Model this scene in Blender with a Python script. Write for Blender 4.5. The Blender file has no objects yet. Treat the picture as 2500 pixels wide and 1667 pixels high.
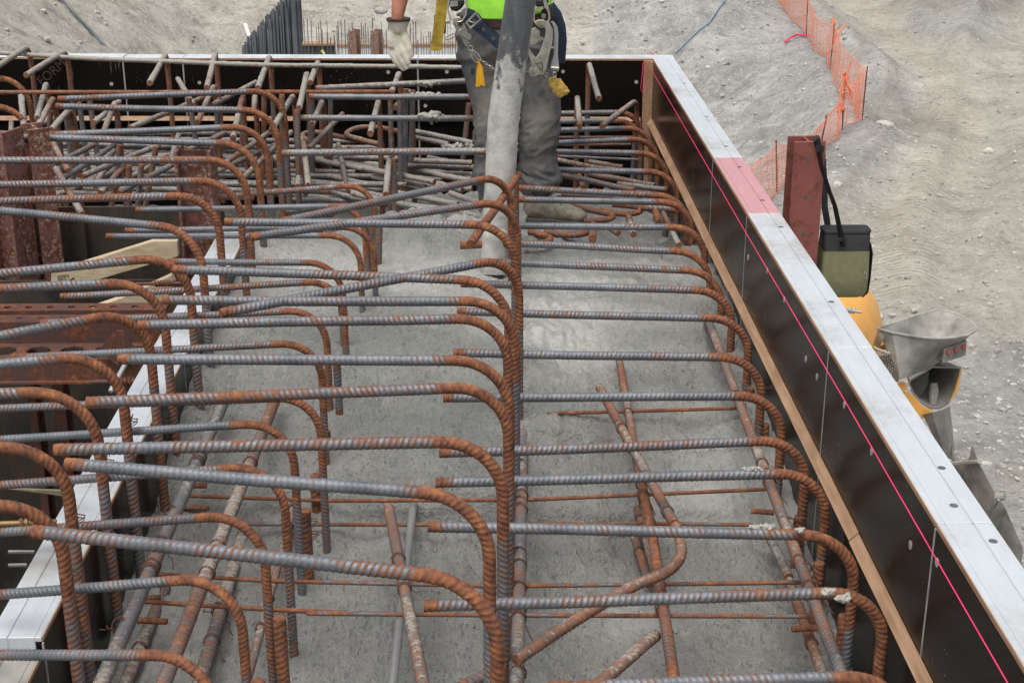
import bpy, bmesh, math, random
import numpy as np
from mathutils import Vector, Matrix

# ---------------------------------------------------------------- camera, light, exposure
scene = bpy.context.scene
R = math.radians
cd = bpy.data.cameras.new('camera')
cam = bpy.data.objects.new('camera', cd)
scene.collection.objects.link(cam)
scene.camera = cam
cam.location = (0, 0, 2.1)
cam.rotation_euler = (R(90 - 21.0), 0, R(-1.18))
cd.sensor_width = 36.0
cd.lens = 36.0 * 3605 / 2500
cd.clip_start = 0.05
cd.clip_end = 600

SUN_ELEV, SUN_AZ = 70.0, 205.0           # bright overcast, light from high behind the viewer
world = bpy.data.worlds.new('World')
scene.world = world
world.use_nodes = True
wn = world.node_tree
bg = wn.nodes['Background']
sky = wn.nodes.new('ShaderNodeTexSky')
sky.sky_type = 'NISHITA'
sky.sun_disc = False
sky.sun_elevation = R(SUN_ELEV)
sky.sun_rotation = R(SUN_AZ)
sky.air_density = 1.0
sky.dust_density = 6.0
sky.ozone_density = 1.0
hs = wn.nodes.new('ShaderNodeHueSaturation')   # cloud cover: the sky light is nearly grey
hs.inputs['Saturation'].default_value = 0.30
wn.links.new(sky.outputs[0], hs.inputs['Color'])
wn.links.new(hs.outputs[0], bg.inputs[0])
bg.inputs[1].default_value = 0.085
sd = bpy.data.lights.new('sun', 'SUN')
sun = bpy.data.objects.new('sun', sd)
scene.collection.objects.link(sun)
sd.energy = 1.5
sd.angle = R(50)
sd.color = (1.0, 0.965, 0.91)
az = R(SUN_AZ)
sv = Vector((math.sin(az) * math.cos(R(SUN_ELEV)), math.cos(az) * math.cos(R(SUN_ELEV)), math.sin(R(SUN_ELEV))))
sun.rotation_euler = sv.to_track_quat('Z', 'Y').to_euler()
sun.location = (0, -5, 20)
scene.view_settings.view_transform = 'Standard'
scene.view_settings.look = 'None'
scene.view_settings.gamma = 1.0
scene.view_settings.use_curve_mapping = False
scene.view_settings.exposure = 0.62

# ---------------------------------------------------------------- helpers
COL = scene.collection
rng = np.random.default_rng(7)
random.seed(7)


def tag(o, label=None, cat=None, group=None, kind=None):
    if label: o['label'] = label
    if cat: o['category'] = cat
    if group: o['group'] = group
    if kind: o['kind'] = kind
    return o


def empty(name, loc=(0, 0, 0), rz=0.0, label=None, cat=None, group=None):
    o = bpy.data.objects.new(name, None)
    o.empty_display_size = 0.1
    COL.objects.link(o)
    o.location = loc
    o.rotation_euler = (0, 0, rz)
    return tag(o, label, cat, group)


def link(name, me, mat=None, parent=None, loc=None):
    o = bpy.data.objects.new(name, me)
    COL.objects.link(o)
    if mat is not None and not me.materials:
        me.materials.append(mat)
    if parent is not None: o.parent = parent
    if loc is not None: o.location = loc
    return o


def np_mesh(name, v, f, smooth=True, attrs=None):
    """v (n,3), f list of arrays each (m,k)"""
    me = bpy.data.meshes.new(name)
    v = np.asarray(v, np.float32)
    me.vertices.add(len(v))
    me.vertices.foreach_set('co', v.ravel())
    loops = np.concatenate([np.asarray(a, np.int32).ravel() for a in f])
    sizes = np.concatenate([np.full(len(a), np.asarray(a).shape[1], np.int32) for a in f])
    starts = np.concatenate([[0], np.cumsum(sizes)[:-1]]).astype(np.int32)
    me.loops.add(len(loops))
    me.loops.foreach_set('vertex_index', loops)
    me.polygons.add(len(sizes))
    me.polygons.foreach_set('loop_start', starts)
    me.polygons.foreach_set('loop_total', sizes)
    me.polygons.foreach_set('use_smooth', np.full(len(sizes), smooth, bool))
    for k, a in (attrs or {}).items():
        at_ = me.attributes.new(k, 'FLOAT', 'POINT')
        at_.data.foreach_set('value', np.asarray(a, np.float32))
    me.update(calc_edges=True)
    me.validate()
    return me


class MB:
    """collects solids for one mesh"""
    def __init__(self):
        self.v = []; self.f = []; self.sm = []

    def add(self, vs, fs, smooth=False):
        o = len(self.v)
        self.v += [tuple(map(float, p)) for p in vs]
        self.f += [tuple(i + o for i in q) for q in fs]
        self.sm += [smooth] * len(fs)
        return self

    def box(self, a, b):
        (x0, y0, z0), (x1, y1, z1) = a, b
        return self.add([(x0, y0, z0), (x1, y0, z0), (x1, y1, z0), (x0, y1, z0), (x0, y0, z1), (x1, y0, z1), (x1, y1, z1), (x0, y1, z1)],
                        [(0, 3, 2, 1), (4, 5, 6, 7), (0, 1, 5, 4), (1, 2, 6, 5), (2, 3, 7, 6), (3, 0, 4, 7)])

    def obox(self, o, u, v, w):
        """oriented box: corner o, edge vectors u v w"""
        o, u, v, w = (np.array(t, float) for t in (o, u, v, w))
        P = [o, o + u, o + u + v, o + v, o + w, o + u + w, o + u + v + w, o + v + w]
        return self.add(P, [(0, 3, 2, 1), (4, 5, 6, 7), (0, 1, 5, 4), (1, 2, 6, 5), (2, 3, 7, 6), (3, 0, 4, 7)])

    def tube(self, pts, r, n=8, cap=True, flat=1.0, smooth=True, up=None):
        """tube along pts; r scalar or list; flat squashes the second axis"""
        pts = [np.array(p, float) for p in pts]
        m = len(pts)
        rs = [r] * m if np.isscalar(r) else list(r)
        T = []
        for i in range(m):
            d = pts[min(i + 1, m - 1)] - pts[max(i - 1, 0)]
            T.append(d / (np.linalg.norm(d) + 1e-12))
        a = np.array(up, float) if up is not None else (np.array([0, 0, 1.]) if abs(T[0][2]) < .9 else np.array([0, 1., 0]))
        ring = []
        for i in range(m):
            b = a - T[i] * (a @ T[i]); b /= np.linalg.norm(b) + 1e-12
            c = np.cross(T[i], b)
            a = b
            rr = rs[i]
            rb, rc = (rr, rr * flat) if np.isscalar(rr) else rr
            for k in range(n):
                t = 2 * math.pi * k / n
                ring.append(pts[i] + b * rb * math.cos(t) + c * rc * math.sin(t))
        fs = []
        for i in range(m - 1):
            for k in range(n):
                k2 = (k + 1) % n
                fs.append((i * n + k, i * n + k2, (i + 1) * n + k2, (i + 1) * n + k))
        self.add(ring, fs, smooth)
        if cap:
            o = len(self.v) - len(ring)
            self.f.append(tuple(o + k for k in reversed(range(n)))); self.sm.append(False)
            self.f.append(tuple(o + (m - 1) * n + k for k in range(n))); self.sm.append(False)
        return self

    def plate(self, outline, depth):
        """solid from a planar 3-D outline pushed along vector depth"""
        P = [np.array(p, float) for p in outline]
        d = np.array(depth, float)
        n = len(P)
        fs = [tuple(reversed(range(n))), tuple(range(n, 2 * n))]
        fs += [(i, (i + 1) % n, n + (i + 1) % n, n + i) for i in range(n)]
        return self.add(P + [p + d for p in P], fs)

    def ring(self, outer, inner, depth):
        """solid frame between two outlines with equal point counts"""
        O = [np.array(p, float) for p in outer]; I = [np.array(p, float) for p in inner]
        d = np.array(depth, float); n = len(O)
        V = O + I + [p + d for p in O] + [p + d for p in I]
        fs = []
        for i in range(n):
            j = (i + 1) % n
            fs += [(i, n + i, n + j, j), (2 * n + i, 2 * n + j, 3 * n + j, 3 * n + i), (i, j, 2 * n + j, 2 * n + i), (n + i, 3 * n + i, 3 * n + j, n + j)]
        return self.add(V, fs)

    def disc(self, c, nrm, r, t, n=12):
        c = np.array(c, float); nrm = np.array(nrm, float); nrm /= np.linalg.norm(nrm)
        return self.tube([c, c + nrm * t], r, n=n, smooth=False)

    def build(self, name, mat=None, parent=None, loc=None, bevel=0.0, recalc=True):
        me = bpy.data.meshes.new(name)
        me.from_pydata(self.v, [], self.f)
        me.polygons.foreach_set('use_smooth', self.sm)
        if recalc or bevel:
            bm = bmesh.new(); bm.from_mesh(me)
            if recalc: bmesh.ops.recalc_face_normals(bm, faces=bm.faces)
            if bevel:
                es = [e for e in bm.edges if len(e.link_faces) == 2 and e.calc_face_angle(0) > 0.7]
                bmesh.ops.bevel(bm, geom=es, offset=bevel, segments=1, affect='EDGES', profile=.5)
            bm.to_mesh(me); bm.free()
        if any(self.sm): me.set_sharp_from_angle(angle=math.radians(38))
        me.update()
        return link(name, me, mat, parent, loc)


def hash_noise(seed):
    g = np.random.default_rng(seed)
    N = 64
    tab = g.random((N, N, N)).astype(np.float32)

    def f(x, y, z=None):
        x = np.asarray(x, float); y = np.asarray(y, float)
        z = np.zeros_like(x) if z is None else np.asarray(z, float)
        xi = np.floor(x); yi = np.floor(y); zi = np.floor(z)
        def s(t): return t * t * (3 - 2 * t)
        fx, fy, fz = s(x - xi), s(y - yi), s(z - zi)
        xi = xi.astype(int) % N; yi = yi.astype(int) % N; zi = zi.astype(int) % N
        x1 = (xi + 1) % N; y1 = (yi + 1) % N; z1 = (zi + 1) % N
        def L(a, b, t): return a + (b - a) * t
        return L(L(L(tab[xi, yi, zi], tab[x1, yi, zi], fx), L(tab[xi, y1, zi], tab[x1, y1, zi], fx), fy),
                 L(L(tab[xi, yi, z1], tab[x1, yi, z1], fx), L(tab[xi, y1, z1], tab[x1, y1, z1], fx), fy), fz) - .5
    return f


vn = hash_noise(3)


def fbm(x, y, z=None, oct=4, lac=2.03, gain=.5):
    s = 0; a = 1.0
    for i in range(oct):
        s = s + a * vn(x + 17.3 * i, y + 5.1 * i, z)
        x = x * lac; y = y * lac
        z = z * lac if z is not None else None
        a *= gain
    return s


# ---------------------------------------------------------------- materials
class NB:
    def __init__(self, name):
        self.m = bpy.data.materials.new(name)
        self.m.use_nodes = True
        self.t = self.m.node_tree
        self.p = self.t.nodes['Principled BSDF']
        g = self.n('ShaderNodeNewGeometry')
        self.pos = g.outputs['Position']
        self.geo = g

    def n(self, kind, **kw):
        x = self.t.nodes.new(kind)
        for k, v in kw.items(): setattr(x, k, v)
        return x

    def l(self, a, b): self.t.links.new(a, b)

    def val(self, sock, v):
        if hasattr(v, 'is_linked') or isinstance(v, bpy.types.NodeSocket): self.l(v, sock)
        else: sock.default_value = v

    def scaled(self, s, rot=None):
        x = self.n('ShaderNodeMapping')
        self.l(self.pos, x.inputs[0])
        x.inputs['Scale'].default_value = s
        if rot: x.inputs['Rotation'].default_value = rot
        return x.outputs[0]

    def noise(self, scale, detail=4, rough=.55, vec=None, dist=0.0):
        x = self.n('ShaderNodeTexNoise')
        self.l(vec if vec is not None else self.pos, x.inputs['Vector'])
        x.inputs['Scale'].default_value = scale
        x.inputs['Detail'].default_value = detail
        x.inputs['Roughness'].default_value = rough
        x.inputs['Distortion'].default_value = dist
        return x.outputs['Fac']

    def voro(self, scale, vec=None, feature='F1', out='Distance'):
        x = self.n('ShaderNodeTexVoronoi', feature=feature)
        self.l(vec if vec is not None else self.pos, x.inputs['Vector'])
        x.inputs['Scale'].default_value = scale
        return x.outputs[out]

    def ramp(self, fac, stops):
        x = self.n('ShaderNodeValToRGB')
        self.l(fac, x.inputs[0])
        e = x.color_ramp.elements
        while len(e) < len(stops): e.new(.5)
        for el, (p, c) in zip(e, stops):
            el.position = p
            el.color = (*c, 1) if not np.isscalar(c) else (c, c, c, 1)
        return x.outputs[0]

    def math(self, op, a, b=0.0, clamp=False):
        x = self.n('ShaderNodeMath', operation=op, use_clamp=clamp)
        self.val(x.inputs[0], a); self.val(x.inputs[1], b)
        return x.outputs[0]

    def mix(self, f, a, b, blend='MIX'):
        x = self.n('ShaderNodeMix', data_type='RGBA', blend_type=blend)
        self.val(x.inputs[0], f)
        for s, v in ((x.inputs[6], a), (x.inputs[7], b)):
            if isinstance(v, bpy.types.NodeSocket): self.l(v, s)
            else: s.default_value = (*v, 1)
        return x.outputs[2]

    def attr(self, name):
        x = self.n('ShaderNodeAttribute', attribute_name=name)
        return x.outputs['Fac']

    def step(self, a, lo, hi):
        x = self.n('ShaderNodeMapRange', interpolation_type='SMOOTHSTEP')
        self.val(x.inputs[0], a)
        x.inputs[1].default_value = lo; x.inputs[2].default_value = hi
        return x.outputs[0]

    def bump(self, h, strength=.5, dist=.01, nrm=None):
        x = self.n('ShaderNodeBump')
        x.inputs['Strength'].default_value = strength
        x.inputs['Distance'].default_value = dist
        self.l(h, x.inputs['Height'])
        if nrm is not None: self.l(nrm, x.inputs['Normal'])
        return x.outputs[0]

    def done(self, col, rough=.6, metal=0.0, nrm=None, spec=None):
        self.val(self.p.inputs['Base Color'], col if isinstance(col, bpy.types.NodeSocket) else (*col, 1))
        self.val(self.p.inputs['Roughness'], rough)
        self.val(self.p.inputs['Metallic'], metal)
        if spec is not None: self.p.inputs['Specular IOR Level'].default_value = spec
        if nrm is not None: self.l(nrm, self.p.inputs['Normal'])
        return self.m


M = {}


def simple(key, col, rough=.6, metal=0.0, var=.25, scale=20, bump=0.0, bscale=60, spec=None):
    b = NB(key)
    n = b.noise(scale, 4, .6)
    lo = tuple(c * (1 - var) for c in col); hi = tuple(min(1, c * (1 + var)) for c in col)
    c = b.ramp(n, [(.3, lo), (.7, hi)])
    nr = b.bump(b.noise(bscale, 4, .6), .6, bump) if bump else None
    M[key] = b.done(c, rough, metal, nr, spec)
    return M[key]


def mat_rebar():
    b = NB('rebar_steel')
    r, rib, cem = b.attr('rust'), b.attr('rib'), b.attr('cem')
    n1 = b.noise(38, 5, .65); n2 = b.noise(9, 3, .6); n3 = b.noise(140, 3, .6)
    k = b.math('ADD', b.math('SUBTRACT', r, .08), b.math('MULTIPLY', b.math('SUBTRACT', n1, .5), 1.3))
    k = b.math('ADD', k, b.math('MULTIPLY', b.math('SUBTRACT', n2, .5), .9))
    k = b.math('ADD', k, b.math('MULTIPLY', rib, .30))
    rf = b.step(k, .34, .66)
    steel = b.ramp(n2, [(.3, (.115, .125, .14)), (.7, (.225, .242, .268))])
    rust = b.ramp(b.math('ADD', b.math('MULTIPLY', n1, .6), b.math('MULTIPLY', b.noise(75, 4, .7), .4)),
                  [(.34, (.070, .030, .020)), (.45, (.150, .058, .032)), (.55, (.240, .092, .042)), (.68, (.38, .17, .060))])
    rust = b.mix(b.math('SUBTRACT', 1.0, b.step(r, .35, .75)), rust, b.mix(.55, rust, (.115, .062, .042)))
    col = b.mix(rf, steel, rust)
    cf = b.step(b.math('ADD', cem, b.math('MULTIPLY', b.math('SUBTRACT', b.noise(48, 5, .75), .5), 2.6)), .56, .66)
    cf = b.math('MULTIPLY', cf, b.math('SUBTRACT', 1.0, b.math('MULTIPLY', rib, .55)))
    col = b.mix(b.math('MULTIPLY', cem, .55), col, (.27, .235, .205))
    cc = b.ramp(n3, [(.3, (.24, .228, .20)), (.7, (.44, .425, .385))])
    col = b.mix(cf, col, cc)
    rough = b.math('ADD', b.math('MULTIPLY', rf, .34), b.math('ADD', .52, b.math('MULTIPLY', cf, .15)), True)
    metal = b.math('MULTIPLY', b.math('MULTIPLY', b.math('SUBTRACT', 1.0, rf), .35), b.math('SUBTRACT', 1.0, cf), True)
    nr = b.bump(b.math('ADD', n3, b.math('MULTIPLY', cf, b.noise(90, 4, .7))), .5, .0025)
    M['rebar'] = b.done(col, rough, metal, nr)


def mat_concrete():
    b = NB('wet_concrete')
    wet = b.attr('wet')
    n1 = b.noise(3.2, 5, .6); n2 = b.noise(26, 6, .72); n3 = b.noise(120, 4, .7)
    st = b.noise(70, 3, .6, vec=b.scaled((1, .35, 1), (0, 0, .5)))
    c = b.ramp(b.math('ADD', b.math('MULTIPLY', n1, .55), b.math('MULTIPLY', n2, .45)), [(.34, (.275, .279, .262)), (.5, (.37, .373, .352)), (.66, (.475, .477, .452))])
    pits = b.step(b.math('ADD', st, b.math('MULTIPLY', n2, .35)), .57, .47)
    pits = b.math('MULTIPLY', pits, b.math('SUBTRACT', 1.0, b.math('MULTIPLY', wet, .8)))
    spot = b.math('MULTIPLY', b.step(b.noise(85, 4, .75, vec=b.scaled((1, .55, 1), (0, 0, .4))), .455, .375), b.step(n2, .36, .56))
    c = b.mix(b.math('MULTIPLY', spot, b.math('SUBTRACT', .75, b.math('MULTIPLY', wet, .6))), c, (.115, .112, .10))
    h = b.math('ADD', b.math('MULTIPLY', n2, .7), b.math('ADD', b.math('MULTIPLY', n3, .55), b.math('MULTIPLY', st, .55)))
    rough = b.math('SUBTRACT', b.math('ADD', .24, b.math('MULTIPLY', n2, .34)), b.math('MULTIPLY', wet, .18), True)
    bs = b.n('ShaderNodeBump'); bs.inputs['Distance'].default_value = .034
    b.l(h, bs.inputs['Height']); b.l(b.math('SUBTRACT', 1.0, b.math('MULTIPLY', wet, .6)), bs.inputs['Strength'])
    M['concrete'] = b.done(c, rough, 0, bs.outputs[0], .5)


def mat_terrain():
    b = NB('excavated_ground')
    tan, tr, cle, slo = b.attr('tan'), b.attr('track'), b.attr('cleat'), b.attr('slope')
    n0 = b.noise(.22, 5, .6); n1 = b.noise(.9, 7, .68); n2 = b.noise(6, 6, .75); n3 = b.noise(22, 5, .75)
    k = b.math('ADD', b.math('MULTIPLY', n1, .5), b.math('ADD', b.math('MULTIPLY', n2, .28), b.math('MULTIPLY', n3, .22)))
    gray = b.ramp(k, [(.37, (.205, .203, .192)), (.5, (.355, .351, .334)), (.62, (.51, .505, .483))])
    tanc = b.ramp(k, [(.37, (.26, .245, .21)), (.5, (.42, .40, .35)), (.62, (.565, .545, .49))])
    f = b.step(b.math('ADD', tan, b.math('MULTIPLY', b.math('SUBTRACT', n0, .5), 1.2)), .3, .7)
    c = b.mix(f, gray, tanc)
    c = b.mix(b.math('MULTIPLY', tr, .85), c, b.ramp(k, [(.37, (.30, .28, .23)), (.62, (.55, .52, .445))]))
    strat = b.noise(1.0, 6, .7, vec=b.scaled((.35, 2.4, 2.4), (0, 0, .75)), dist=.3)
    c = b.mix(b.math('MULTIPLY', b.math('MULTIPLY', b.step(strat, .47, .36), .6), slo), c, (.20, .195, .18))
    c = b.mix(b.math('MULTIPLY', b.math('MULTIPLY', b.step(strat, .55, .66), .5), slo), c, (.58, .56, .51))
    # pebbles of different rock
    v1 = b.n('ShaderNodeTexVoronoi'); b.l(b.pos, v1.inputs['Vector']); v1.inputs['Scale'].default_value = 11
    sepc = b.n('ShaderNodeSeparateColor'); b.l(v1.outputs['Color'], sepc.inputs[0])
    peb = b.math('MULTIPLY', b.step(v1.outputs['Distance'], .42, .30), b.step(sepc.outputs[0], .55, .62))
    c = b.mix(b.math('MULTIPLY', peb, .6), c, b.ramp(sepc.outputs[1], [(.15, (.20, .20, .195)), (.5, (.45, .44, .41)), (.9, (.60, .59, .565))]))
    v2 = b.voro(4.5); pk = b.math('MULTIPLY', b.step(v2, .16, .10), b.step(n2, .5, .56))
    c = b.mix(b.math('MULTIPLY', pk, .8), c, (.60, .59, .565))
    c = b.mix(b.math('MULTIPLY', b.step(n2, .43, .34), .5), c, (.25, .24, .21))
    damp_shade = b.step(b.math('ADD', b.attr('damp_shade'), b.math('MULTIPLY', b.math('SUBTRACT', n1, .5), 1.4)), .22, .62)  # mask mixes damp soil with painted berm shadow
    c = b.mix(b.math('MULTIPLY', damp_shade, .6), c, b.ramp(k, [(.37, (.14, .128, .104)), (.62, (.34, .315, .27))]))
    cl = b.n('ShaderNodeMath', operation='SINE'); b.l(cle, cl.inputs[0])
    clm = b.math('MULTIPLY', b.math('MULTIPLY', cl.outputs[0], tr), b.step(b.noise(1.6, 3, .6), .42, .56))
    h = b.math('ADD', b.math('ADD', b.math('MULTIPLY', n2, .8), b.math('MULTIPLY', n3, .85)), b.math('ADD', b.math('MULTIPLY', clm, .42), b.math('MULTIPLY', peb, .25)))
    M['terrain'] = b.done(c, .95, 0, b.bump(h, .8, .075), .2)


def mat_aluminium(key, base, dirty=.25):
    b = NB(key)
    n1 = b.noise(7, 4, .6, vec=b.scaled((6, 1, 1))); n2 = b.noise(45, 4, .7); n3 = b.noise(3, 3, .6)
    c = b.ramp(n1, [(.3, tuple(x * .9 for x in base)), (.7, base)])
    d = b.step(b.math('ADD', n3, b.math('MULTIPLY', n2, .35)), .66, .9)
    c = b.mix(b.math('MULTIPLY', d, dirty * 2.2), c, (.38, .36, .33))
    nr = b.bump(n2, .25, .002)
    M[key] = b.done(c, b.math('ADD', .38, b.math('MULTIPLY', n2, .3)), .25, nr, .5)


def mat_ply():
    b = NB('phenolic_plywood')
    n1 = b.noise(5, 4, .6); n2 = b.noise(60, 4, .7)
    sm = b.noise(16, 4, .65, vec=b.scaled((5, 5, .35)))
    c = b.ramp(n1, [(.3, (.0065, .0055, .005)), (.7, (.011, .009, .008))])
    z = b.n('ShaderNodeSeparateXYZ'); b.l(b.pos, z.inputs[0])
    d = b.step(b.math('ADD', sm, b.math('MULTIPLY', b.noise(2.2, 3, .6), .7)), 1.06, 1.22)
    c = b.mix(b.math('MULTIPLY', d, .55), c, (.34, .33, .32))
    sp = b.math('MULTIPLY', b.step(b.voro(55), .13, .06), b.step(b.noise(3.5, 3, .6), .52, .62))
    c = b.mix(sp, c, (.42, .41, .39))
    M['ply'] = b.done(c, b.math('ADD', b.math('ADD', .20, b.math('MULTIPLY', n1, .05)), b.math('MULTIPLY', d, .4)), 0, b.bump(n2, .10, .0006), .10)


def mat_wood(key, a, bb, scale=1.0, vecscale=(14, 1.2, 14)):
    b = NB(key)
    g = b.noise(4 * scale, 5, .6, vec=b.scaled(vecscale), dist=.6)
    n = b.noise(9, 3, .6)
    c = b.ramp(b.math('ADD', b.math('MULTIPLY', g, .7), b.math('MULTIPLY', n, .3)), [(.35, a), (.65, bb)])
    M[key] = b.done(c, .75, 0, b.bump(g, .3, .003), .3)


def mat_redsteel(key, paint, worn, amount=.5, wl=.82):
    b = NB(key)
    n1 = b.noise(11, 6, .75); n2 = b.noise(55, 6, .75); n3 = b.noise(3.5, 4, .6)
    p = b.ramp(n3, [(.3, tuple(x * .75 for x in paint)), (.7, paint)])
    rust = b.ramp(n2, [(.3, (.06, .024, .016)), (.5, (.14, .05, .028)), (.7, (.26, .105, .045))])
    c = b.mix(b.step(b.math('ADD', n1, amount - .5), .45, .62), p, rust)
    c = b.mix(b.step(b.math('ADD', n2, b.math('MULTIPLY', n1, .4)), wl, wl + .16), c, worn)
    M[key] = b.done(c, .68, 0, b.bump(n2, .35, .004), .4)


def mat_denim():
    b = NB('grey_denim')
    fade = b.attr('fade')
    n1 = b.noise(9, 4, .6); n2 = b.noise(300, 2, .5); n3 = b.noise(30, 4, .65)
    base = b.ramp(b.math('ADD', b.math('MULTIPLY', n1, .6), b.math('MULTIPLY', n3, .4)), [(.32, (.072, .074, .079)), (.68, (.205, .205, .207))])
    c = b.mix(b.math('MULTIPLY', fade, b.step(b.math('ADD', n1, b.math('MULTIPLY', n3, .4)), .42, .85)), base, (.31, .28, .225))
    M['denim'] = b.done(c, .9, 0, b.bump(b.math('ADD', n2, n3), .5, .004), .15)


def mat_hose():
    b = NB('rubber_hose')
    z = b.n('ShaderNodeSeparateXYZ'); b.l(b.pos, z.inputs[0])
    n1 = b.noise(14, 5, .65); n2 = b.noise(60, 4, .7); ns = b.noise(18, 4, .6, vec=b.scaled((1, 1, .25)))
    rub = b.ramp(ns, [(.3, (.06, .066, .073)), (.55, (.11, .118, .126)), (.75, (.19, .195, .195))])
    edge = b.math('ADD', z.outputs[2], b.math('MULTIPLY', b.math('SUBTRACT', n1, .5), .95))
    f = b.step(edge, 1.06, .98)
    cem = b.ramp(n1, [(.33, (.34, .335, .31)), (.5, (.48, .475, .45)), (.68, (.56, .555, .53))])
    c = b.mix(f, rub, cem)
    M['hose'] = b.done(c, b.math('ADD', .42, b.math('MULTIPLY', f, .45)), 0, b.bump(b.math('ADD', n2, b.math('MULTIPLY', f, n1)), .5, .006), .4)


mat_rebar(); mat_concrete(); mat_terrain()
mat_aluminium('aluminium', (.60, .642, .685), .3); mat_aluminium('aluminium_pink', (.62, .33, .36), .1); mat_aluminium('zinc', (.45, .46, .46), .4)
mat_ply(); mat_denim(); mat_hose()
mat_wood('chamfer_wood', (.27, .155, .09), (.46, .29, .185))
mat_wood('lumber', (.40, .31, .20), (.62, .52, .37), 1.0, (2, 9, 9))
mat_redsteel('red_pile', (.30, .098, .082), (.42, .33, .31), .47, .86)
mat_redsteel('old_pile', (.24, .115, .108), (.40, .35, .335), .56, .72); mat_redsteel('far_pile', (.22, .12, .08), (.42, .36, .30), .5, .68)
mat_redsteel('waler', (.105, .058, .052), (.40, .33, .31), .54, .84)
b = NB('rust_plate')
_n = b.noise(3.0, 5, .65); _s = b.noise(8, 5, .7, vec=b.scaled((1.6, 1.6, .5)))
M['rust_plate'] = b.done(b.ramp(b.math('ADD', b.math('MULTIPLY', _n, .55), b.math('MULTIPLY', _s, .45)), [(.38, (.028, .026, .025)), (.52, (.068, .056, .044)), (.66, (.15, .082, .042))]), .6, .2, b.bump(_s, .2, .004))
simple('plug', (.36, .37, .37), .4); simple('hole', (.10, .10, .105), .7); simple('strip_grey', (.34, .34, .34), .45)
simple('wire', (.10, .045, .03), .7); simple('pink_string', (.85, .04, .16), .5, var=.1)
simple('net', (.90, .26, .14), .5, var=.2); simple('stone', (.40, .39, .36), .9, var=.35, scale=3, bump=.01, bscale=12)
simple('skin', (.40, .17, .11), .5, var=.15, scale=30); simple('shirt', (.36, .85, .07), .75, var=.12, scale=14)
simple('glove', (.60, .565, .47), .75, var=.22, scale=22, bump=.002, bscale=110); simple('brown_leather', (.05, .022, .018), .5, var=.35)
simple('navy_web', (.018, .034, .062), .7, var=.3, scale=60); simple('yellow_web', (.42, .30, .035), .75, var=.4, scale=26)
simple('tag_yellow', (.75, .40, .015), .5, var=.15); simple('black_pad', (.022, .022, .025), .75, var=.4, scale=50)
simple('chrome', (.52, .50, .47), .3, .85, var=.2); simple('bright_rod', (.48, .48, .48), .32, .7, var=.1); simple('zinc_gold', (.50, .49, .42), .38, .6, var=.28, scale=30)
simple('boot', (.20, .18, .14), .75, var=.35, scale=35, bump=.003, bscale=90); simple('sole', (.07, .065, .058), .8, var=.3); simple('lace', (.06, .055, .05), .8)
simple('tan_glove', (.52, .34, .08), .85, var=.35, scale=45, bump=.004, bscale=120)
simple('bag_green', (.215, .215, .115), .8, var=.12, scale=40); simple('bag_black', (.020, .019, .022), .7, var=.3); simple('brass', (.24, .155, .075), .5, .4); simple('dull_rod', (.22, .22, .22), .45, .4)
simple('truck_orange', (.82, .42, .10), .45, var=.12, scale=4); simple('truck_grey', (.30, .292, .268), .65, var=.42, scale=5, bump=.004, bscale=30); simple('truck_dark', (.055, .06, .058), .7, var=.4, scale=5); simple('red_lamp', (.45, .09, .07), .35)
simple('tyre', (.03, .03, .03), .85); simple('white_paint', (.74, .74, .72), .6, var=.1); simple('blue_rope', (.22, .30, .44), .6); simple('faded_web', (.16, .155, .10), .8, var=.3); simple('letters', (.16, .15, .145), .6); simple('brown_letters', (.052, .036, .029), .4)
simple('far_rebar', (.115, .125, .145), .7, var=.4, scale=2.0); simple('hat', (.75, .72, .66), .4); simple('hair', (.05, .035, .025), .8); simple('stamp_ink', (.05, .045, .04), .8)
simple('cem_lump', (.37, .36, .325), .9, var=.25, scale=60, bump=.008, bscale=90); simple('yellow_paint', (.75, .62, .05), .6)

CREST = np.array([(11.058, 60.043), (9.806, 50.433), (9.198, 41.945), (8.916, 37.645), (8.608, 32.864), (7.773, 31.211), (6.713, 28.812), (5.305, 25.586), (3.705, 22.986), (2.705, 16.586), (2.205, 6.586)])   # edge of the excavation, where the safety fence stands (x, y), far to near


def seg_dist(X, Y, P):
    """distance, signed side (+ = left when walking from the far end to the near end), arclength"""
    best = np.full(np.shape(X), 1e9); side = np.zeros(np.shape(X)); arc = np.zeros(np.shape(X)); s0 = 0.0
    for a, b_ in zip(P[:-1], P[1:]):
        d = b_ - a; L = np.hypot(*d)
        t = np.clip(((X - a[0]) * d[0] + (Y - a[1]) * d[1]) / L ** 2, 0, 1)
        dx = X - a[0] - t * d[0]; dy = Y - a[1] - t * d[1]
        q = np.hypot(dx, dy)
        c = d[0] * (Y - a[1]) - d[1] * (X - a[0])
        m = q < best
        best = np.where(m, q, best); side = np.where(m, -np.sign(c), side); arc = np.where(m, s0 + t * L, arc)
        s0 += L
    return best, side, arc


def smin(a, b_, k):
    h = np.clip(.5 + .5 * (b_ - a) / k, 0, 1)
    return b_ + (a - b_) * h - k * h * (1 - h)


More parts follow.
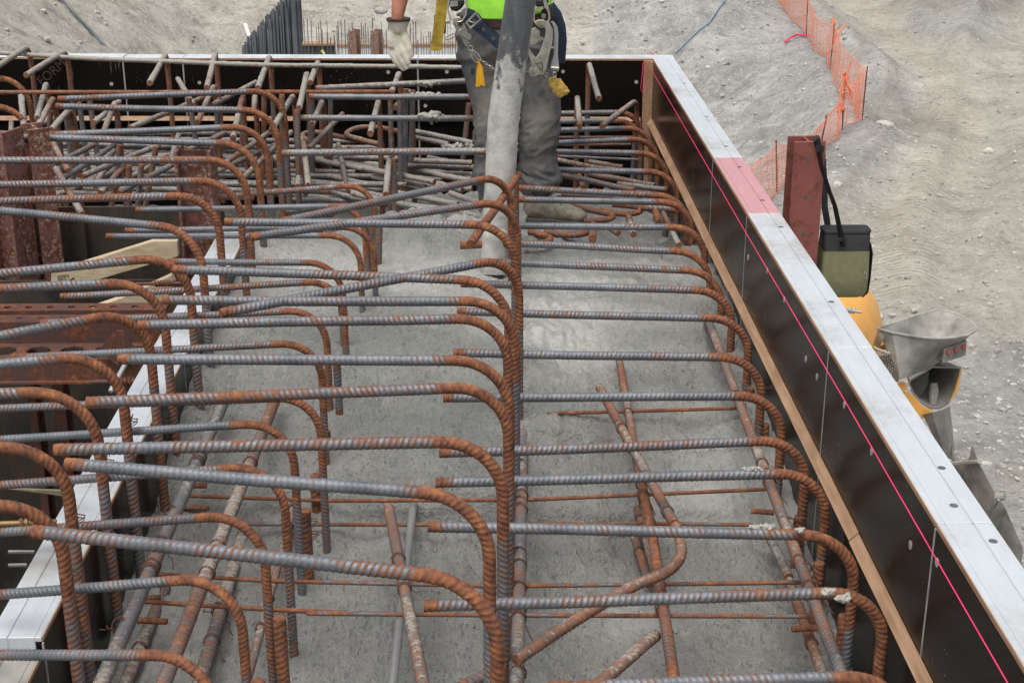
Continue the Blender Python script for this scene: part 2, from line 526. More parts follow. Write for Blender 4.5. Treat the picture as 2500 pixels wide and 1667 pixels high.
def ground_base(X, Y):
    X = np.asarray(X, float); Y = np.asarray(Y, float)
    d, s, _ = seg_dist(X, Y, CREST)
    sd_ = d * s
    drop = smin(np.maximum(sd_, 0) * .62, np.full(X.shape, 3.6), 1.2)
    drop = np.where(sd_ > 0, np.maximum(drop, 0), 0)
    w = np.clip(sd_ / 3.0, 0, 1)
    back = np.maximum(0, Y - 37.0 - .35 * np.maximum(X, 0)) * .62
    left = np.maximum(0, -2.6 - X - .02 * (Y - 20)) * .66
    rise = np.maximum(back, left) + .25 * np.minimum(back, left)
    rise = smin(rise, np.full(X.shape, 14.0), 4.0)
    far_right = np.maximum(0, Y - 55) * .12 * (sd_ <= 0)
    return -4.9 - drop + np.maximum(rise, 0) * w + far_right



def ground(X, Y):
    """excavated ground with lumps, ruts and berms"""
    X = np.asarray(X, float); Y = np.asarray(Y, float)
    z = ground_base(X, Y)
    d, s, _ = seg_dist(X, Y, CREST)
    slope = np.clip(d * s / 2.0, 0, 1)
    z = z + .20 * fbm(X * .12, Y * .12, oct=3) + .085 * fbm(X * .55, Y * .55, oct=4) + .07 * fbm(X * 2.6, Y * 2.6, oct=3)
    z = z + slope * .38 * fbm(X * .25 + Y * .25, (Y - X) * 1.3, oct=4)      # streaks down the cut slopes
    td, ts_, _ = seg_dist(X, Y, TRACK)
    z = z - .22 * np.exp(-(td / 1.0) ** 4) + .24 * np.exp(-((td - 1.5) / .5) ** 2) * np.clip(.6 + 2.4 * vn(X * .7, Y * .7), 0, 1.5)
    t2, _, _ = seg_dist(X, Y, TRACK2)
    z = z - .22 * np.exp(-(t2 / .8) ** 2) + .2 * np.exp(-((t2 - 1.4) / .4) ** 2)
    # scraped hollow and spoil heap beside the fence
    z = z - .6 * np.exp(-(((X - HOLLOW[0]) / 1.2) ** 2 + ((Y - HOLLOW[1]) / 2.2) ** 2)) + .6 * np.exp(-(((X - HEAP[0]) / 3.0) ** 2 + ((Y - HEAP[1]) / 1.6) ** 2))
    return z


TRACK = np.array([(12.6381, 51.8327, -4.9000), (11.8139, 42.2704, -4.9000), (11.7609, 37.0806, -4.9000), (10.8307, 32.8183, -4.9000), (9.4739, 28.8807, -4.9000), (8.1281, 26.0446, -4.9000), (6.9665, 23.7208, -4.9000), (6.0554, 20.2942, -4.9000)])[:, :2]
TRACK2 = np.array([(16.9392, 46.3430, -4.9000), (13.7464, 38.2754, -4.9000), (10.9502, 30.1614, -4.9000), (9.3110, 25.5083, -4.9000), (8.5625, 23.2552, -4.9000), (7.3572, 19.0075, -4.9000)])[:, :2]
HOLLOW = (9.7906, 33.8218, -4.9000)[:2]
HEAP = (14.9436, 46.6902, -4.9000)[:2]

# ground sheet: fine where the photograph looks, coarse out to the horizon
xs = np.concatenate([np.linspace(-260, -40, 23)[:-1], np.linspace(-40, -16, 41)[:-1], np.arange(-16, 22, .17), np.linspace(22, 60, 50)[1:], np.linspace(60, 260, 21)[1:]])
ys = np.concatenate([np.linspace(-120, 8, 30)[:-1], np.geomspace(8, 62, 330), np.geomspace(62, 420, 50)[1:]])
GX, GY = np.meshgrid(xs, ys)
GZ = ground(GX, GY)
nx, ny = len(xs), len(ys)
idx = np.arange(nx * ny).reshape(ny, nx)
quads = np.stack([idx[:-1, :-1], idx[:-1, 1:], idx[1:, 1:], idx[1:, :-1]], -1).reshape(-1, 4)
td, _, ta = seg_dist(GX, GY, TRACK)
t2, _, t2a = seg_dist(GX, GY, TRACK2)
cdst, cs, _ = seg_dist(GX, GY, CREST)
tanm = np.where((cs > 0) & (GX < 1.0 + .1 * (GY - 20)), .75, .12) + np.where(cs < 0, np.clip((24 - GY) / 30, -.1, .25), 0)
trk = np.exp(-((td + .25 * vn(GX * .8, GY * .8)) / .72) ** 4) * (cs < 0)
tanm = tanm + .7 * np.exp(-(t2 / 1.1) ** 2) * (cs < 0) + .6 * np.exp(-(td / 1.6) ** 2) * (cs < 0)
damp_shade = 1.1 * np.exp(-(((GX - HOLLOW[0]) / .9) ** 2 + ((GY - HOLLOW[1]) / 2.0) ** 2)) + 1.0 * np.exp(-(((GX - HEAP[0]) / 2.6) ** 2 + ((GY - HEAP[1]) / 1.6) ** 2))
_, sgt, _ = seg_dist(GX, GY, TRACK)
damp_shade = damp_shade + .6 * np.exp(-((td - 1.35) / .16) ** 2) * (sgt > 0) + .25 * np.exp(-((td - 1.7) / .5) ** 2) * (sgt < 0) + .3 * np.exp(-((t2 - 1.1) / .2) ** 2)  # berm shadow painted into the soil colour as dark lines along the tracks
damp_shade = damp_shade * (cs < 0)
cle = ta * 2 * math.pi / .17
me = np_mesh('ground', np.stack([GX, GY, GZ], -1).reshape(-1, 3), [quads], True, dict(tan=tanm.ravel(), track=trk.ravel(), cleat=cle.ravel(), damp_shade=damp_shade.ravel(), slope=np.clip(cdst * cs / 1.5, 0, 1).ravel()))
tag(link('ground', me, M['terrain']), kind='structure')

# loose stones over the haul road and slopes: nobody could count them
def ico():
    bm = bmesh.new(); bmesh.ops.create_icosphere(bm, subdivisions=1, radius=1.0)
    v = np.array([p.co[:] for p in bm.verts]); f = np.array([[q.index for q in p.verts] for p in bm.faces]); bm.free()
    return v, f
iv, if_ = ico()
def stones(n, xr, yr, rmin, rmax, seed, gamma=3.0):
    g = np.random.default_rng(seed)
    y = yr[0] + (yr[1] - yr[0]) * g.random(n) ** 1.4
    x = (xr[0] + (xr[1] - xr[0]) * g.random(n)) * (y / yr[1])
    dens = fbm(x * .3, y * .3, oct=3)
    keep = dens > -.15 - .5 * g.random(n)
    x, y = x[keep], y[keep]; n = len(x)
    r = rmin + (rmax - rmin) * g.random(n) ** gamma
    z = ground(x, y) + r * .25
    sc = r[:, None, None] * (0.55 + .75 * g.random((n, 1, 3))) * (1 + .35 * (g.random((n, len(iv), 1)) - .5))
    an = g.random(n) * 6.28
    v = iv[None] * sc
    vx = v[..., 0] * np.cos(an)[:, None] - v[..., 1] * np.sin(an)[:, None]
    vy = v[..., 0] * np.sin(an)[:, None] + v[..., 1] * np.cos(an)[:, None]
    V_ = np.stack([vx + x[:, None], vy + y[:, None], v[..., 2] * .75 + z[:, None]], -1).reshape(-1, 3)
    F_ = (if_[None] + (np.arange(n) * len(iv))[:, None, None]).reshape(-1, 3)
    return V_, F_
VV, FF, o_ = [], [], 0
for a in (stones(9000, (2.5, 22), (11, 48), .008, .06, 1, 4.5), stones(4200, (-18, 12), (22, 48), .015, .09, 2, 4.5), stones(3500, (4.0, 14), (11, 24), .006, .04, 5, 4.0)):
    VV.append(a[0]); FF.append(a[1] + o_); o_ += len(a[0])
tag(link('gravel', np_mesh('gravel', np.concatenate(VV), [np.concatenate(FF)], False), M['stone']), kind='stuff')


def rock(name, p, r, label, seed, group=None):
    bm = bmesh.new(); bmesh.ops.create_icosphere(bm, subdivisions=3, radius=1)
    g = np.random.default_rng(seed); k = g.random(3) * 9
    for v in bm.verts:
        n_ = float(fbm(np.array([v.co.x * 1.1 + k[0]]), np.array([v.co.y * 1.1 + k[1]]), np.array([v.co.z * 1.1 + k[2]]), oct=3)[0])
        v.co *= (1 + .55 * n_); v.co.x *= r * 1.2; v.co.y *= r; v.co.z *= r * .75
    me = bpy.data.meshes.new(name); bm.to_mesh(me); bm.free()
    z = float(ground(np.array([p[0]]), np.array([p[1]]))[0])
    tag(link(name, me, M['stone'], None, (p[0], p[1], z + r * .3)), label, 'rock', group)
rock('rock', (8.9587, 32.4630, -4.9000), .12, 'greenish rock lying highest in the hollow beside the fence post', 1, 'rocks in the hollow')
rock('rock', (8.7879, 31.4819, -4.9000), .13, 'largest rock at the foot of the hollow beside the fence', 2, 'rocks in the hollow')
rock('rock', (8.6132, 30.6242, -4.9000), .08, 'small rock just below the largest one in the hollow', 3, 'rocks in the hollow')
rock('rock', (-2.8989, 43.8334, -4.2967), .15, 'pale boulder on the far slope above the gloved hand', 4)
rock('rock', (10.6253, 30.1681, -4.9000), .10, 'pale stone lying alone right of the curved track', 5)

# ---------------------------------------------------------------- fresh concrete
XL, XR = -0.99, 0.968
def conc(X, Y):
    yk = [1.0, 2.9, 3.4, 4.0, 4.25, 4.7, 5.4, 6.1, 6.35, 6.8, 9]
    hk = [2.22, 2.19, 2.14, 2.06, 2.0, 1.945, 1.90, 1.90, 1.96, 2.16, 2.32]
    h = np.interp(Y + .2 * fbm(X * 1.3, Y * .8, oct=2), yk, hk)
    h = h - .03 * np.exp(-((X - XL) / .12) ** 2) + .05 * np.exp(-((X - .1) / .4) ** 2) * (Y < 4)
    h = h + .065 * np.clip((X - .1) / .3, 0, 1) * np.clip((5.4 - Y) / .4, 0, 1)
    z = 2.1 - h
    # lift edges left by successive placements
    for y0, x0, x1, st in ((4.36, .1, .95, .035), (3.93, -.45, .05, .03), (4.05, .45, .85, .02), (3.0, .05, .7, .02)):
        e = y0 + .07 * fbm(X * 4 + y0, Y * 0 + 3, oct=3)
        m = np.clip((X - x0) / .1, 0, 1) * np.clip((x1 - X) / .1, 0, 1)
        z = z + m * st * (np.clip((Y - e) / .02, 0, 1) - np.clip((Y - e) / .35, 0, 1))
    z = z + .036 * fbm(X * 2.3, Y * 1.6, oct=3) + .026 * fbm(X * 9 + 1.2 * vn(X * 3, Y * 3), Y * 7, oct=3) + .013 * fbm(X * 38, Y * 30, oct=2)
    z = z - .012 * np.maximum(0, fbm(X * 26 + 7, Y * 18, oct=3) - .18) * 3
    lump = np.clip((Y - 5.95) / .3, 0, 1)
    z = z + lump * (.10 * np.maximum(0, fbm(X * 3.1 + 4, Y * 3.1, oct=4)) + .03 * fbm(X * 14, Y * 14, oct=3))
    z = z + .10 * np.exp(-(((X + .15) / .35) ** 2 + ((Y - 6.55) / .25) ** 2)) + .02 * fbm(X * 20, Y * 20, oct=2) * np.exp(-(((X + .1) / .5) ** 2 + ((Y - 6.5) / .4) ** 2))
    # round holes pushed in beside bars
    for hx, hy in ((-.34, 4.6), (-.42, 4.05), (.42, 3.95), (.75, 4.85)):
        z = z - .05 * np.exp(-(((X - hx) / .05) ** 2 + ((Y - hy) / .06) ** 2))
    return z
cx = np.linspace(XL + .001, XR - .001, 230)
cy = np.concatenate([np.arange(1.6, 5.4, .0095), np.arange(5.4, 8.34, .02)])
CX_, CY_ = np.meshgrid(cx, cy)
CZ_ = conc(CX_, CY_)
nx, ny = len(cx), len(cy)
idx = np.arange(nx * ny).reshape(ny, nx)
quads = np.stack([idx[:-1, :-1], idx[:-1, 1:], idx[1:, 1:], idx[1:, :-1]], -1).reshape(-1, 4)
wet = np.clip(1.5 * np.exp(-(((CX_ - .25) / .3) ** 2 + ((CY_ - 5.25) / .35) ** 2)) + .9 * np.exp(-(((CX_ - .5) / .28) ** 2 + ((CY_ - 3.55) / .25) ** 2)) + .8 * np.exp(-(((CX_ + .25) / .5) ** 2 + ((CY_ - 5.7) / .3) ** 2)) + 1.1 * fbm(CX_ * 1.2, CY_ * 1.2, oct=2), 0, 1)
me = np_mesh('wet_concrete', np.stack([CX_, CY_, CZ_], -1).reshape(-1, 3), [quads], True, dict(wet=wet.ravel()))
tag(link('wet_concrete', me, M['concrete']), kind='stuff')
bx = np.linspace(-3.6, XL - .002, 90); by = np.linspace(6.32, 8.5, 80)
BX, BY = np.meshgrid(bx, by)
BZ = 2.1 - 2.38 + .06 * fbm(BX * 2.5, BY * 2.5, oct=4) + .02 * fbm(BX * 12, BY * 12, oct=2)
nx, ny = len(bx), len(by); idx = np.arange(nx * ny).reshape(ny, nx)
quads = np.stack([idx[:-1, :-1], idx[:-1, 1:], idx[1:, 1:], idx[1:, :-1]], -1).reshape(-1, 4)
tag(link('back_concrete', np_mesh('back_concrete', np.stack([BX, BY, BZ], -1).reshape(-1, 3), [quads], True, dict(wet=np.zeros(BX.size))), M['concrete']), kind='stuff')

# ---------------------------------------------------------------- form panels
def form_panel(label, org, u, n_, length, zt, zb, top='aluminium', group='form panels', holes=(), plugs=(), strip=True, edge_face=True):
    """org = inner top corner; u along the form; n_ outward. local frame: x along u, y outward, z up"""
    u = np.array(u, float); u /= np.linalg.norm(u)
    rz = math.atan2(u[1], u[0])
    left_handed = (u[0] * n_[1] - u[1] * n_[0]) < 0
    sy = -1 if left_handed else 1
    root = empty('form_panel', (org[0], org[1], zb), rz, label, 'form panel', group)
    H = zt - zb
    g = .0015
    def B(m, a, b):
        (x0, y0, z0), (x1, y1, z1) = a, b
        m.box((x0, min(sy * y0, sy * y1), z0), (x1, max(sy * y0, sy * y1), z1))
    f = MB()
    B(f, (g, .019, H - .10), (length - g, .078, H)); B(f, (g, .0035, H - .012), (length - g, .0189, H - .0004))
    B(f, (g, .078, H - .10), (length - g, .0805, H - .0012))
    B(f, (g, .0805, H - .10), (length - g, .115, H + .0006))
    B(f, (g, .115, H - .10), (length - g, .124, H - .002))
    for xx in (g, length - .06 - g):
        B(f, (xx, .019, 0), (xx + .06, .124, H - .10))
    for zz in np.arange(H - .5, .05, -.42):
        B(f, (g + .06, .019, zz), (length - .06 - g, .115, zz + .06))
    B(f, (g + .06, .019, 0), (length - .06 - g, .124, .08))
    f.build('aluminium_frame', M[top], root, bevel=.0012)
    p = MB(); B(p, (.006, 0, .002), (length - .006, .018, H - .0125)); p.build('plywood_face', M['ply'], root)
    e = MB(); B(e, (.006, .0006, H - .0120), (length - .006, .0033, H - .0012)); e.build('plywood_edge', M['chamfer_wood'], root)
    if strip:
        s = MB(); B(s, (-.003, -.0005, 0), (.0045, .003, H - .013)); s.build('joint_strip', M['strip_grey'], root)
    for (x, y) in holes:
        if 0.02 < x < length - .02:
            h = MB(); h.tube([(x, sy * y, H - .0), (x, sy * y, H + .0012)], .0095, n=14, smooth=False); h.build('bolt_hole', M['hole'], root)
    for (x, z) in plugs:
        h = MB(); h.tube([(x, 0, z - zb), (x, sy * -.002, z - zb)], .0105, n=14, smooth=False); h.build('plug', M['plug'], root)
    return root


ZT, ZB = .6, -2.1
R_SPANS = [(8.35, 6.041, 'aluminium', 'longest pale panel of the right form, ending at the far corner'), (6.041, 5.197, 'aluminium_pink', 'short panel of the right form with a pink painted top rail'),
           (5.197, 3.84, 'aluminium', 'right form panel just nearer than the pink topped one'), (3.84, 2.80, 'aluminium', 'right form panel beside the hopper of the mixer truck'), (2.80, .8, 'aluminium', 'nearest right form panel, running out of the bottom right corner')]
rh = [(1.0552, 7.6270, 0.6000), (1.0556, 6.8268, 0.6000), (1.0538, 6.2359, 0.6000), (1.0520, 5.8753, 0.6000), (1.0554, 5.3692, 0.6000), (1.0581, 5.0175, 0.6000), (1.0598, 4.2216, 0.6000), (1.0583, 3.8589, 0.6000), (1.0588, 3.0681, 0.6000), (1.0307, 2.8807, 0.6000), (1.0643, 2.7180, 0.6000)]
rp = [(0.9680, 5.1200, 0.4549), (0.9680, 4.7579, 0.5233), (0.9680, 4.4581, 0.5246), (0.9680, 4.1023, 0.4614), (0.9680, 3.9481, 0.4671), (0.9680, 3.6219, 0.5197), (0.9680, 3.3270, 0.5210), (0.9680, 2.9508, 0.4646), (0.9680, 2.7642, 0.5252)]
for k, (y1, y0, mt, lab) in enumerate(R_SPANS):
    hh = [(p[1] - y0, min(max(p[0] - .968, .03), .1)) for p in rh if y0 < p[1] < y1]
    pp = [(p[1] - y0, p[2]) for p in rp if y0 < p[1] < y1]
    form_panel(lab, (XR, y0), (0, 1), (1, 0), y1 - y0, ZT, ZB, mt, 'panels of the right form', hh, pp)
# back form: slightly out of square with the right one
bu = np.array([-1, .0281]); bu /= np.linalg.norm(bu); bnrm = np.array([.0281, 1.0]); bnrm /= np.linalg.norm(bnrm)
BO = np.array([XR + .0, 8.349])
def bpt(p):
    q = np.array(p[:2]) - BO; return float(q @ bu)
bj = sorted([bpt((-2.0338, 8.4400, 0.4233)), bpt((-1.6937, 8.4300, 0.4917)), bpt((-0.3617, 8.3800, 0.5327))])
bp = [(-2.1109, 8.4400, 0.4514), (-1.6088, 8.4200, 0.4588), (-0.5301, 8.4000, 0.5207), (-0.1974, 8.3800, 0.5232), (-0.3232, 8.3800, 0.3286), (0.4618, 8.3600, 0.5252), (0.8790, 8.3500, 0.4665)]
ends = [-.124] + bj + [4.4]
labs = ['back form panel behind the worker, reaching the far right corner', 'back form panel left of the worker, between him and the narrow filler', 'narrow filler panel of the back form between two grey joints', 'leftmost back form panel with faded brown lettering on its black face']
for k in range(4):
    a, b_ = ends[k], ends[k + 1]
    pp = [(bpt(p) - a, p[2]) for p in bp if a < bpt(p) < b_]
    form_panel(labs[k], BO + bu * a, bu, bnrm, b_ - a, ZT if k != 3 else ZT + .004, ZB, 'aluminium', 'panels of the back form', (), pp)
# left (inner) form
for (y0, y1, zt, mt, lab) in ((2.865, 4.55, .30, 'aluminium', 'near panel of the low left form behind the left hooks'), (4.55, 6.1, .30, 'aluminium', 'far panel of the low left form beside the steel pit bracing'), (1.2, 2.865, .27, 'truck_grey', 'dirty topped panel of the left form at the bottom left corner')):
    form_panel(lab, (XL, y0), (0, 1), (-1, 0), y1 - y0, zt, ZB, mt, 'panels of the left form')
# inner face of the back arm: a rusty steel sheet
rp_ = empty('steel_sheet', (-2.3, 6.25, -2.4), 0, 'rusty brown steel sheet closing the pit behind the red piles', 'steel sheet')
m = MB(); m.box((-2.2, 0, 0), (1.17, .02, 2.74)); m.build('sheet', M['rust_plate'], rp_)
m = MB()
for xx in (-1.6, -.9, -.2, .5): m.box((xx, -.05, 0), (xx + .07, -.001, 2.72))
m.build('stiffener', M['rust_plate'], rp_)

# faded lettering stencilled on the leftmost back panel
def text_obj(name, body, size, mat, parent, loc, rot, extrude=.0008):
    cu = bpy.data.curves.new(name, 'FONT'); cu.body = body; cu.size = size; cu.extrude = extrude
    cu.align_x = 'CENTER'; cu.align_y = 'CENTER'; cu.resolution_u = 3
    t = bpy.data.objects.new(name + '_tmp', cu); COL.objects.link(t)
    me = bpy.data.meshes.new_from_object(t.evaluated_get(bpy.context.evaluated_depsgraph_get()))
    bpy.data.objects.remove(t, do_unlink=True); bpy.data.curves.remove(cu)
    o = link(name, me, mat, parent, loc); o.rotation_euler = rot
    return o
for o in list(COL.objects):
    if o.get('label') == labs[3]: left_back = o
tp = Vector((-2.4451, 8.4300, 0.5170)) 
bpy.context.view_layer.update()
t_ = text_obj('lettering', 'FORM', .075, M['brown_letters'], left_back, (0, 0, 0), (0, 0, 0))
lt = left_back.matrix_world.inverted() @ tp
t_.location = (lt.x, .0022 if False else .002, lt.z)
t_.rotation_euler = Matrix(((-1, 0, 0), (0, 0, 1), (0, 1, 0))).to_euler()
t_.rotation_euler = (Matrix(((-1, 0, 0), (0, 0, 1), (0, 1, 0))) @ Matrix.Rotation(R(38), 3, 'Z')).to_euler()

# chamfer strips
def chamfer(name, label, a, b_, inward, up=(0, 0, 1), s=.024):
    a, b_, i_, u_ = (np.array(t, float) for t in (a, b_, inward, up))
    m = MB(); tri = [np.zeros(3), i_ * s, u_ * s]
    m.add([a + t for t in tri] + [b_ + t for t in tri], [(0, 1, 2), (5, 4, 3), (0, 3, 4, 1), (1, 4, 5, 2), (2, 5, 3, 0)])
    tag(m.build(name, M['chamfer_wood']), label, 'wood strip', 'wooden chamfer strips')
chamfer('chamfer_strip', 'wooden chamfer strip on the right form, nearest length', (XR - .001, .9, .243), (XR - .001, 3.37, .243), (-1, 0, 0))
chamfer('chamfer_strip', 'wooden chamfer strip on the right form, middle length', (XR - .001, 3.373, .246), (XR - .001, 5.35, .246), (-1, 0, 0))
chamfer('chamfer_strip', 'wooden chamfer strip on the right form, far length with a chipped end', (XR - .001, 5.353, .243), (XR - .001, 8.30, .243), (-1, 0, 0), s=.026)
chamfer('chamfer_strip', 'upright wooden chamfer strip in the far right corner', (XR - .001, 8.346, -.6), (XR - .001, 8.346, .59), (-1, 0, 0), (0, -1, 0), s=.05)
_a = BO + bu * .06; _b = BO + bu * 4.3
chamfer('chamfer_strip', 'wooden chamfer strip running along the back form', (_a[0], _a[1] - .002, .245), (_b[0], _b[1] - .002, .245), (-.0281, -1, 0), s=.022)


# ---------------------------------------------------------------- reinforcement
def fillet(pts, rad):
    """corner points -> smooth path; returns path and (s0,s1) spans of the bends"""
    P = [np.array(p, float) for p in pts]
    if rad < 0:                                        # free curve through the points
        Q = []
        E = [2 * P[0] - P[1]] + P + [2 * P[-1] - P[-2]]
        for i in range(1, len(E) - 2):
            for t in np.linspace(0, 1, 14, endpoint=False):
                a, b_, c, d = E[i - 1:i + 3]
                Q.append(.5 * (2 * b_ + (c - a) * t + (2 * a - 5 * b_ + 4 * c - d) * t * t + (3 * b_ - a - 3 * c + d) * t ** 3))
        return np.array(Q + [P[-1]]), 'all'
    out = [P[0]]; bends = []
    for i in range(1, len(P) - 1):
        a = P[i - 1] - P[i]; c = P[i + 1] - P[i]
        la, lc = np.linalg.norm(a), np.linalg.norm(c); a /= la; c /= lc
        ang = math.acos(max(-1, min(1, float(a @ c))))
        if ang > 3.12: out.append(P[i]); continue
        t = min(rad / math.tan(ang / 2), .45 * la if i > 1 else .95 * la, .45 * lc if i < len(P) - 2 else .95 * lc)
        rr = t * math.tan(ang / 2)
        bis = (a + c) / np.linalg.norm(a + c)
        cen = P[i] + bis * rr / math.sin(ang / 2)
        s_, e_ = P[i] + a * t, P[i] + c * t
        v0, v1 = s_ - cen, e_ - cen
        th = math.pi - ang
        L0 = sum(np.linalg.norm(out[k + 1] - out[k]) for k in range(len(out) - 1)) + np.linalg.norm(s_ - out[-1])
        for k in range(15):
            q = k / 14
            out.append(cen + (v0 * math.sin((1 - q) * th) + v1 * math.sin(q * th)) / math.sin(th))
        bends.append((L0, L0 + rr * th))
    out.append(P[-1])
    return np.array(out), bends


def bar_mesh(pts, rad, r, cem, rust, seed, near):
    g = np.random.default_rng(seed)
    path, bends = fillet(pts, rad)
    # gentle sag so that no bar is ruler straight
    seg = np.linalg.norm(np.diff(path, axis=0), axis=1)
    keep = np.concatenate([[True], seg > 1e-5]); path = path[keep]
    S = np.concatenate([[0], np.cumsum(np.linalg.norm(np.diff(path, axis=0), axis=1))]); L = S[-1]
    ds = .012 if near else .02
    s = np.linspace(0, L, max(4, int(L / ds)))
    C_ = np.stack([np.interp(s, S, path[:, k]) for k in range(3)], 1)
    if r > .01:
        wob = .004
        C_[:, 2] += wob * np.interp(s, np.linspace(0, L, 6), g.random(6) - .5); C_[:, 1] += wob * np.interp(s, np.linspace(0, L, 5), g.random(5) - .5)
    ker = np.ones(3) / 3
    for _ in range(2):
        C_[1:-1] = (C_[:-2] + C_[1:-1] * 2 + C_[2:]) / 4
    T = np.gradient(C_, axis=0); T /= np.linalg.norm(T, axis=1)[:, None]
    U = np.zeros_like(T); a = np.array([0, 0, 1.]) if abs(T[0, 2]) < .8 else np.array([1., 0, 0])
    a = a + .25 * (g.random(3) - .5)
    for i in range(len(s)):
        a = a - T[i] * (a @ T[i]); a /= np.linalg.norm(a); U[i] = a
    W = np.cross(T, U)
    pitch = max(.0085, r * (.98 if near else 1.25))
    n = 12 if near else 8
    nr = max(2, int(L / pitch))
    prof = np.array([0., .50, .62, .86]) if near else np.array([0., .50, .75])
    hgt = np.array([0., 0., 1., 1.]) if near else np.array([0., 0., 1.])
    rs = (np.arange(nr)[:, None] + prof[None]).ravel() * (L / nr); rh_ = np.tile(hgt, nr)
    rs = np.append(rs, L); rh_ = np.append(rh_, 0)
    ph = np.arange(n) / n * 2 * math.pi
    tri = np.abs(((ph / math.pi) % 2) - 1)                    # 0..1 mirrored halves
    tri = tri + .0
    slant = pitch * (1.3 if g.random() > .5 else -1.5)
    sv_ = np.clip(rs[:, None] + slant * (tri[None] - .5), 0, L)
    # end rings square
    sv_[0] = 0; sv_[-1] = L
    lon = (np.abs(np.cos(ph)) > .97).astype(float)
    rr = r * (.945 + (.072 if near else .105) * np.maximum(rh_[:, None], .8 * lon[None]))
    ribv = np.maximum(rh_[:, None] * np.ones(n)[None], .6 * lon[None])
    def interp(A): return np.stack([np.interp(sv_, s, A[:, k]) for k in range(3)], -1)
    c3, u3, w3 = interp(C_), interp(U), interp(W)
    if cem > .02:
        x, y, z = (c3[..., k] * 26 for k in range(3))
        q = fbm(x + ph[None] * .8, y, z, oct=3)
        cv = np.clip(cem + .9 * vn(c3[..., 0] * 4.2 + seed, c3[..., 1] * 4.2, c3[..., 2] * 4.2) + .25 * u3[..., 2] * np.cos(ph) * 1.0, 0, 1)
        if bends and bends != 'all' and rad < .3:
            cv = cv * np.clip(1 - (sv_ - bends[-1][0] - .01) / .06, .12, 1)
        rr = rr + np.clip(cv - .38, 0, 1) * r * (.10 + .62 * np.maximum(q, -.2))
    else:
        cv = np.zeros_like(sv_)
    rm = np.full(sv_.shape, rust + .09 * g.normal()) + .34 * np.interp(sv_, np.linspace(0, L, max(3, int(L / .16))), g.random(max(3, int(L / .16))) - .5)
    up = u3[..., 2] * np.cos(ph)[None] + w3[..., 2] * np.sin(ph)[None]
    if bends == 'all': rm = np.maximum(rm, .7)
    else:
        for (b0, b1) in bends:
            rm = np.maximum(rm, 1.02 - .9 * np.clip(np.maximum(b0 + .015 - sv_, sv_ - b1 - .05) / .09, 0, 1))
            if rad < .3: rm = rm + np.where(sv_ > b1, .14, 0)
    rm = np.maximum(rm, 1.0 - sv_ / .07); rm = np.maximum(rm, 1.0 - (L - sv_) / .05)
    V_ = c3 + u3 * (rr * np.cos(ph)[None])[..., None] + w3 * (rr * np.sin(ph)[None])[..., None]
    m = len(rs)
    i_ = np.arange(m * n).reshape(m, n); j_ = np.roll(i_, -1, axis=1)
    Q = np.stack([i_[:-1], j_[:-1], j_[1:], i_[1:]], -1).reshape(-1, 4)
    # closed ends with their own rings so the cut face stays flat
    v = V_.reshape(-1, 3); nv = len(v)
    capv = np.concatenate([V_[0], V_[-1]])
    v = np.concatenate([v, capv])
    caps = np.array([list(range(nv + n - 1, nv - 1, -1)), list(range(nv + n, nv + 2 * n))])
    ca = np.concatenate([np.full(2 * n, 1.0)])
    at_ = dict(rust=np.concatenate([rm.ravel(), ca]), rib=np.concatenate([ribv.ravel(), ca * .5]), cem=np.concatenate([cv.ravel(), ca * (.2 if cem > .6 else 0)]))
    org = v[0].copy() if pts[-1][2] >= pts[0][2] else v[-1].copy()
    return np_mesh('bar', v - org, [Q, caps], True, at_), org


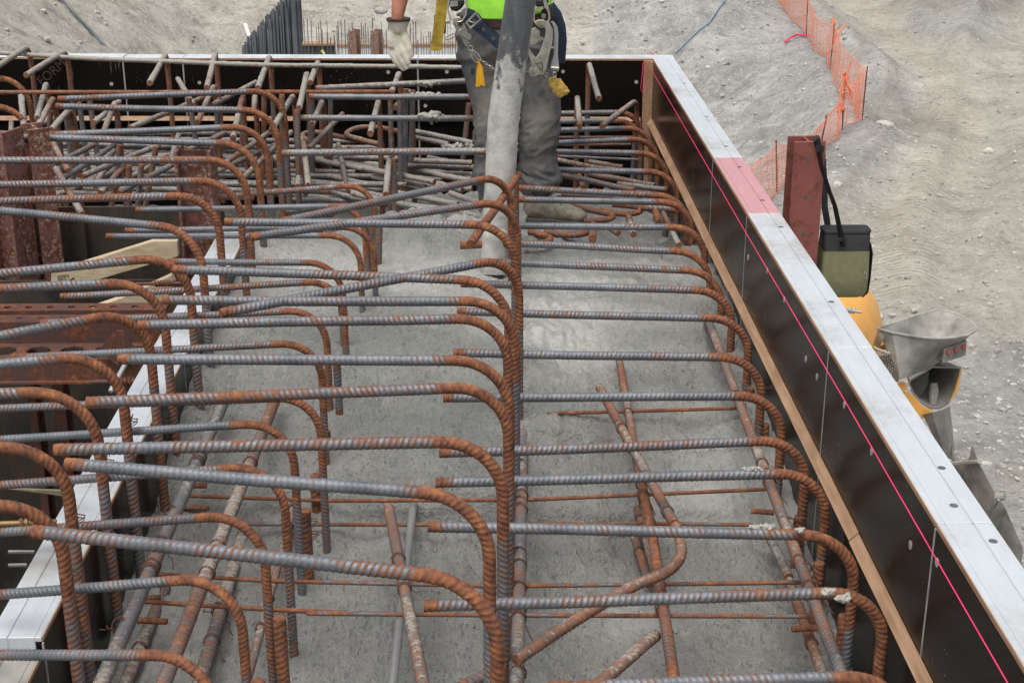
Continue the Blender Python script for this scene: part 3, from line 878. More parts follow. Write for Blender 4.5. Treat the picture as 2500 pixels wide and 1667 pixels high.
# name, label, group, category, corner points, bend radius (<0 = free curve), bar radius, cement cover, rust
BARS = [
    ('hooked_rebar', 'rusty hooked bar of the middle row, first hook counting from the camera', 'hooked bars of the middle row', 'rebar', [(-0.9072, 2.65, 0.68), (0.022, 2.4333, 0.68), (0.022, 2.4333, -0.28)], 0.14, 0.0145, 0.0, 0.28),
    ('hooked_rebar', 'rusty hooked bar of the middle row, second hook counting from the camera', 'hooked bars of the middle row', 'rebar', [(-0.922, 2.9616, 0.68), (0.009, 2.7796, 0.68), (0.009, 2.7796, -0.28)], 0.14, 0.0145, 0.0, 0.28),
    ('hooked_rebar', 'rusty hooked bar of the middle row, third hook counting from the camera', 'hooked bars of the middle row', 'rebar', [(-0.97, 3.041, 0.68), (0.0422, 3.0614, 0.68), (0.0422, 3.0614, -0.28)], 0.14, 0.0145, 0.0, 0.28),
    ('hooked_rebar', 'rusty hooked bar of the middle row, fourth hook counting from the camera', 'hooked bars of the middle row', 'rebar', [(-0.9635, 3.3103, 0.68), (0.0617, 3.3916, 0.68), (0.0617, 3.3916, -0.28)], 0.14, 0.0145, 0.0, 0.28),
    ('hooked_rebar', 'rusty hooked bar of the middle row, fifth hook counting from the camera', 'hooked bars of the middle row', 'rebar', [(-0.9494, 3.5866, 0.68), (0.0664, 3.5632, 0.68), (0.0664, 3.5632, -0.28)], 0.14, 0.0145, 0.0, 0.28),
    ('hooked_rebar', 'rusty hooked bar of the middle row, sixth hook counting from the camera', 'hooked bars of the middle row', 'rebar', [(-0.9522, 3.8407, 0.68), (0.0695, 3.8861, 0.68), (0.0695, 3.8861, -0.28)], 0.14, 0.0145, 0.0, 0.28),
    ('hooked_rebar', 'rusty hooked bar of the middle row, seventh hook counting from the camera', 'hooked bars of the middle row', 'rebar', [(-0.9266, 4.0491, 0.68), (0.0931, 4.0251, 0.68), (0.0931, 4.0251, -0.28)], 0.14, 0.0145, 0.0, 0.28),
    ('hooked_rebar', 'rusty hooked bar of the middle row, eighth hook counting from the camera', 'hooked bars of the middle row', 'rebar', [(-0.95, 4.337, 0.68), (0.0768, 4.1998, 0.68), (0.0768, 4.1998, -0.28)], 0.14, 0.0145, 0.0, 0.28),
    ('hooked_rebar', 'rusty hooked bar of the middle row, ninth hook counting from the camera', 'hooked bars of the middle row', 'rebar', [(-0.7412, 3.9322, 0.68), (0.1144, 4.4601, 0.68), (0.1144, 4.4601, -0.28)], 0.14, 0.0145, 0.0, 0.28),
    ('hooked_rebar', 'rusty hooked bar of the middle row, tenth hook counting from the camera', 'hooked bars of the middle row', 'rebar', [(-0.8758, 4.8502, 0.68), (0.111, 4.7884, 0.68), (0.111, 4.7884, -0.28)], 0.14, 0.0145, 0.0, 0.28),
    ('hooked_rebar', 'rusty hooked bar of the middle row, eleventh hook counting from the camera', 'hooked bars of the middle row', 'rebar', [(-0.7639, 4.6678, 0.68), (0.1258, 5.1202, 0.68), (0.1258, 5.1202, -0.28)], 0.14, 0.0145, 0.0, 0.28),
    ('hooked_rebar', 'rusty hooked bar of the middle row, twelfth hook counting from the camera', 'hooked bars of the middle row', 'rebar', [(-0.6813, 4.8568, 0.68), (0.1109, 5.4821, 0.68), (0.1109, 5.4821, -0.28)], 0.14, 0.0145, 0.0, 0.28),
    ('hooked_rebar', 'rusty hooked bar of the middle row, thirteenth hook counting from the camera', 'hooked bars of the middle row', 'rebar', [(-0.8438, 6.1139, 0.61), (0.1425, 6.1335, 0.61), (0.1425, 6.1335, -0.15)], 0.14, 0.0145, 0.35, 0.28),
    ('hooked_rebar', 'rusty hooked bar of the middle row, fourteenth hook counting from the camera', 'hooked bars of the middle row', 'rebar', [(-0.8794, 7.0329, 0.56), (0.1149, 6.9932, 0.56), (0.1149, 6.9932, -0.15)], 0.14, 0.0145, 0.3, 0.28),
    ('hooked_rebar', 'rusty hooked bar of the middle row, fifteenth hook counting from the camera', 'hooked bars of the middle row', 'rebar', [(-0.8592, 7.3265, 0.6), (0.1146, 7.3064, 0.6), (0.1146, 7.3064, -0.15)], 0.14, 0.0145, 0.3, 0.28),
    ('hooked_rebar', 'rusty hooked bar of the middle row, sixteenth hook counting from the camera', 'hooked bars of the middle row', 'rebar', [(-0.8509, 7.5306, 0.6), (0.1096, 7.763, 0.6), (0.1096, 7.763, -0.15)], 0.14, 0.0145, 0.3, 0.28),
    ('hooked_rebar', 'hooked bar along the right form, first of its row from the photo bottom', 'hooked bars along the right form', 'rebar', [(0.1295, 2.5892, 0.34), (0.8851, 2.6167, 0.34), (0.8851, 2.6167, -0.35)], 0.135, 0.0145, 0.0, 0.3),
    ('hooked_rebar', 'hooked bar along the right form, second of its row from the photo bottom', 'hooked bars along the right form', 'rebar', [(-0.1406, 2.9136, 0.34), (0.9279, 2.9602, 0.34), (0.9279, 2.9602, -0.35)], 0.135, 0.0145, 0.0, 0.3),
    ('hooked_rebar', 'hooked bar along the right form, third of its row from the photo bottom', 'hooked bars along the right form', 'rebar', [(-0.143, 3.2898, 0.34), (0.9245, 3.226, 0.34), (0.9245, 3.226, -0.35)], 0.135, 0.0145, 0.0, 0.3),
    ('hooked_rebar', 'hooked bar along the right form, fourth of its row from the photo bottom', 'hooked bars along the right form', 'rebar', [(-0.1311, 3.5361, 0.34), (0.93, 3.5805, 0.34), (0.93, 3.5805, -0.35)], 0.135, 0.0145, 0.0, 0.3),
    ('hooked_rebar', 'hooked bar along the right form, fifth of its row from the photo bottom', 'hooked bars along the right form', 'rebar', [(-0.1256, 3.7219, 0.34), (0.9175, 3.7906, 0.34), (0.9175, 3.7906, -0.35)], 0.135, 0.0145, 0.0, 0.3),
    ('hooked_rebar', 'hooked bar along the right form, sixth of its row from the photo bottom', 'hooked bars along the right form', 'rebar', [(-0.1236, 4.1125, 0.34), (0.9104, 4.107, 0.34), (0.9104, 4.107, -0.35)], 0.135, 0.0145, 0.0, 0.3),
    ('hooked_rebar', 'hooked bar along the right form, seventh of its row from the photo bottom', 'hooked bars along the right form', 'rebar', [(-0.0984, 4.4818, 0.34), (0.9051, 4.42, 0.34), (0.9051, 4.42, -0.35)], 0.135, 0.0145, 0.0, 0.3),
    ('hooked_rebar', 'hooked bar along the right form, eighth of its row from the photo bottom', 'hooked bars along the right form', 'rebar', [(-0.0919, 4.8796, 0.34), (0.9251, 4.785, 0.34), (0.9251, 4.785, -0.35)], 0.135, 0.0145, 0.0, 0.3),
    ('hooked_rebar', 'hooked bar along the right form, ninth of its row from the photo bottom', 'hooked bars along the right form', 'rebar', [(-0.0825, 5.1829, 0.34), (0.9132, 5.0745, 0.34), (0.9132, 5.0745, -0.35)], 0.135, 0.0145, 0.0, 0.3),
    ('hooked_rebar', 'hooked bar along the right form, tenth of its row from the photo bottom', 'hooked bars along the right form', 'rebar', [(0.0575, 5.4322, 0.34), (0.911, 5.3057, 0.34), (0.911, 5.3057, -0.35)], 0.135, 0.0145, 0.0, 0.3),
    ('hooked_rebar', 'hooked bar along the right form, eleventh of its row from the photo bottom', 'hooked bars along the right form', 'rebar', [(0.0605, 5.6929, 0.34), (0.9006, 5.5407, 0.34), (0.9006, 5.5407, -0.35)], 0.135, 0.0145, 0.0, 0.3),
    ('hooked_rebar', 'hooked bar along the right form, twelfth of its row from the photo bottom', 'hooked bars along the right form', 'rebar', [(0.0634, 5.9375, 0.34), (0.93, 5.8887, 0.34), (0.93, 5.8887, -0.35)], 0.135, 0.0145, 0.0, 0.3),
    ('hooked_rebar', 'hooked bar along the right form, thirteenth of its row from the photo bottom', 'hooked bars along the right form', 'rebar', [(0.1599, 6.3338, 0.34), (0.93, 6.2734, 0.34), (0.93, 6.2734, -0.35)], 0.135, 0.0145, 0.0, 0.3),
    ('hooked_rebar', 'hooked bar along the right form, fourteenth of its row from the photo bottom', 'hooked bars along the right form', 'rebar', [(0.165, 6.5402, 0.34), (0.9205, 6.3575, 0.34), (0.9205, 6.3575, -0.35)], 0.135, 0.0145, 0.0, 0.3),
    ('hooked_rebar', 'hooked bar along the right form, fifteenth of its row from the photo bottom', 'hooked bars along the right form', 'rebar', [(0.1382, 6.8878, 0.34), (0.93, 6.803, 0.34), (0.93, 6.803, -0.35)], 0.135, 0.0145, 0.0, 0.3),
    ('hooked_rebar', 'hooked bar along the right form, sixteenth of its row from the photo bottom', 'hooked bars along the right form', 'rebar', [(0.1453, 7.2385, 0.34), (0.9251, 7.1734, 0.34), (0.9251, 7.1734, -0.35)], 0.135, 0.0145, 0.0, 0.3),
    ('hooked_rebar', 'hooked bar along the right form, seventeenth of its row from the photo bottom', 'hooked bars along the right form', 'rebar', [(0.1479, 7.3713, 0.34), (0.9147, 7.4948, 0.34), (0.9147, 7.4948, -0.35)], 0.135, 0.0145, 0.0, 0.3),
    ('hooked_rebar', 'hooked bar along the right form, eighteenth of its row from the photo bottom', 'hooked bars along the right form', 'rebar', [(0.154, 7.6714, 0.34), (0.9099, 7.7544, 0.34), (0.9099, 7.7544, -0.35)], 0.135, 0.0145, 0.0, 0.3),
    ('hooked_rebar', 'hooked bar along the right form, nineteenth of its row from the photo bottom', 'hooked bars along the right form', 'rebar', [(0.1586, 7.9025, 0.34), (0.8711, 7.9244, 0.34), (0.8711, 7.9244, -0.35)], 0.135, 0.0145, 0.0, 0.3),
    ('hooked_rebar', 'hooked bar along the right form, twentieth of its row from the photo bottom', 'hooked bars along the right form', 'rebar', [(0.1629, 8.116, 0.34), (0.8973, 8.1294, 0.34), (0.8973, 8.1294, -0.35)], 0.135, 0.0145, 0.0, 0.3),
    ('hooked_rebar', 'thinner hooked bar of the inner left row, first from the photo bottom', 'hooked bars of the inner left row', 'rebar', [(-1.0392, 2.6737, 0.38), (-0.528, 2.4733, 0.5057), (-0.528, 2.4733, -0.3)], 0.11, 0.0118, 0.0, 0.3),
    ('hooked_rebar', 'thinner hooked bar of the inner left row, second from the photo bottom', 'hooked bars of the inner left row', 'rebar', [(-1.1125, 2.9121, 0.38), (-0.5275, 2.7807, 0.5031), (-0.5275, 2.7807, -0.3)], 0.11, 0.0118, 0.0, 0.3),
    ('hooked_rebar', 'thinner hooked bar of the inner left row, third from the photo bottom', 'hooked bars of the inner left row', 'rebar', [(-1.2029, 3.2058, 0.38), (-0.5176, 3.0704, 0.4994), (-0.5176, 3.0704, -0.3)], 0.11, 0.0118, 0.0, 0.3),
    ('hooked_rebar', 'thinner hooked bar of the inner left row, fourth from the photo bottom', 'hooked bars of the inner left row', 'rebar', [(-1.2821, 3.4634, 0.38), (-0.5035, 3.3364, 0.4968), (-0.5035, 3.3364, -0.3)], 0.11, 0.0118, 0.0, 0.3),
    ('hooked_rebar', 'thinner hooked bar of the inner left row, fifth from the photo bottom', 'hooked bars of the inner left row', 'rebar', [(-1.3691, 3.7462, 0.38), (-0.5109, 3.5995, 0.4951), (-0.5109, 3.5995, -0.3)], 0.11, 0.0118, 0.0, 0.3),
    ('hooked_rebar', 'thinner hooked bar of the inner left row, sixth from the photo bottom', 'hooked bars of the inner left row', 'rebar', [(-1.4057, 3.8461, 0.43), (-0.4584, 3.7902, 0.4869), (-0.4584, 3.7902, -0.3)], 0.11, 0.0118, 0.0, 0.3),
    ('hooked_rebar', 'thinner hooked bar of the inner left row, seventh from the photo bottom', 'hooked bars of the inner left row', 'rebar', [(-1.4496, 4.2495, 0.43), (-0.4972, 4.2046, 0.4868), (-0.4972, 4.2046, -0.3)], 0.11, 0.0118, 0.0, 0.3),
    ('hooked_rebar', 'thinner hooked bar of the inner left row, eighth from the photo bottom', 'hooked bars of the inner left row', 'rebar', [(-1.4422, 4.5512, 0.43), (-0.51, 4.4989, 0.487), (-0.51, 4.4989, -0.3)], 0.11, 0.0118, 0.0, 0.3),
    ('hooked_rebar', 'thinner hooked bar of the inner left row, ninth from the photo bottom', 'hooked bars of the inner left row', 'rebar', [(-1.4464, 4.8043, 0.43), (-0.4794, 4.7996, 0.4867), (-0.4794, 4.7996, -0.3)], 0.11, 0.0118, 0.0, 0.3),
    ('hooked_rebar', 'thinner hooked bar of the inner left row, tenth from the photo bottom', 'hooked bars of the inner left row', 'rebar', [(-1.1493, 5.1968, 0.43), (-0.4978, 4.971, 0.49), (-0.4978, 4.971, -0.3)], 0.11, 0.0118, 0.0, 0.3),
    ('hooked_rebar', 'thinner hooked bar of the inner left row, eleventh from the photo bottom', 'hooked bars of the inner left row', 'rebar', [(-1.457, 5.5162, 0.43), (-0.4622, 5.3256, 0.4864), (-0.4622, 5.3256, -0.3)], 0.11, 0.0118, 0.0, 0.3),
    ('hooked_rebar', 'thinner hooked bar of the inner left row, twelfth from the photo bottom', 'hooked bars of the inner left row', 'rebar', [(-1.3989, 5.5886, 0.43), (-0.4185, 5.4358, 0.4865), (-0.4185, 5.4358, -0.3)], 0.11, 0.0118, 0.0, 0.3),
    ('hooked_rebar', 'thinner hooked bar of the inner left row, thirteenth from the photo bottom', 'hooked bars of the inner left row', 'rebar', [(-1.4224, 5.8844, 0.43), (-0.4734, 5.7267, 0.4868), (-0.4734, 5.7267, -0.3)], 0.11, 0.0118, 0.0, 0.3),
    ('hooked_rebar', 'thinner hooked bar of the inner left row, fourteenth from the photo bottom', 'hooked bars of the inner left row', 'rebar', [(-1.1346, 6.0835, 0.43), (-0.4573, 6.0624, 0.4902), (-0.4573, 6.0624, -0.3)], 0.11, 0.0118, 0.0, 0.3),
    ('hooked_rebar', 'bar with its rusty bend beside the left form, first bend from the bottom', 'hooked bars along the left form', 'rebar', [(-1.2511, 2.6727, 0.68), (-0.9048, 2.8144, 0.68), (-0.9048, 2.8144, -0.3)], 0.145, 0.0145, 0.0, 0.34),
    ('hooked_rebar', 'bar with its rusty bend beside the left form, second bend from the bottom', 'hooked bars along the left form', 'rebar', [(-1.2465, 3.0174, 0.68), (-0.9641, 3.0872, 0.68), (-0.9641, 3.0872, -0.3)], 0.145, 0.0145, 0.0, 0.34),
    ('hooked_rebar', 'bar with its rusty bend beside the left form, third bend from the bottom', 'hooked bars along the left form', 'rebar', [(-1.3665, 3.3598, 0.68), (-0.966, 3.3827, 0.68), (-0.966, 3.3827, -0.3)], 0.145, 0.0145, 0.0, 0.34),
    ('hooked_rebar', 'bar with its rusty bend beside the left form, fourth bend from the bottom', 'hooked bars along the left form', 'rebar', [(-1.3925, 3.5191, 0.68), (-0.9605, 3.6364, 0.68), (-0.9605, 3.6364, -0.3)], 0.145, 0.0145, 0.0, 0.34),
    ('hooked_rebar', 'bar with its rusty bend beside the left form, fifth bend from the bottom', 'hooked bars along the left form', 'rebar', [(-1.4179, 3.6975, 0.68), (-0.9597, 3.982, 0.68), (-0.9597, 3.982, -0.3)], 0.145, 0.0145, 0.0, 0.34),
    ('hooked_rebar', 'bar with its rusty bend beside the left form, sixth bend from the bottom', 'hooked bars along the left form', 'rebar', [(-1.5954, 4.1414, 0.68), (-0.966, 4.2236, 0.68), (-0.966, 4.2236, -0.3)], 0.145, 0.0145, 0.0, 0.34),
    ('hooked_rebar', 'bar with its rusty bend beside the left form, seventh bend from the bottom', 'hooked bars along the left form', 'rebar', [(-1.6349, 4.2583, 0.68), (-0.9361, 4.4873, 0.68), (-0.9361, 4.4873, -0.3)], 0.145, 0.0145, 0.0, 0.34),
    ('hooked_rebar', 'bar with its rusty bend beside the left form, eighth bend from the bottom', 'hooked bars along the left form', 'rebar', [(-1.9245, 5.0844, 0.68), (-0.9452, 4.7597, 0.68), (-0.9452, 4.7597, -0.3)], 0.145, 0.0145, 0.0, 0.34),
    ('hooked_rebar', 'bar with its rusty bend beside the left form, ninth bend from the bottom', 'hooked bars along the left form', 'rebar', [(-1.9311, 5.1038, 0.68), (-0.9612, 5.2003, 0.68), (-0.9612, 5.2003, -0.3)], 0.145, 0.0145, 0.0, 0.34),
    ('hooked_rebar', 'bar with its rusty bend beside the left form, tenth bend from the bottom', 'hooked bars along the left form', 'rebar', [(-1.9464, 5.3405, 0.68), (-0.9135, 5.4089, 0.68), (-0.9135, 5.4089, -0.3)], 0.145, 0.0145, 0.0, 0.34),
    ('hooked_rebar', 'bar with its rusty bend beside the left form, eleventh bend from the bottom', 'hooked bars along the left form', 'rebar', [(-2.0748, 5.731, 0.68), (-0.9355, 5.7213, 0.68), (-0.9355, 5.7213, -0.3)], 0.145, 0.0145, 0.0, 0.34),
    ('hooked_rebar', 'bar with its rusty bend beside the left form, twelfth bend from the bottom', 'hooked bars along the left form', 'rebar', [(-1.9488, 6.1358, 0.68), (-0.9248, 5.9837, 0.68), (-0.9248, 5.9837, -0.3)], 0.145, 0.0145, 0.0, 0.34),
    ('hooked_rebar', 'bar with its rusty bend beside the left form, thirteenth bend from the bottom', 'hooked bars along the left form', 'rebar', [(-1.8309, 6.1798, 0.68), (-0.9334, 6.3159, 0.68), (-0.9334, 6.3159, -0.3)], 0.145, 0.0145, 0.0, 0.34),
    ('hooked_rebar', 'bar with its rusty bend beside the left form, fourteenth bend from the bottom', 'hooked bars along the left form', 'rebar', [(-1.9496, 6.7428, 0.68), (-0.9275, 6.6282, 0.68), (-0.9275, 6.6282, -0.3)], 0.145, 0.0145, 0.0, 0.34),
    ('hooked_rebar', 'bar with its rusty bend beside the left form, fifteenth bend from the bottom', 'hooked bars along the left form', 'rebar', [(-1.9886, 6.9157, 0.68), (-0.9571, 7.1008, 0.68), (-0.9571, 7.1008, -0.3)], 0.145, 0.0145, 0.0, 0.34),
    ('hooked_rebar', 'rusty hook bend at the left photo edge before the back form, upper one', 'hooked bars along the left form', 'rebar', [(-2.5584, 7.6038, 0.65), (-2.3081, 7.5322, 0.65), (-2.3081, 7.5322, -0.3)], 0.145, 0.0145, 0.0, 0.34),
    ('hooked_rebar', 'rusty hook bend at the left photo edge before the back form, lower one', 'hooked bars along the left form', 'rebar', [(-2.3629, 6.8936, 0.65), (-2.1272, 6.8887, 0.65), (-2.1272, 6.8887, -0.3)], 0.145, 0.0145, 0.0, 0.34),
    ('hooked_rebar', 'bar hooked towards the camera before the back form, first cut end counting from the left', 'hooked bars along the back form', 'rebar', [(-2.4627, 7.5152, 0.7113), (-2.4816, 8.2, 0.7113), (-2.4816, 8.2, -0.15)], 0.09, 0.0148, 0.7360000000000001, 0.5),
    ('hooked_rebar', 'bar hooked towards the camera before the back form, second cut end counting from the left', 'hooked bars along the back form', 'rebar', [(-2.0908, 6.6861, 0.5773), (-2.3759, 7.6191, 0.5773), (-2.3759, 7.6191, -0.15)], 0.09, 0.0148, 0.46, 0.5),
    ('hooked_rebar', 'bar hooked towards the camera before the back form, third cut end counting from the left', 'hooked bars along the back form', 'rebar', [(-2.2929, 7.4686, 0.6856), (-2.2779, 8.2, 0.6856), (-2.2779, 8.2, -0.15)], 0.09, 0.0148, 0.644, 0.5),
    ('hooked_rebar', 'bar hooked towards the camera before the back form, fourth cut end counting from the left', 'hooked bars along the back form', 'rebar', [(-2.1527, 7.1028, 0.5445), (-2.3553, 8.0195, 0.5445), (-2.3553, 8.0195, -0.15)], 0.09, 0.0148, 0.644, 0.5),
    ('hooked_rebar', 'bar hooked towards the camera before the back form, fifth cut end counting from the left', 'hooked bars along the back form', 'rebar', [(-2.1163, 6.972, 0.5306), (-2.2356, 7.7197, 0.5306), (-2.2356, 7.7197, -0.15)], 0.09, 0.0148, 0.552, 0.5),
    ('hooked_rebar', 'bar hooked towards the camera before the back form, sixth cut end counting from the left', 'hooked bars along the back form', 'rebar', [(-2.0918, 7.1093, 0.4883), (-2.1266, 7.62, 0.4883), (-2.1266, 7.62, -0.15)], 0.09, 0.0148, 0.6900000000000001, 0.5),
    ('hooked_rebar', 'bar hooked towards the camera before the back form, seventh cut end counting from the left', 'hooked bars along the back form', 'rebar', [(-1.8063, 6.9794, 0.507), (-1.9172, 7.7198, 0.507), (-1.9172, 7.7198, -0.15)], 0.09, 0.0148, 0.46, 0.5),
    ('hooked_rebar', 'bar hooked towards the camera before the back form, eighth cut end counting from the left', 'hooked bars along the back form', 'rebar', [(-1.649, 7.3382, 0.6658), (-1.7343, 8.1999, 0.6658), (-1.7343, 8.1999, -0.15)], 0.09, 0.0148, 0.7360000000000001, 0.5),
    ('hooked_rebar', 'bar hooked towards the camera before the back form, ninth cut end counting from the left', 'hooked bars along the back form', 'rebar', [(-1.3808, 7.0964, 0.5229), (-1.458, 8.0699, 0.5229), (-1.458, 8.0699, -0.15)], 0.09, 0.0148, 0.41400000000000003, 0.5),
    ('hooked_rebar', 'bar hooked towards the camera before the back form, tenth cut end counting from the left', 'hooked bars along the back form', 'rebar', [(-1.3416, 7.1997, 0.6706), (-1.4641, 8.1999, 0.6706), (-1.4641, 8.1999, -0.15)], 0.09, 0.0148, 0.6900000000000001, 0.5),
    ('hooked_rebar', 'bar hooked towards the camera before the back form, eleventh cut end counting from the left', 'hooked bars along the back form', 'rebar', [(-1.1561, 6.759, 0.5242), (-1.2547, 7.7199, 0.5242), (-1.2547, 7.7199, -0.15)], 0.09, 0.0148, 0.41400000000000003, 0.5),
    ('hooked_rebar', 'bar hooked towards the camera before the back form, twelfth cut end counting from the left', 'hooked bars along the back form', 'rebar', [(-1.1728, 7.5324, 0.4779), (-1.2342, 8.0198, 0.4779), (-1.2342, 8.0198, -0.15)], 0.09, 0.0148, 0.46, 0.5),
    ('hooked_rebar', 'bar hooked towards the camera before the back form, thirteenth cut end counting from the left', 'hooked bars along the back form', 'rebar', [(-1.1035, 7.2691, 0.6541), (-1.1662, 8.2, 0.6541), (-1.1662, 8.2, -0.15)], 0.09, 0.0148, 0.782, 0.5),
    ('hooked_rebar', 'bar hooked towards the camera before the back form, fourteenth cut end counting from the left', 'hooked bars along the back form', 'rebar', [(-0.9754, 6.7519, 0.5582), (-0.9703, 7.62, 0.5582), (-0.9703, 7.62, -0.15)], 0.09, 0.0148, 0.41400000000000003, 0.5),
    ('hooked_rebar', 'bar hooked towards the camera before the back form, fifteenth cut end counting from the left', 'hooked bars along the back form', 'rebar', [(-0.8742, 7.0154, 0.6071), (-0.9382, 7.97, 0.6071), (-0.9382, 7.97, -0.15)], 0.09, 0.0148, 0.644, 0.5),
    ('hooked_rebar', 'bar hooked towards the camera before the back form, sixteenth cut end counting from the left', 'hooked bars along the back form', 'rebar', [(-0.7747, 6.4038, 0.3903), (-0.9004, 7.3198, 0.3903), (-0.9004, 7.3198, -0.15)], 0.09, 0.0148, 0.552, 0.5),
    ('hooked_rebar', 'bar hooked towards the camera before the back form, seventeenth cut end counting from the left', 'hooked bars along the back form', 'rebar', [(-0.8687, 7.4679, 0.6404), (-0.8907, 8.12, 0.6404), (-0.8907, 8.12, -0.15)], 0.09, 0.0148, 0.552, 0.5),
    ('hooked_rebar', 'bar hooked towards the camera before the back form, eighteenth cut end counting from the left', 'hooked bars along the back form', 'rebar', [(-0.839, 7.2198, 0.4862), (-0.8439, 7.82, 0.4862), (-0.8439, 7.82, -0.15)], 0.09, 0.0148, 0.6900000000000001, 0.5),
    ('hooked_rebar', 'bar hooked towards the camera before the back form, nineteenth cut end counting from the left', 'hooked bars along the back form', 'rebar', [(-0.5233, 6.8168, 0.5292), (-0.5332, 7.62, 0.5292), (-0.5332, 7.62, -0.15)], 0.09, 0.0148, 0.552, 0.5),
    ('hooked_rebar', 'bar hooked towards the camera before the back form, twentieth cut end counting from the left', 'hooked bars along the back form', 'rebar', [(-0.4271, 6.3301, 0.3667), (-0.4504, 7.02, 0.3667), (-0.4504, 7.02, -0.15)], 0.09, 0.0148, 0.46, 0.5),
    ('hooked_rebar', 'bar hooked towards the camera before the back form, twenty-first cut end counting from the left', 'hooked bars along the back form', 'rebar', [(-0.4624, 7.5313, 0.5799), (-0.4484, 8.12, 0.5799), (-0.4484, 8.12, -0.15)], 0.09, 0.0148, 0.8280000000000001, 0.5),
    ('hooked_rebar', 'bar hooked towards the camera before the back form, twenty-second cut end counting from the left', 'hooked bars along the back form', 'rebar', [(-0.4371, 7.3976, 0.5299), (-0.3736, 7.8698, 0.5299), (-0.3736, 7.8698, -0.15)], 0.09, 0.0148, 0.552, 0.5),
    ('hooked_rebar', 'bar hooked towards the camera before the back form, twenty-third cut end counting from the left', 'hooked bars along the back form', 'rebar', [(0.4802, 7.1427, 0.4839), (0.5146, 7.92, 0.4839), (0.5146, 7.92, -0.15)], 0.09, 0.0148, 0.36800000000000005, 0.5),
    ('hooked_rebar', 'bar hooked towards the camera before the back form, twenty-fourth cut end counting from the left', 'hooked bars along the back form', 'rebar', [(0.5743, 7.1851, 0.6133), (0.592, 8.17, 0.6133), (0.592, 8.17, -0.15)], 0.09, 0.0148, 0.41400000000000003, 0.5),
    ('hooked_rebar', 'bar hooked towards the camera before the back form, twenty-fifth cut end counting from the left', 'hooked bars along the back form', 'rebar', [(0.6112, 7.4272, 0.419), (0.8642, 8.1188, 0.419), (0.8642, 8.1188, -0.15)], 0.09, 0.0148, 0.046000000000000006, 0.5),
    ('rebar', 'loose bar lying slanted over the back cage, first lower end counting from the left', 'slanted bars in the back cage', 'rebar', [(-2.2934, 7.9052, 0.3681), (-2.5901, 7.154, 0.3481)], 0.0, 0.0142, 0.3650106642356555, 0.5),
    ('rebar', 'loose bar lying slanted over the back cage, second lower end counting from the left', 'slanted bars in the back cage', 'rebar', [(-2.0652, 7.1966, 0.2365), (-2.4526, 6.7726, 0.2165)], 0.0, 0.0142, 0.3203530605009472, 0.5),
    ('rebar', 'loose bar lying slanted over the back cage, third lower end counting from the left', 'slanted bars in the back cage', 'rebar', [(-2.614, 8.15, 0.2937), (-2.3479, 7.2371, 0.2737)], 0.0, 0.0142, 0.3979069056195228, 0.5),
    ('rebar', 'loose bar lying slanted over the back cage, fourth lower end counting from the left', 'slanted bars in the back cage', 'rebar', [(-1.8719, 7.5376, 0.1865), (-2.2065, 6.7804, 0.1665)], 0.0, 0.0142, 0.2692643311936573, 0.5),
    ('rebar', 'loose bar lying slanted over the back cage, fifth lower end counting from the left', 'slanted bars in the back cage', 'rebar', [(-2.0868, 6.6771, 0.5), (-2.0649, 6.5581, 0.5)], 0.0, 0.0142, 0.5, 0.5),
    ('rebar', 'loose bar lying slanted over the back cage, sixth lower end counting from the left', 'slanted bars in the back cage', 'rebar', [(-1.9291, 7.2461, 0.38), (-2.0803, 6.5767, 0.38)], 0.0, 0.0142, 0.3, 0.5),
    ('rebar', 'loose bar lying slanted over the back cage, seventh lower end counting from the left', 'slanted bars in the back cage', 'rebar', [(-1.8628, 7.5422, 0.3353), (-1.9895, 6.7506, 0.3153)], 0.0, 0.0142, 0.34748279337268184, 0.5),
    ('rebar', 'loose bar lying slanted over the back cage, eighth lower end counting from the left', 'slanted bars in the back cage', 'rebar', [(-2.0794, 7.0621, 0.44), (-1.853, 6.4838, 0.44)], 0.0, 0.0142, 0.45, 0.5),
    ('rebar', 'loose bar lying slanted over the back cage, ninth lower end counting from the left', 'slanted bars in the back cage', 'rebar', [(-1.9153, 7.8388, 0.1881), (-2.0295, 7.185, 0.1681)], 0.0, 0.0142, 0.2555551653010632, 0.5),
    ('rebar', 'loose bar lying slanted over the back cage, tenth lower end counting from the left', 'slanted bars in the back cage', 'rebar', [(-1.5862, 7.146, 0.4), (-1.8145, 6.5502, 0.4)], 0.0, 0.0142, 0.45, 0.5),
    ('rebar', 'loose bar lying slanted over the back cage, eleventh lower end counting from the left', 'slanted bars in the back cage', 'rebar', [(-1.9215, 6.5331, 0.44), (-1.6174, 5.7859, 0.44)], 0.0, 0.0142, 0.3, 0.5),
    ('rebar', 'loose bar lying slanted over the back cage, twelfth lower end counting from the left', 'slanted bars in the back cage', 'rebar', [(-1.9217, 7.8028, 0.48), (-1.9322, 7.294, 0.48)], 0.0, 0.0142, 0.5, 0.5),
    ('rebar', 'loose bar lying slanted over the back cage, thirteenth lower end counting from the left', 'slanted bars in the back cage', 'rebar', [(-1.9062, 7.5306, 0.2813), (-1.8546, 6.9082, 0.2613)], 0.0, 0.0142, 0.48968184728894015, 0.5),
    ('rebar', 'loose bar lying slanted over the back cage, fourteenth lower end counting from the left', 'slanted bars in the back cage', 'rebar', [(-1.7025, 6.8923, 0.36), (-1.7017, 6.4132, 0.36)], 0.0, 0.0142, 0.3, 0.5),
    ('rebar', 'loose bar lying slanted over the back cage, fifteenth lower end counting from the left', 'slanted bars in the back cage', 'rebar', [(-1.5308, 7.8279, 0.2686), (-1.7749, 6.9099, 0.2486)], 0.0, 0.0142, 0.32085823851875905, 0.5),
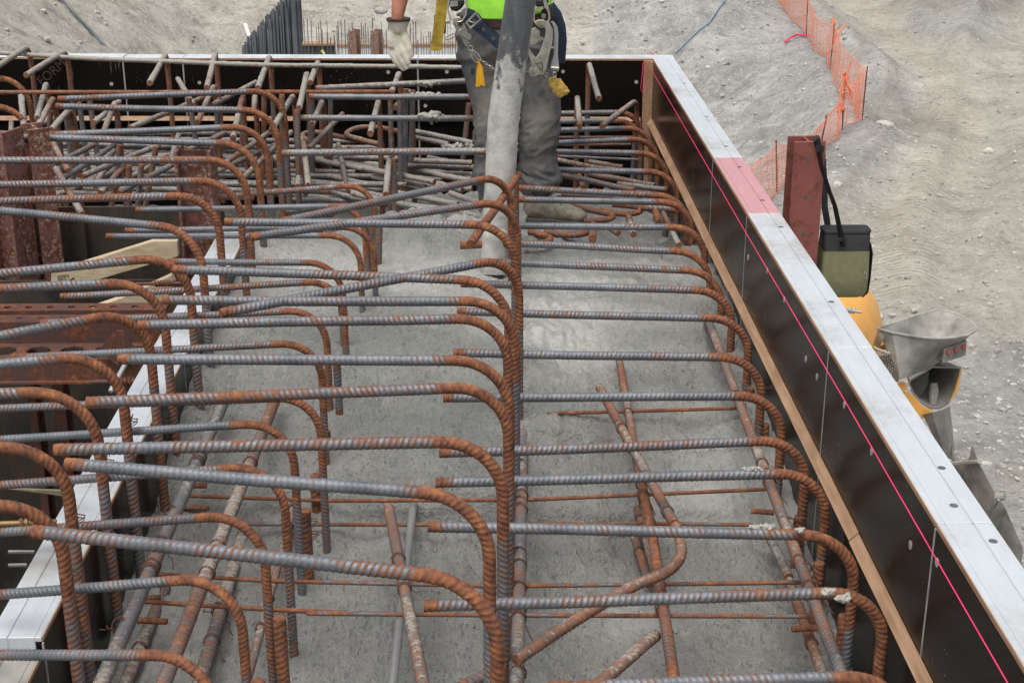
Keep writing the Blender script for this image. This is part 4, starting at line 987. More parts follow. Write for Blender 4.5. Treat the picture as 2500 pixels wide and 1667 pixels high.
    ('rebar', 'loose bar lying slanted over the back cage, sixteenth lower end counting from the left', 'slanted bars in the back cage', 'rebar', [(-1.499, 6.9842, 0.34), (-1.6373, 6.4851, 0.34)], 0.0, 0.0142, 0.15, 0.5),
    ('rebar', 'loose bar lying slanted over the back cage, seventeenth lower end counting from the left', 'slanted bars in the back cage', 'rebar', [(-1.5208, 8.0479, 0.45), (-1.7592, 7.3048, 0.45)], 0.0, 0.0142, 0.4, 0.5),
    ('rebar', 'loose bar lying slanted over the back cage, eighteenth lower end counting from the left', 'slanted bars in the back cage', 'rebar', [(-1.6235, 7.8063, 0.2991), (-1.5617, 7.2166, 0.2791)], 0.0, 0.0142, 0.5353068943587398, 0.5),
    ('rebar', 'loose bar lying slanted over the back cage, nineteenth lower end counting from the left', 'slanted bars in the back cage', 'rebar', [(-1.3202, 7.4969, 0.38), (-1.4472, 7.1184, 0.38)], 0.0, 0.0142, 0.3, 0.5),
    ('rebar', 'loose bar lying slanted over the back cage, twentieth lower end counting from the left', 'slanted bars in the back cage', 'rebar', [(-1.7468, 8.4806, 0.48), (-1.5102, 7.7029, 0.48)], 0.0, 0.0142, 0.5, 0.5),
    ('rebar', 'loose bar lying slanted over the back cage, twenty-first lower end counting from the left', 'slanted bars in the back cage', 'rebar', [(-1.1036, 7.9742, 0.2169), (-1.4416, 7.2182, 0.1969)], 0.0, 0.0142, 0.45231691446602884, 0.5),
    ('rebar', 'loose bar lying slanted over the back cage, twenty-second lower end counting from the left', 'slanted bars in the back cage', 'rebar', [(-1.2721, 8.3151, 0.48), (-1.4182, 7.6922, 0.48)], 0.0, 0.0142, 0.75, 0.5),
    ('rebar', 'loose bar lying slanted over the back cage, twenty-third lower end counting from the left', 'slanted bars in the back cage', 'rebar', [(-1.1077, 7.6256, 0.3564), (-1.2578, 6.9819, 0.3364)], 0.0, 0.0142, 0.457666682393449, 0.5),
    ('rebar', 'loose bar lying slanted over the back cage, twenty-fourth lower end counting from the left', 'slanted bars in the back cage', 'rebar', [(-1.0326, 7.8782, 0.2941), (-1.1656, 6.9383, 0.2741)], 0.0, 0.0142, 0.48938016582910626, 0.5),
    ('rebar', 'loose bar lying slanted over the back cage, twenty-fifth lower end counting from the left', 'slanted bars in the back cage', 'rebar', [(-1.1639, 7.9546, 0.1618), (-1.0448, 7.1066, 0.1418)], 0.0, 0.0142, 0.4671028763952389, 0.5),
    ('rebar', 'loose bar lying slanted over the back cage, twenty-sixth lower end counting from the left', 'slanted bars in the back cage', 'rebar', [(-0.9588, 7.7291, 0.2917), (-0.8767, 6.8264, 0.2717)], 0.0, 0.0142, 0.4159750119380623, 0.5),
    ('rebar', 'loose bar lying slanted over the back cage, twenty-seventh lower end counting from the left', 'slanted bars in the back cage', 'rebar', [(-0.7554, 7.9296, 0.3798), (-0.8636, 7.2293, 0.3598)], 0.0, 0.0142, 0.37605536040793913, 0.5),
    ('rebar', 'loose bar lying slanted over the back cage, twenty-eighth lower end counting from the left', 'slanted bars in the back cage', 'rebar', [(-0.8067, 8.15, 0.1625), (-0.6777, 7.2175, 0.1425)], 0.0, 0.0142, 0.30630248207035565, 0.5),
    ('upright_rebar', 'upright ribbed bar standing in the cage before the back form, first foot from the left', 'uprights of the back cage', 'rebar', [(-2.287, 7.8, 0.4312), (-2.3559, 7.8, 0.1189)], 0.0, 0.0138, 0.12, 0.44),
    ('upright_rebar', 'upright ribbed bar standing in the cage before the back form, second foot from the left', 'uprights of the back cage', 'rebar', [(-2.1221, 7.5, 0.4951), (-2.1218, 7.5, 0.0616)], 0.0, 0.0138, 0.12, 0.44),
    ('upright_rebar', 'upright ribbed bar standing in the cage before the back form, third foot from the left', 'uprights of the back cage', 'rebar', [(-2.1057, 7.7, 0.5004), (-2.0909, 7.7, 0.0932)], 0.0, 0.0138, 0.12, 0.44),
    ('upright_rebar', 'upright ribbed bar standing in the cage before the back form, fourth foot from the left', 'uprights of the back cage', 'rebar', [(-2.0481, 7.7, 0.5076), (-2.0358, 7.7, 0.1042)], 0.0, 0.0138, 0.12, 0.44),
    ('upright_rebar', 'upright ribbed bar standing in the cage before the back form, fifth foot from the left', 'uprights of the back cage', 'rebar', [(-1.8863, 7.6, 0.4835), (-1.9076, 7.6, 0.1303)], 0.0, 0.0138, 0.12, 0.44),
    ('upright_rebar', 'upright ribbed bar standing in the cage before the back form, sixth foot from the left', 'uprights of the back cage', 'rebar', [(-1.7405, 7.0, 0.4378), (-1.8101, 7.0, 0.1285)], 0.0, 0.0138, 0.12, 0.44),
    ('upright_rebar', 'upright ribbed bar standing in the cage before the back form, seventh foot from the left', 'uprights of the back cage', 'rebar', [(-1.6464, 6.75, 0.4001), (-1.6745, 6.75, 0.0959)], 0.0, 0.0138, 0.12, 0.44),
    ('upright_rebar', 'upright ribbed bar standing in the cage before the back form, eighth foot from the left', 'uprights of the back cage', 'rebar', [(-1.5766, 6.7, 0.4166), (-1.6252, 6.7, 0.1107)], 0.0, 0.0138, 0.12, 0.44),
    ('upright_rebar', 'upright ribbed bar standing in the cage before the back form, ninth foot from the left', 'uprights of the back cage', 'rebar', [(-1.5671, 7.0, 0.4283), (-1.6435, 7.0, 0.1386)], 0.0, 0.0138, 0.12, 0.44),
    ('upright_rebar', 'upright ribbed bar standing in the cage before the back form, tenth foot from the left', 'uprights of the back cage', 'rebar', [(-1.4927, 7.5, 0.559), (-1.4551, 7.5, 0.1088)], 0.0, 0.0138, 0.12, 0.44),
    ('upright_rebar', 'upright ribbed bar standing in the cage before the back form, eleventh foot from the left', 'uprights of the back cage', 'rebar', [(-1.3921, 7.8, 0.5005), (-1.4499, 7.8, 0.1015)], 0.0, 0.0138, 0.12, 0.44),
    ('upright_rebar', 'upright ribbed bar standing in the cage before the back form, twelfth foot from the left', 'uprights of the back cage', 'rebar', [(-1.2647, 7.8, 0.5112), (-1.3077, 7.8, 0.0303)], 0.0, 0.0138, 0.12, 0.44),
    ('upright_rebar', 'upright ribbed bar standing in the cage before the back form, thirteenth foot from the left', 'uprights of the back cage', 'rebar', [(-1.1377, 7.7, 0.5386), (-1.1767, 7.7, 0.0034)], 0.0, 0.0138, 0.12, 0.44),
    ('upright_rebar', 'upright ribbed bar standing in the cage before the back form, fourteenth foot from the left', 'uprights of the back cage', 'rebar', [(-0.9778, 7.2, 0.6396), (-1.0004, 7.2, 0.1153)], 0.0, 0.0138, 0.12, 0.44),
    ('upright_rebar', 'upright ribbed bar standing in the cage before the back form, fifteenth foot from the left', 'uprights of the back cage', 'rebar', [(-0.8822, 7.0, 0.6047), (-0.9052, 7.0, -0.1057)], 0.0, 0.0138, 0.12, 0.44),
    ('upright_rebar', 'upright ribbed bar standing in the cage before the back form, sixteenth foot from the left', 'uprights of the back cage', 'rebar', [(-0.9012, 7.8, 0.5097), (-0.9311, 7.8, 0.1585)], 0.0, 0.0138, 0.12, 0.44),
    ('upright_rebar', 'upright ribbed bar standing in the cage before the back form, seventeenth foot from the left', 'uprights of the back cage', 'rebar', [(-0.8892, 7.7, 0.5303), (-0.915, 7.7, -0.1021)], 0.0, 0.0138, 0.12, 0.44),
    ('upright_rebar', 'upright ribbed bar standing in the cage before the back form, eighteenth foot from the left', 'uprights of the back cage', 'rebar', [(-0.8097, 7.9, 0.5483), (-0.837, 7.9, -0.0249)], 0.0, 0.0138, 0.12, 0.44),
    ('upright_rebar', 'upright ribbed bar standing in the cage before the back form, nineteenth foot from the left', 'uprights of the back cage', 'rebar', [(-0.4532, 5.75, 0.3975), (-0.4658, 5.75, 0.0286)], 0.0, 0.0138, 0.12, 0.44),
    ('upright_rebar', 'upright ribbed bar standing in the cage before the back form, twentieth foot from the left', 'uprights of the back cage', 'rebar', [(-0.4272, 5.9, 0.3847), (-0.4483, 5.9, -0.006)], 0.0, 0.0138, 0.12, 0.44),
    ('upright_rebar', 'upright ribbed bar standing in the cage before the back form, twenty-first foot from the left', 'uprights of the back cage', 'rebar', [(-0.492, 7.9, 0.4699), (-0.4966, 7.9, 0.0581)], 0.0, 0.0138, 0.12, 0.44),
    ('upright_rebar', 'upright ribbed bar standing in the cage before the back form, twenty-second foot from the left', 'uprights of the back cage', 'rebar', [(-0.4198, 6.9, 0.3914), (-0.4246, 6.9, -0.015)], 0.0, 0.0138, 0.12, 0.44),
    ('upright_rebar', 'upright ribbed bar standing in the cage before the back form, twenty-third foot from the left', 'uprights of the back cage', 'rebar', [(-0.4134, 7.4, 0.5896), (-0.4219, 7.4, -0.0575)], 0.0, 0.0138, 0.12, 0.44),
    ('upright_rebar', 'upright ribbed bar standing in the cage before the back form, twenty-fourth foot from the left', 'uprights of the back cage', 'rebar', [(-0.3977, 7.7, 0.5629), (-0.4172, 7.7, 0.0146)], 0.0, 0.0138, 0.12, 0.44),
    ('upright_rebar', 'upright ribbed bar standing in the cage before the back form, twenty-fifth foot from the left', 'uprights of the back cage', 'rebar', [(-0.3652, 7.8, 0.5369), (-0.3946, 7.8, 0.0028)], 0.0, 0.0138, 0.12, 0.44),
    ('upright_rebar', 'upright ribbed bar standing in the cage before the back form, twenty-sixth foot from the left', 'uprights of the back cage', 'rebar', [(-0.0692, 7.8, 0.4652), (-0.1206, 7.8, 0.0207)], 0.0, 0.0138, 0.12, 0.44),
    ('upright_rebar', 'upright ribbed bar standing in the cage before the back form, twenty-seventh foot from the left', 'uprights of the back cage', 'rebar', [(0.8453, 8.0, 0.261), (0.8339, 8.0, -0.0995)], 0.0, 0.0138, 0.12, 0.44),
    ('rebar', 'dull grey bar in the tangle left of the worker, first from the top', 'bars tangled left of the worker', 'rebar', [(-0.38, 7.9978, 0.27), (-0.0474, 7.714, 0.27)], 0.3, 0.0145, 0.3, 0.35),
    ('rebar', 'dull grey bar in the tangle left of the worker, second from the top', 'bars tangled left of the worker', 'rebar', [(-0.3806, 7.995, 0.24), (-0.178, 7.8102, 0.24)], 0.3, 0.0145, 0.35, 0.35),
    ('rebar', 'dull grey bar in the tangle left of the worker, third from the top', 'bars tangled left of the worker', 'rebar', [(-0.9204, 8.3426, 0.12), (-0.7582, 8.2063, 0.12)], 0.3, 0.0145, 0.5, 0.35),
    ('rebar', 'dull grey bar in the tangle left of the worker, fourth from the top', 'bars tangled left of the worker', 'rebar', [(-1.0535, 7.9669, 0.1567), (-0.7484, 7.6959, 0.1567)], 0.3, 0.0145, 0.4856589964179028, 0.35),
    ('rebar', 'cement coated bar in the tangle left of the worker, fifth from the top', 'bars tangled left of the worker', 'rebar', [(-1.0228, 8.1648, 0.0909), (-0.5334, 7.866, 0.0909)], 0.3, 0.0145, 0.7134318158810521, 0.35),
    ('rebar', 'cement coated bar in the tangle left of the worker, sixth from the top', 'bars tangled left of the worker', 'rebar', [(-0.2989, 8.0046, 0.12), (-0.0253, 7.7669, 0.12)], 0.3, 0.0145, 0.95, 0.35),
    ('rebar', 'cement coated bar in the tangle left of the worker, seventh from the top', 'bars tangled left of the worker', 'rebar', [(-0.917, 8.0048, 0.12), (-0.5325, 7.6601, 0.12), (-0.274, 7.4079, 0.12)], 0.3, 0.0145, 0.8, 0.35),
    ('rebar', 'cement coated bar in the tangle left of the worker, eighth from the top', 'bars tangled left of the worker', 'rebar', [(-1.1471, 7.9598, 0.12), (-1.0095, 7.811, 0.12)], 0.3, 0.0145, 0.6, 0.35),
    ('rebar', 'dull grey bar in the tangle left of the worker, ninth from the top', 'bars tangled left of the worker', 'rebar', [(-0.3662, 7.7356, 0.1693), (-0.054, 7.6829, 0.1693)], 0.3, 0.0145, 0.4576607154140562, 0.35),
    ('rebar', 'cement coated bar in the tangle left of the worker, tenth from the top', 'bars tangled left of the worker', 'rebar', [(-0.7351, 8.1264, 0.07), (-0.5571, 8.0354, 0.07)], 0.3, 0.0145, 0.95, 0.35),
    ('rebar', 'cement coated bar in the tangle left of the worker, eleventh from the top', 'bars tangled left of the worker', 'rebar', [(-0.7731, 7.9593, 0.1027), (-0.4688, 7.734, 0.1027)], 0.3, 0.0145, 0.8301496104395486, 0.35),
    ('rebar', 'cement coated bar in the tangle left of the worker, twelfth from the top', 'bars tangled left of the worker', 'rebar', [(-0.4395, 8.064, 0.0714), (-0.0551, 7.7015, 0.0714)], 0.3, 0.0145, 0.8797175401980054, 0.35),
    ('rebar', 'dull grey bar in the tangle left of the worker, thirteenth from the top', 'bars tangled left of the worker', 'rebar', [(-0.4796, 7.7784, 0.1323), (-0.0693, 7.7316, 0.1323)], 0.3, 0.0145, 0.3827983404359421, 0.35),
    ('rebar', 'cement coated bar in the tangle left of the worker, fourteenth from the top', 'bars tangled left of the worker', 'rebar', [(-0.4193, 7.8503, 0.11), (-0.1822, 7.6224, 0.11), (-0.0366, 7.5178, 0.11)], 0.3, 0.0145, 0.85, 0.35),
    ('rebar', 'dull grey bar in the tangle left of the worker, fifteenth from the top', 'bars tangled left of the worker', 'rebar', [(-0.5433, 7.8945, 0.0907), (-0.15, 7.6944, 0.0907)], 0.3, 0.0145, 0.4670518360874279, 0.35),
    ('rebar', 'cement coated bar in the tangle left of the worker, sixteenth from the top', 'bars tangled left of the worker', 'rebar', [(-0.632, 7.6092, 0.1621), (-0.2441, 7.318, 0.1621)], 0.3, 0.0145, 0.908742471885821, 0.35),
    ('rebar', 'cement coated bar in the tangle left of the worker, seventeenth from the top', 'bars tangled left of the worker', 'rebar', [(-0.9427, 7.8403, 0.1), (-0.6575, 7.5348, 0.1), (-0.5067, 7.5096, 0.1)], 0.3, 0.0145, 0.75, 0.35),
    ('rebar', 'dull grey bar in the tangle left of the worker, eighteenth from the top', 'bars tangled left of the worker', 'rebar', [(-1.0901, 7.954, 0.05), (-0.7124, 7.9104, 0.05), (-0.5455, 7.8361, 0.05)], 0.3, 0.0145, 0.35, 0.35),
    ('rebar', 'cement coated bar in the tangle left of the worker, nineteenth from the top', 'bars tangled left of the worker', 'rebar', [(-0.3148, 7.7869, 0.0869), (-0.0552, 7.7597, 0.0869)], 0.3, 0.0145, 0.9399813465717053, 0.35),
    ('rebar', 'dull grey bar in the tangle left of the worker, twentieth from the top', 'bars tangled left of the worker', 'rebar', [(-0.4376, 7.9433, 0.04), (-0.2173, 7.8324, 0.04)], 0.3, 0.0145, 0.3, 0.35),
    ('rebar', 'cement coated bar in the tangle left of the worker, twenty-first from the top', 'bars tangled left of the worker', 'rebar', [(-0.4768, 7.6016, 0.12), (-0.2898, 7.3757, 0.12)], 0.3, 0.0145, 0.85, 0.35),
    ('rebar', 'cement coated bar in the tangle left of the worker, twenty-second from the top', 'bars tangled left of the worker', 'rebar', [(-0.5775, 7.5828, 0.119), (-0.1561, 7.3245, 0.119)], 0.3, 0.0145, 0.6839257337927385, 0.35),
    ('rebar', 'dull grey bar in the tangle left of the worker, twenty-third from the top', 'bars tangled left of the worker', 'rebar', [(-1.0537, 7.6329, 0.1), (-0.7007, 7.5025, 0.1), (-0.4341, 7.3242, 0.1)], 0.3, 0.0145, 0.3, 0.35),
    ('rebar', 'cement coated bar in the tangle left of the worker, twenty-fourth from the top', 'bars tangled left of the worker', 'rebar', [(-0.2355, 7.4509, 0.12), (-0.1032, 7.3182, 0.12)], 0.3, 0.0145, 0.9, 0.35),
    ('rebar', 'cement coated bar in the tangle left of the worker, twenty-fifth from the top', 'bars tangled left of the worker', 'rebar', [(-0.4678, 7.6212, 0.07), (-0.3007, 7.4961, 0.07)], 0.3, 0.0145, 0.6, 0.35),
    ('rebar', 'cement coated bar in the tangle left of the worker, twenty-sixth from the top', 'bars tangled left of the worker', 'rebar', [(-0.2485, 7.4258, 0.1104), (-0.0532, 7.3758, 0.1104)], 0.3, 0.0145, 0.7068135360568937, 0.35),
    ('rebar', 'cement coated bar in the tangle left of the worker, twenty-seventh from the top', 'bars tangled left of the worker', 'rebar', [(-0.8318, 7.4185, 0.1107), (-0.4661, 7.2051, 0.1107)], 0.3, 0.0145, 0.7315298776930212, 0.35),
    ('rebar', 'cement coated bar in the tangle left of the worker, twenty-eighth from the top', 'bars tangled left of the worker', 'rebar', [(-0.767, 7.3057, 0.1401), (-0.4549, 7.1021, 0.1401)], 0.3, 0.0145, 0.7944490897254493, 0.35),
    ('rebar', 'cement coated bar in the tangle left of the worker, twenty-ninth from the top', 'bars tangled left of the worker', 'rebar', [(-0.4764, 7.3783, 0.1), (-0.3022, 7.2377, 0.1)], 0.3, 0.0145, 0.6, 0.35),
    ('rebar', 'cement coated bar in the tangle left of the worker, thirtieth from the top', 'bars tangled left of the worker', 'rebar', [(-1.0434, 7.4095, 0.0922), (-0.729, 7.2332, 0.0922)], 0.3, 0.0145, 0.7796447777621391, 0.35),
    ('rebar', 'dull grey bar in the tangle left of the worker, thirty-first from the top', 'bars tangled left of the worker', 'rebar', [(-0.7683, 7.2632, 0.13), (-0.572, 7.0741, 0.13)], 0.3, 0.0145, 0.35, 0.35),
    ('rebar', 'cement coated bar in the tangle left of the worker, thirty-second from the top', 'bars tangled left of the worker', 'rebar', [(-0.162, 7.1826, 0.14), (-0.0136, 6.9969, 0.14)], 0.3, 0.0145, 0.95, 0.35),
    ('rebar', 'dull grey bar in the tangle left of the worker, thirty-third from the top', 'bars tangled left of the worker', 'rebar', [(-0.8865, 7.4205, 0.0777), (-0.4838, 7.2079, 0.0777)], 0.3, 0.0145, 0.4038384679125875, 0.35),
    ('rebar', 'cement coated bar in the tangle left of the worker, thirty-fourth from the top', 'bars tangled left of the worker', 'rebar', [(-0.6438, 7.085, 0.1673), (-0.2298, 6.7514, 0.1673)], 0.3, 0.0145, 0.6123488000777052, 0.35),
    ('rebar', 'cement coated bar in the tangle left of the worker, thirty-fifth from the top', 'bars tangled left of the worker', 'rebar', [(-0.3351, 7.2333, 0.11), (-0.1226, 7.0861, 0.11)], 0.3, 0.0145, 0.95, 0.35),
    ('rebar', 'dull grey bar in the tangle left of the worker, thirty-sixth from the top', 'bars tangled left of the worker', 'rebar', [(-1.0083, 7.2213, 0.1), (-0.598, 7.1924, 0.1)], 0.3, 0.0145, 0.15, 0.35),
    ('rebar', 'cement coated bar in the tangle left of the worker, thirty-seventh from the top', 'bars tangled left of the worker', 'rebar', [(-0.4284, 7.1125, 0.11), (-0.1965, 6.9887, 0.11)], 0.3, 0.0145, 0.95, 0.35),
    ('rebar', 'dull grey bar in the tangle left of the worker, thirty-eighth from the top', 'bars tangled left of the worker', 'rebar', [(-0.9672, 6.9123, 0.15), (-0.6504, 6.9194, 0.15)], 0.3, 0.0145, 0.05, 0.35),
    ('rebar', 'cement coated bar in the tangle left of the worker, thirty-ninth from the top', 'bars tangled left of the worker', 'rebar', [(-0.1025, 6.7988, 0.15), (0.0071, 6.7032, 0.15)], 0.3, 0.0145, 0.6, 0.35),
    ('rebar', 'dull grey bar in the tangle left of the worker, fortieth from the top', 'bars tangled left of the worker', 'rebar', [(-0.9736, 6.9465, 0.11), (-0.7204, 6.9126, 0.11)], 0.3, 0.0145, 0.2, 0.35),
    ('rebar', 'cement coated bar in the tangle left of the worker, forty-first from the top', 'bars tangled left of the worker', 'rebar', [(-0.4626, 6.466, 0.17), (-0.239, 6.3334, 0.17), (-0.0718, 6.2635, 0.17)], 0.3, 0.0145, 0.8, 0.35),
    ('rebar', 'dull grey bar in the tangle left of the worker, forty-second from the top', 'bars tangled left of the worker', 'rebar', [(-0.8846, 6.3488, 0.2), (-0.7158, 6.3709, 0.2)], 0.3, 0.0145, 0.1, 0.35),
    ('rebar', 'cement dusted bar running crosswise low in the back cage, first from the top', 'crosswise bars low in the back cage', 'rebar', [(-2.8878, 8.3129, 0.2), (-1.2918, 8.2578, 0.2)], 0.0, 0.0142, 0.42, 0.35),
    ('rebar', 'cement dusted bar running crosswise low in the back cage, second from the top', 'crosswise bars low in the back cage', 'rebar', [(-2.8792, 8.2776, 0.18), (-0.7095, 8.146, 0.18)], 0.0, 0.0142, 0.42, 0.35),
    ('rebar', 'cement dusted bar running crosswise low in the back cage, third from the top', 'crosswise bars low in the back cage', 'rebar', [(-2.8891, 8.2964, 0.15), (-1.1356, 8.1338, 0.15)], 0.0, 0.0142, 0.42, 0.35),
    ('rebar', 'cement dusted bar running crosswise low in the back cage, fourth from the top', 'crosswise bars low in the back cage', 'rebar', [(-2.9056, 8.3361, 0.12), (-0.5755, 8.2451, 0.12)], 0.0, 0.0142, 0.42, 0.35),
    ('rebar', 'cement dusted bar running crosswise low in the back cage, fifth from the top', 'crosswise bars low in the back cage', 'rebar', [(-2.8894, 8.2809, 0.11), (-0.9986, 8.1597, 0.11)], 0.0, 0.0142, 0.42, 0.35),
    ('rebar', 'cement dusted bar running crosswise low in the back cage, sixth from the top', 'crosswise bars low in the back cage', 'rebar', [(-2.8768, 8.2373, 0.1), (-0.4235, 8.0665, 0.1)], 0.0, 0.0142, 0.42, 0.35),
    ('rebar', 'cement dusted bar running crosswise low in the back cage, seventh from the top', 'crosswise bars low in the back cage', 'rebar', [(-2.8469, 8.1433, 0.1), (-0.8473, 8.0633, 0.1)], 0.0, 0.0142, 0.42, 0.35),
    ('rebar', 'cement dusted bar running crosswise low in the back cage, eighth from the top', 'crosswise bars low in the back cage', 'rebar', [(-2.8177, 8.0512, 0.1), (-1.2534, 7.9431, 0.1)], 0.0, 0.0142, 0.42, 0.35),
    ('rebar', 'cement dusted bar running crosswise low in the back cage, ninth from the top', 'crosswise bars low in the back cage', 'rebar', [(-2.7518, 7.8521, 0.12), (-0.677, 7.7001, 0.12)], 0.0, 0.0142, 0.42, 0.35),
    ('rebar', 'cement dusted bar running crosswise low in the back cage, tenth from the top', 'crosswise bars low in the back cage', 'rebar', [(-2.7273, 7.7748, 0.12), (-1.0834, 7.7068, 0.12)], 0.0, 0.0142, 0.42, 0.35),
    ('rebar', 'cement dusted bar running crosswise low in the back cage, eleventh from the top', 'crosswise bars low in the back cage', 'rebar', [(-2.7335, 7.7862, 0.1), (-0.5404, 7.6714, 0.1)], 0.0, 0.0142, 0.42, 0.35),
    ('rebar', 'cement dusted bar running crosswise low in the back cage, twelfth from the top', 'crosswise bars low in the back cage', 'rebar', [(-2.6678, 7.5875, 0.12), (-0.92, 7.4506, 0.12)], 0.0, 0.0142, 0.42, 0.35),
    ('rebar', 'cement dusted bar running crosswise low in the back cage, thirteenth from the top', 'crosswise bars low in the back cage', 'rebar', [(-2.6123, 7.4211, 0.14), (-0.3892, 7.3455, 0.14)], 0.0, 0.0142, 0.42, 0.35),
    ('rebar', 'cement dusted bar running crosswise low in the back cage, fourteenth from the top', 'crosswise bars low in the back cage', 'rebar', [(-2.5581, 7.2585, 0.16), (-0.7597, 7.1604, 0.16)], 0.0, 0.0142, 0.42, 0.35),
    ('rebar', 'cement dusted bar running crosswise low in the back cage, fifteenth from the top', 'crosswise bars low in the back cage', 'rebar', [(-2.5233, 7.1533, 0.17), (-1.1172, 7.0155, 0.17)], 0.0, 0.0142, 0.42, 0.35),
    ('hairpin_rebar', 'rusty hairpin bar curling at its left end before the back form, lower of two', 'hairpin bars', 'rebar', [(-0.5309, 7.7922, 0.24), (-0.7524, 7.9764, 0.24), (-0.8845, 8.0986, 0.24), (-0.9652, 8.1137, 0.24), (-0.9944, 8.0473, 0.24), (-0.9512, 7.9284, 0.24), (-0.8875, 7.8884, 0.24)], -1, 0.0142, 0.05, 0.75),
    ('hairpin_rebar', 'rusty hairpin bar curling at its left end before the back form, upper of two', 'hairpin bars', 'rebar', [(-0.4601, 8.0297, 0.26), (-0.5628, 8.1266, 0.26), (-0.6623, 8.1506, 0.26), (-0.7266, 8.0756, 0.26), (-0.7408, 7.9558, 0.26), (-0.6774, 7.8711, 0.26), (-0.5318, 7.721, 0.26)], -1, 0.0142, 0.05, 0.75),
    ('hairpin_rebar', "rusty hairpin bar just right of the worker's boot toe", 'hairpin bars', 'rebar', [(0.3945, 6.8451, 0.17), (0.5236, 6.7526, 0.17), (0.5945, 6.6924, 0.17), (0.6128, 6.6363, 0.17), (0.5683, 6.5823, 0.17), (0.4646, 6.5643, 0.17)], -1, 0.0142, 0, 0.75),
    ('hairpin_rebar', 'rusty hairpin bar further right behind the boot toe', 'hairpin bars', 'rebar', [(0.5606, 6.7763, 0.16), (0.6607, 6.7175, 0.16), (0.7324, 6.7369, 0.16), (0.7586, 6.7935, 0.16), (0.7268, 6.8586, 0.16), (0.629, 6.8933, 0.16)], -1, 0.0142, 0, 0.75),
    ('hairpin_rebar', 'small rusty hairpin bar below the boot heel', 'hairpin bars', 'rebar', [(0.2021, 6.1742, 0.24), (0.2692, 6.1141, 0.24), (0.2956, 6.054, 0.24), (0.2544, 6.0105, 0.24), (0.1655, 6.007, 0.24)], -1, 0.0142, 0, 0.75),
    ('hairpin_rebar', 'rusty curved bar under the boot toe', 'hairpin bars', 'rebar', [(0.2781, 6.3206, 0.2), (0.3622, 6.2531, 0.2), (0.4275, 6.2554, 0.2), (0.4926, 6.3295, 0.2)], -1, 0.0142, 0, 0.75),
    ('rebar', 'bar in the far right corner of the pour, first from the top', 'bars in the far right corner', 'rebar', [(0.4114, 7.9231, 0.25), (0.8207, 7.9176, 0.25)], 0.3, 0.007, 0, 0.55),
    ('rebar', 'bar in the far right corner of the pour, second from the top', 'bars in the far right corner', 'rebar', [(0.4268, 7.8262, 0.23), (0.8064, 7.8325, 0.23)], 0.3, 0.007, 0, 0.55),
    ('rebar', 'bar in the far right corner of the pour, third from the top', 'bars in the far right corner', 'rebar', [(0.3903, 7.6198, 0.22), (0.8163, 7.5312, 0.22)], 0.3, 0.007, 0.1, 0.55),
    ('rebar', 'bar in the far right corner of the pour, fourth from the top', 'bars in the far right corner', 'rebar', [(0.3986, 7.9094, 0.13), (0.5946, 7.7292, 0.13), (0.7457, 7.6471, 0.13)], 0.3, 0.013, 0.25, 0.55),
    ('rebar', 'bar in the far right corner of the pour, fifth from the top', 'bars in the far right corner', 'rebar', [(0.5975, 8.0415, 0.08), (0.7719, 7.922, 0.08)], 0.3, 0.0145, 0.3, 0.55),
    ('rebar', 'bar in the far right corner of the pour, sixth from the top', 'bars in the far right corner', 'rebar', [(0.5115, 7.6647, 0.12), (0.5163, 7.3392, 0.12)], 0.3, 0.0145, 0, 0.55),
    ('rebar', 'bar in the far right corner of the pour, seventh from the top', 'bars in the far right corner', 'rebar', [(0.3703, 7.3326, 0.2), (0.5872, 7.1343, 0.2), (0.7446, 6.9916, 0.2)], 0.3, 0.0145, 0.2, 0.55),
    ('rebar', 'bar in the far right corner of the pour, eighth from the top', 'bars in the far right corner', 'rebar', [(0.5474, 7.4373, 0.17), (0.8643, 7.1937, 0.17)], 0.3, 0.0145, 0.15, 0.55),
    ('rebar', 'bar in the far right corner of the pour, ninth from the top', 'bars in the far right corner', 'rebar', [(0.6428, 7.6614, 0.1), (0.7825, 7.5439, 0.1)], 0.3, 0.014, 0.1, 0.55),
    ('rebar', 'bar in the far right corner of the pour, tenth from the top', 'bars in the far right corner', 'rebar', [(0.6817, 7.226, 0.17), (0.9201, 7.1173, 0.17)], 0.3, 0.014, 0.1, 0.55),
    ('rebar', 'bar in the far right corner of the pour, eleventh from the top', 'bars in the far right corner', 'rebar', [(0.7409, 7.2499, 0.13), (0.8761, 7.1767, 0.13)], 0.3, 0.013, 0, 0.55),
    ('rebar', 'bar in the far right corner of the pour, twelfth from the top', 'bars in the far right corner', 'rebar', [(0.3903, 7.1022, 0.15), (0.6432, 7.0582, 0.15)], 0.3, 0.013, 0.1, 0.55),
    ('rebar', 'bar in the far right corner of the pour, thirteenth from the top', 'bars in the far right corner', 'rebar', [(0.7443, 6.6953, 0.2), (0.9016, 6.6564, 0.2)], 0.3, 0.0165, 0, 0.55),
    ('rebar', 'bar in the far right corner of the pour, fourteenth from the top', 'bars in the far right corner', 'rebar', [(0.8055, 6.6209, 0.2), (0.7981, 6.4296, 0.2)], 0.3, 0.0165, 0, 0.55),
    ('rebar', 'bar in the far right corner of the pour, fifteenth from the top', 'bars in the far right corner', 'rebar', [(0.8374, 6.5996, 0.2), (0.8468, 6.0864, 0.2)], 0.3, 0.0135, 0.2, 0.55),
    ('rebar', 'bar in the far right corner of the pour, sixteenth from the top', 'bars in the far right corner', 'rebar', [(0.6579, 6.4041, 0.24), (0.652, 6.1281, 0.24)], 0.3, 0.0145, 0.3, 0.55),
    ('rebar', 'bar in the far right corner of the pour, seventeenth from the top', 'bars in the far right corner', 'rebar', [(0.4876, 6.2716, 0.24), (0.4702, 6.0594, 0.24)], 0.3, 0.0175, 0, 0.55),
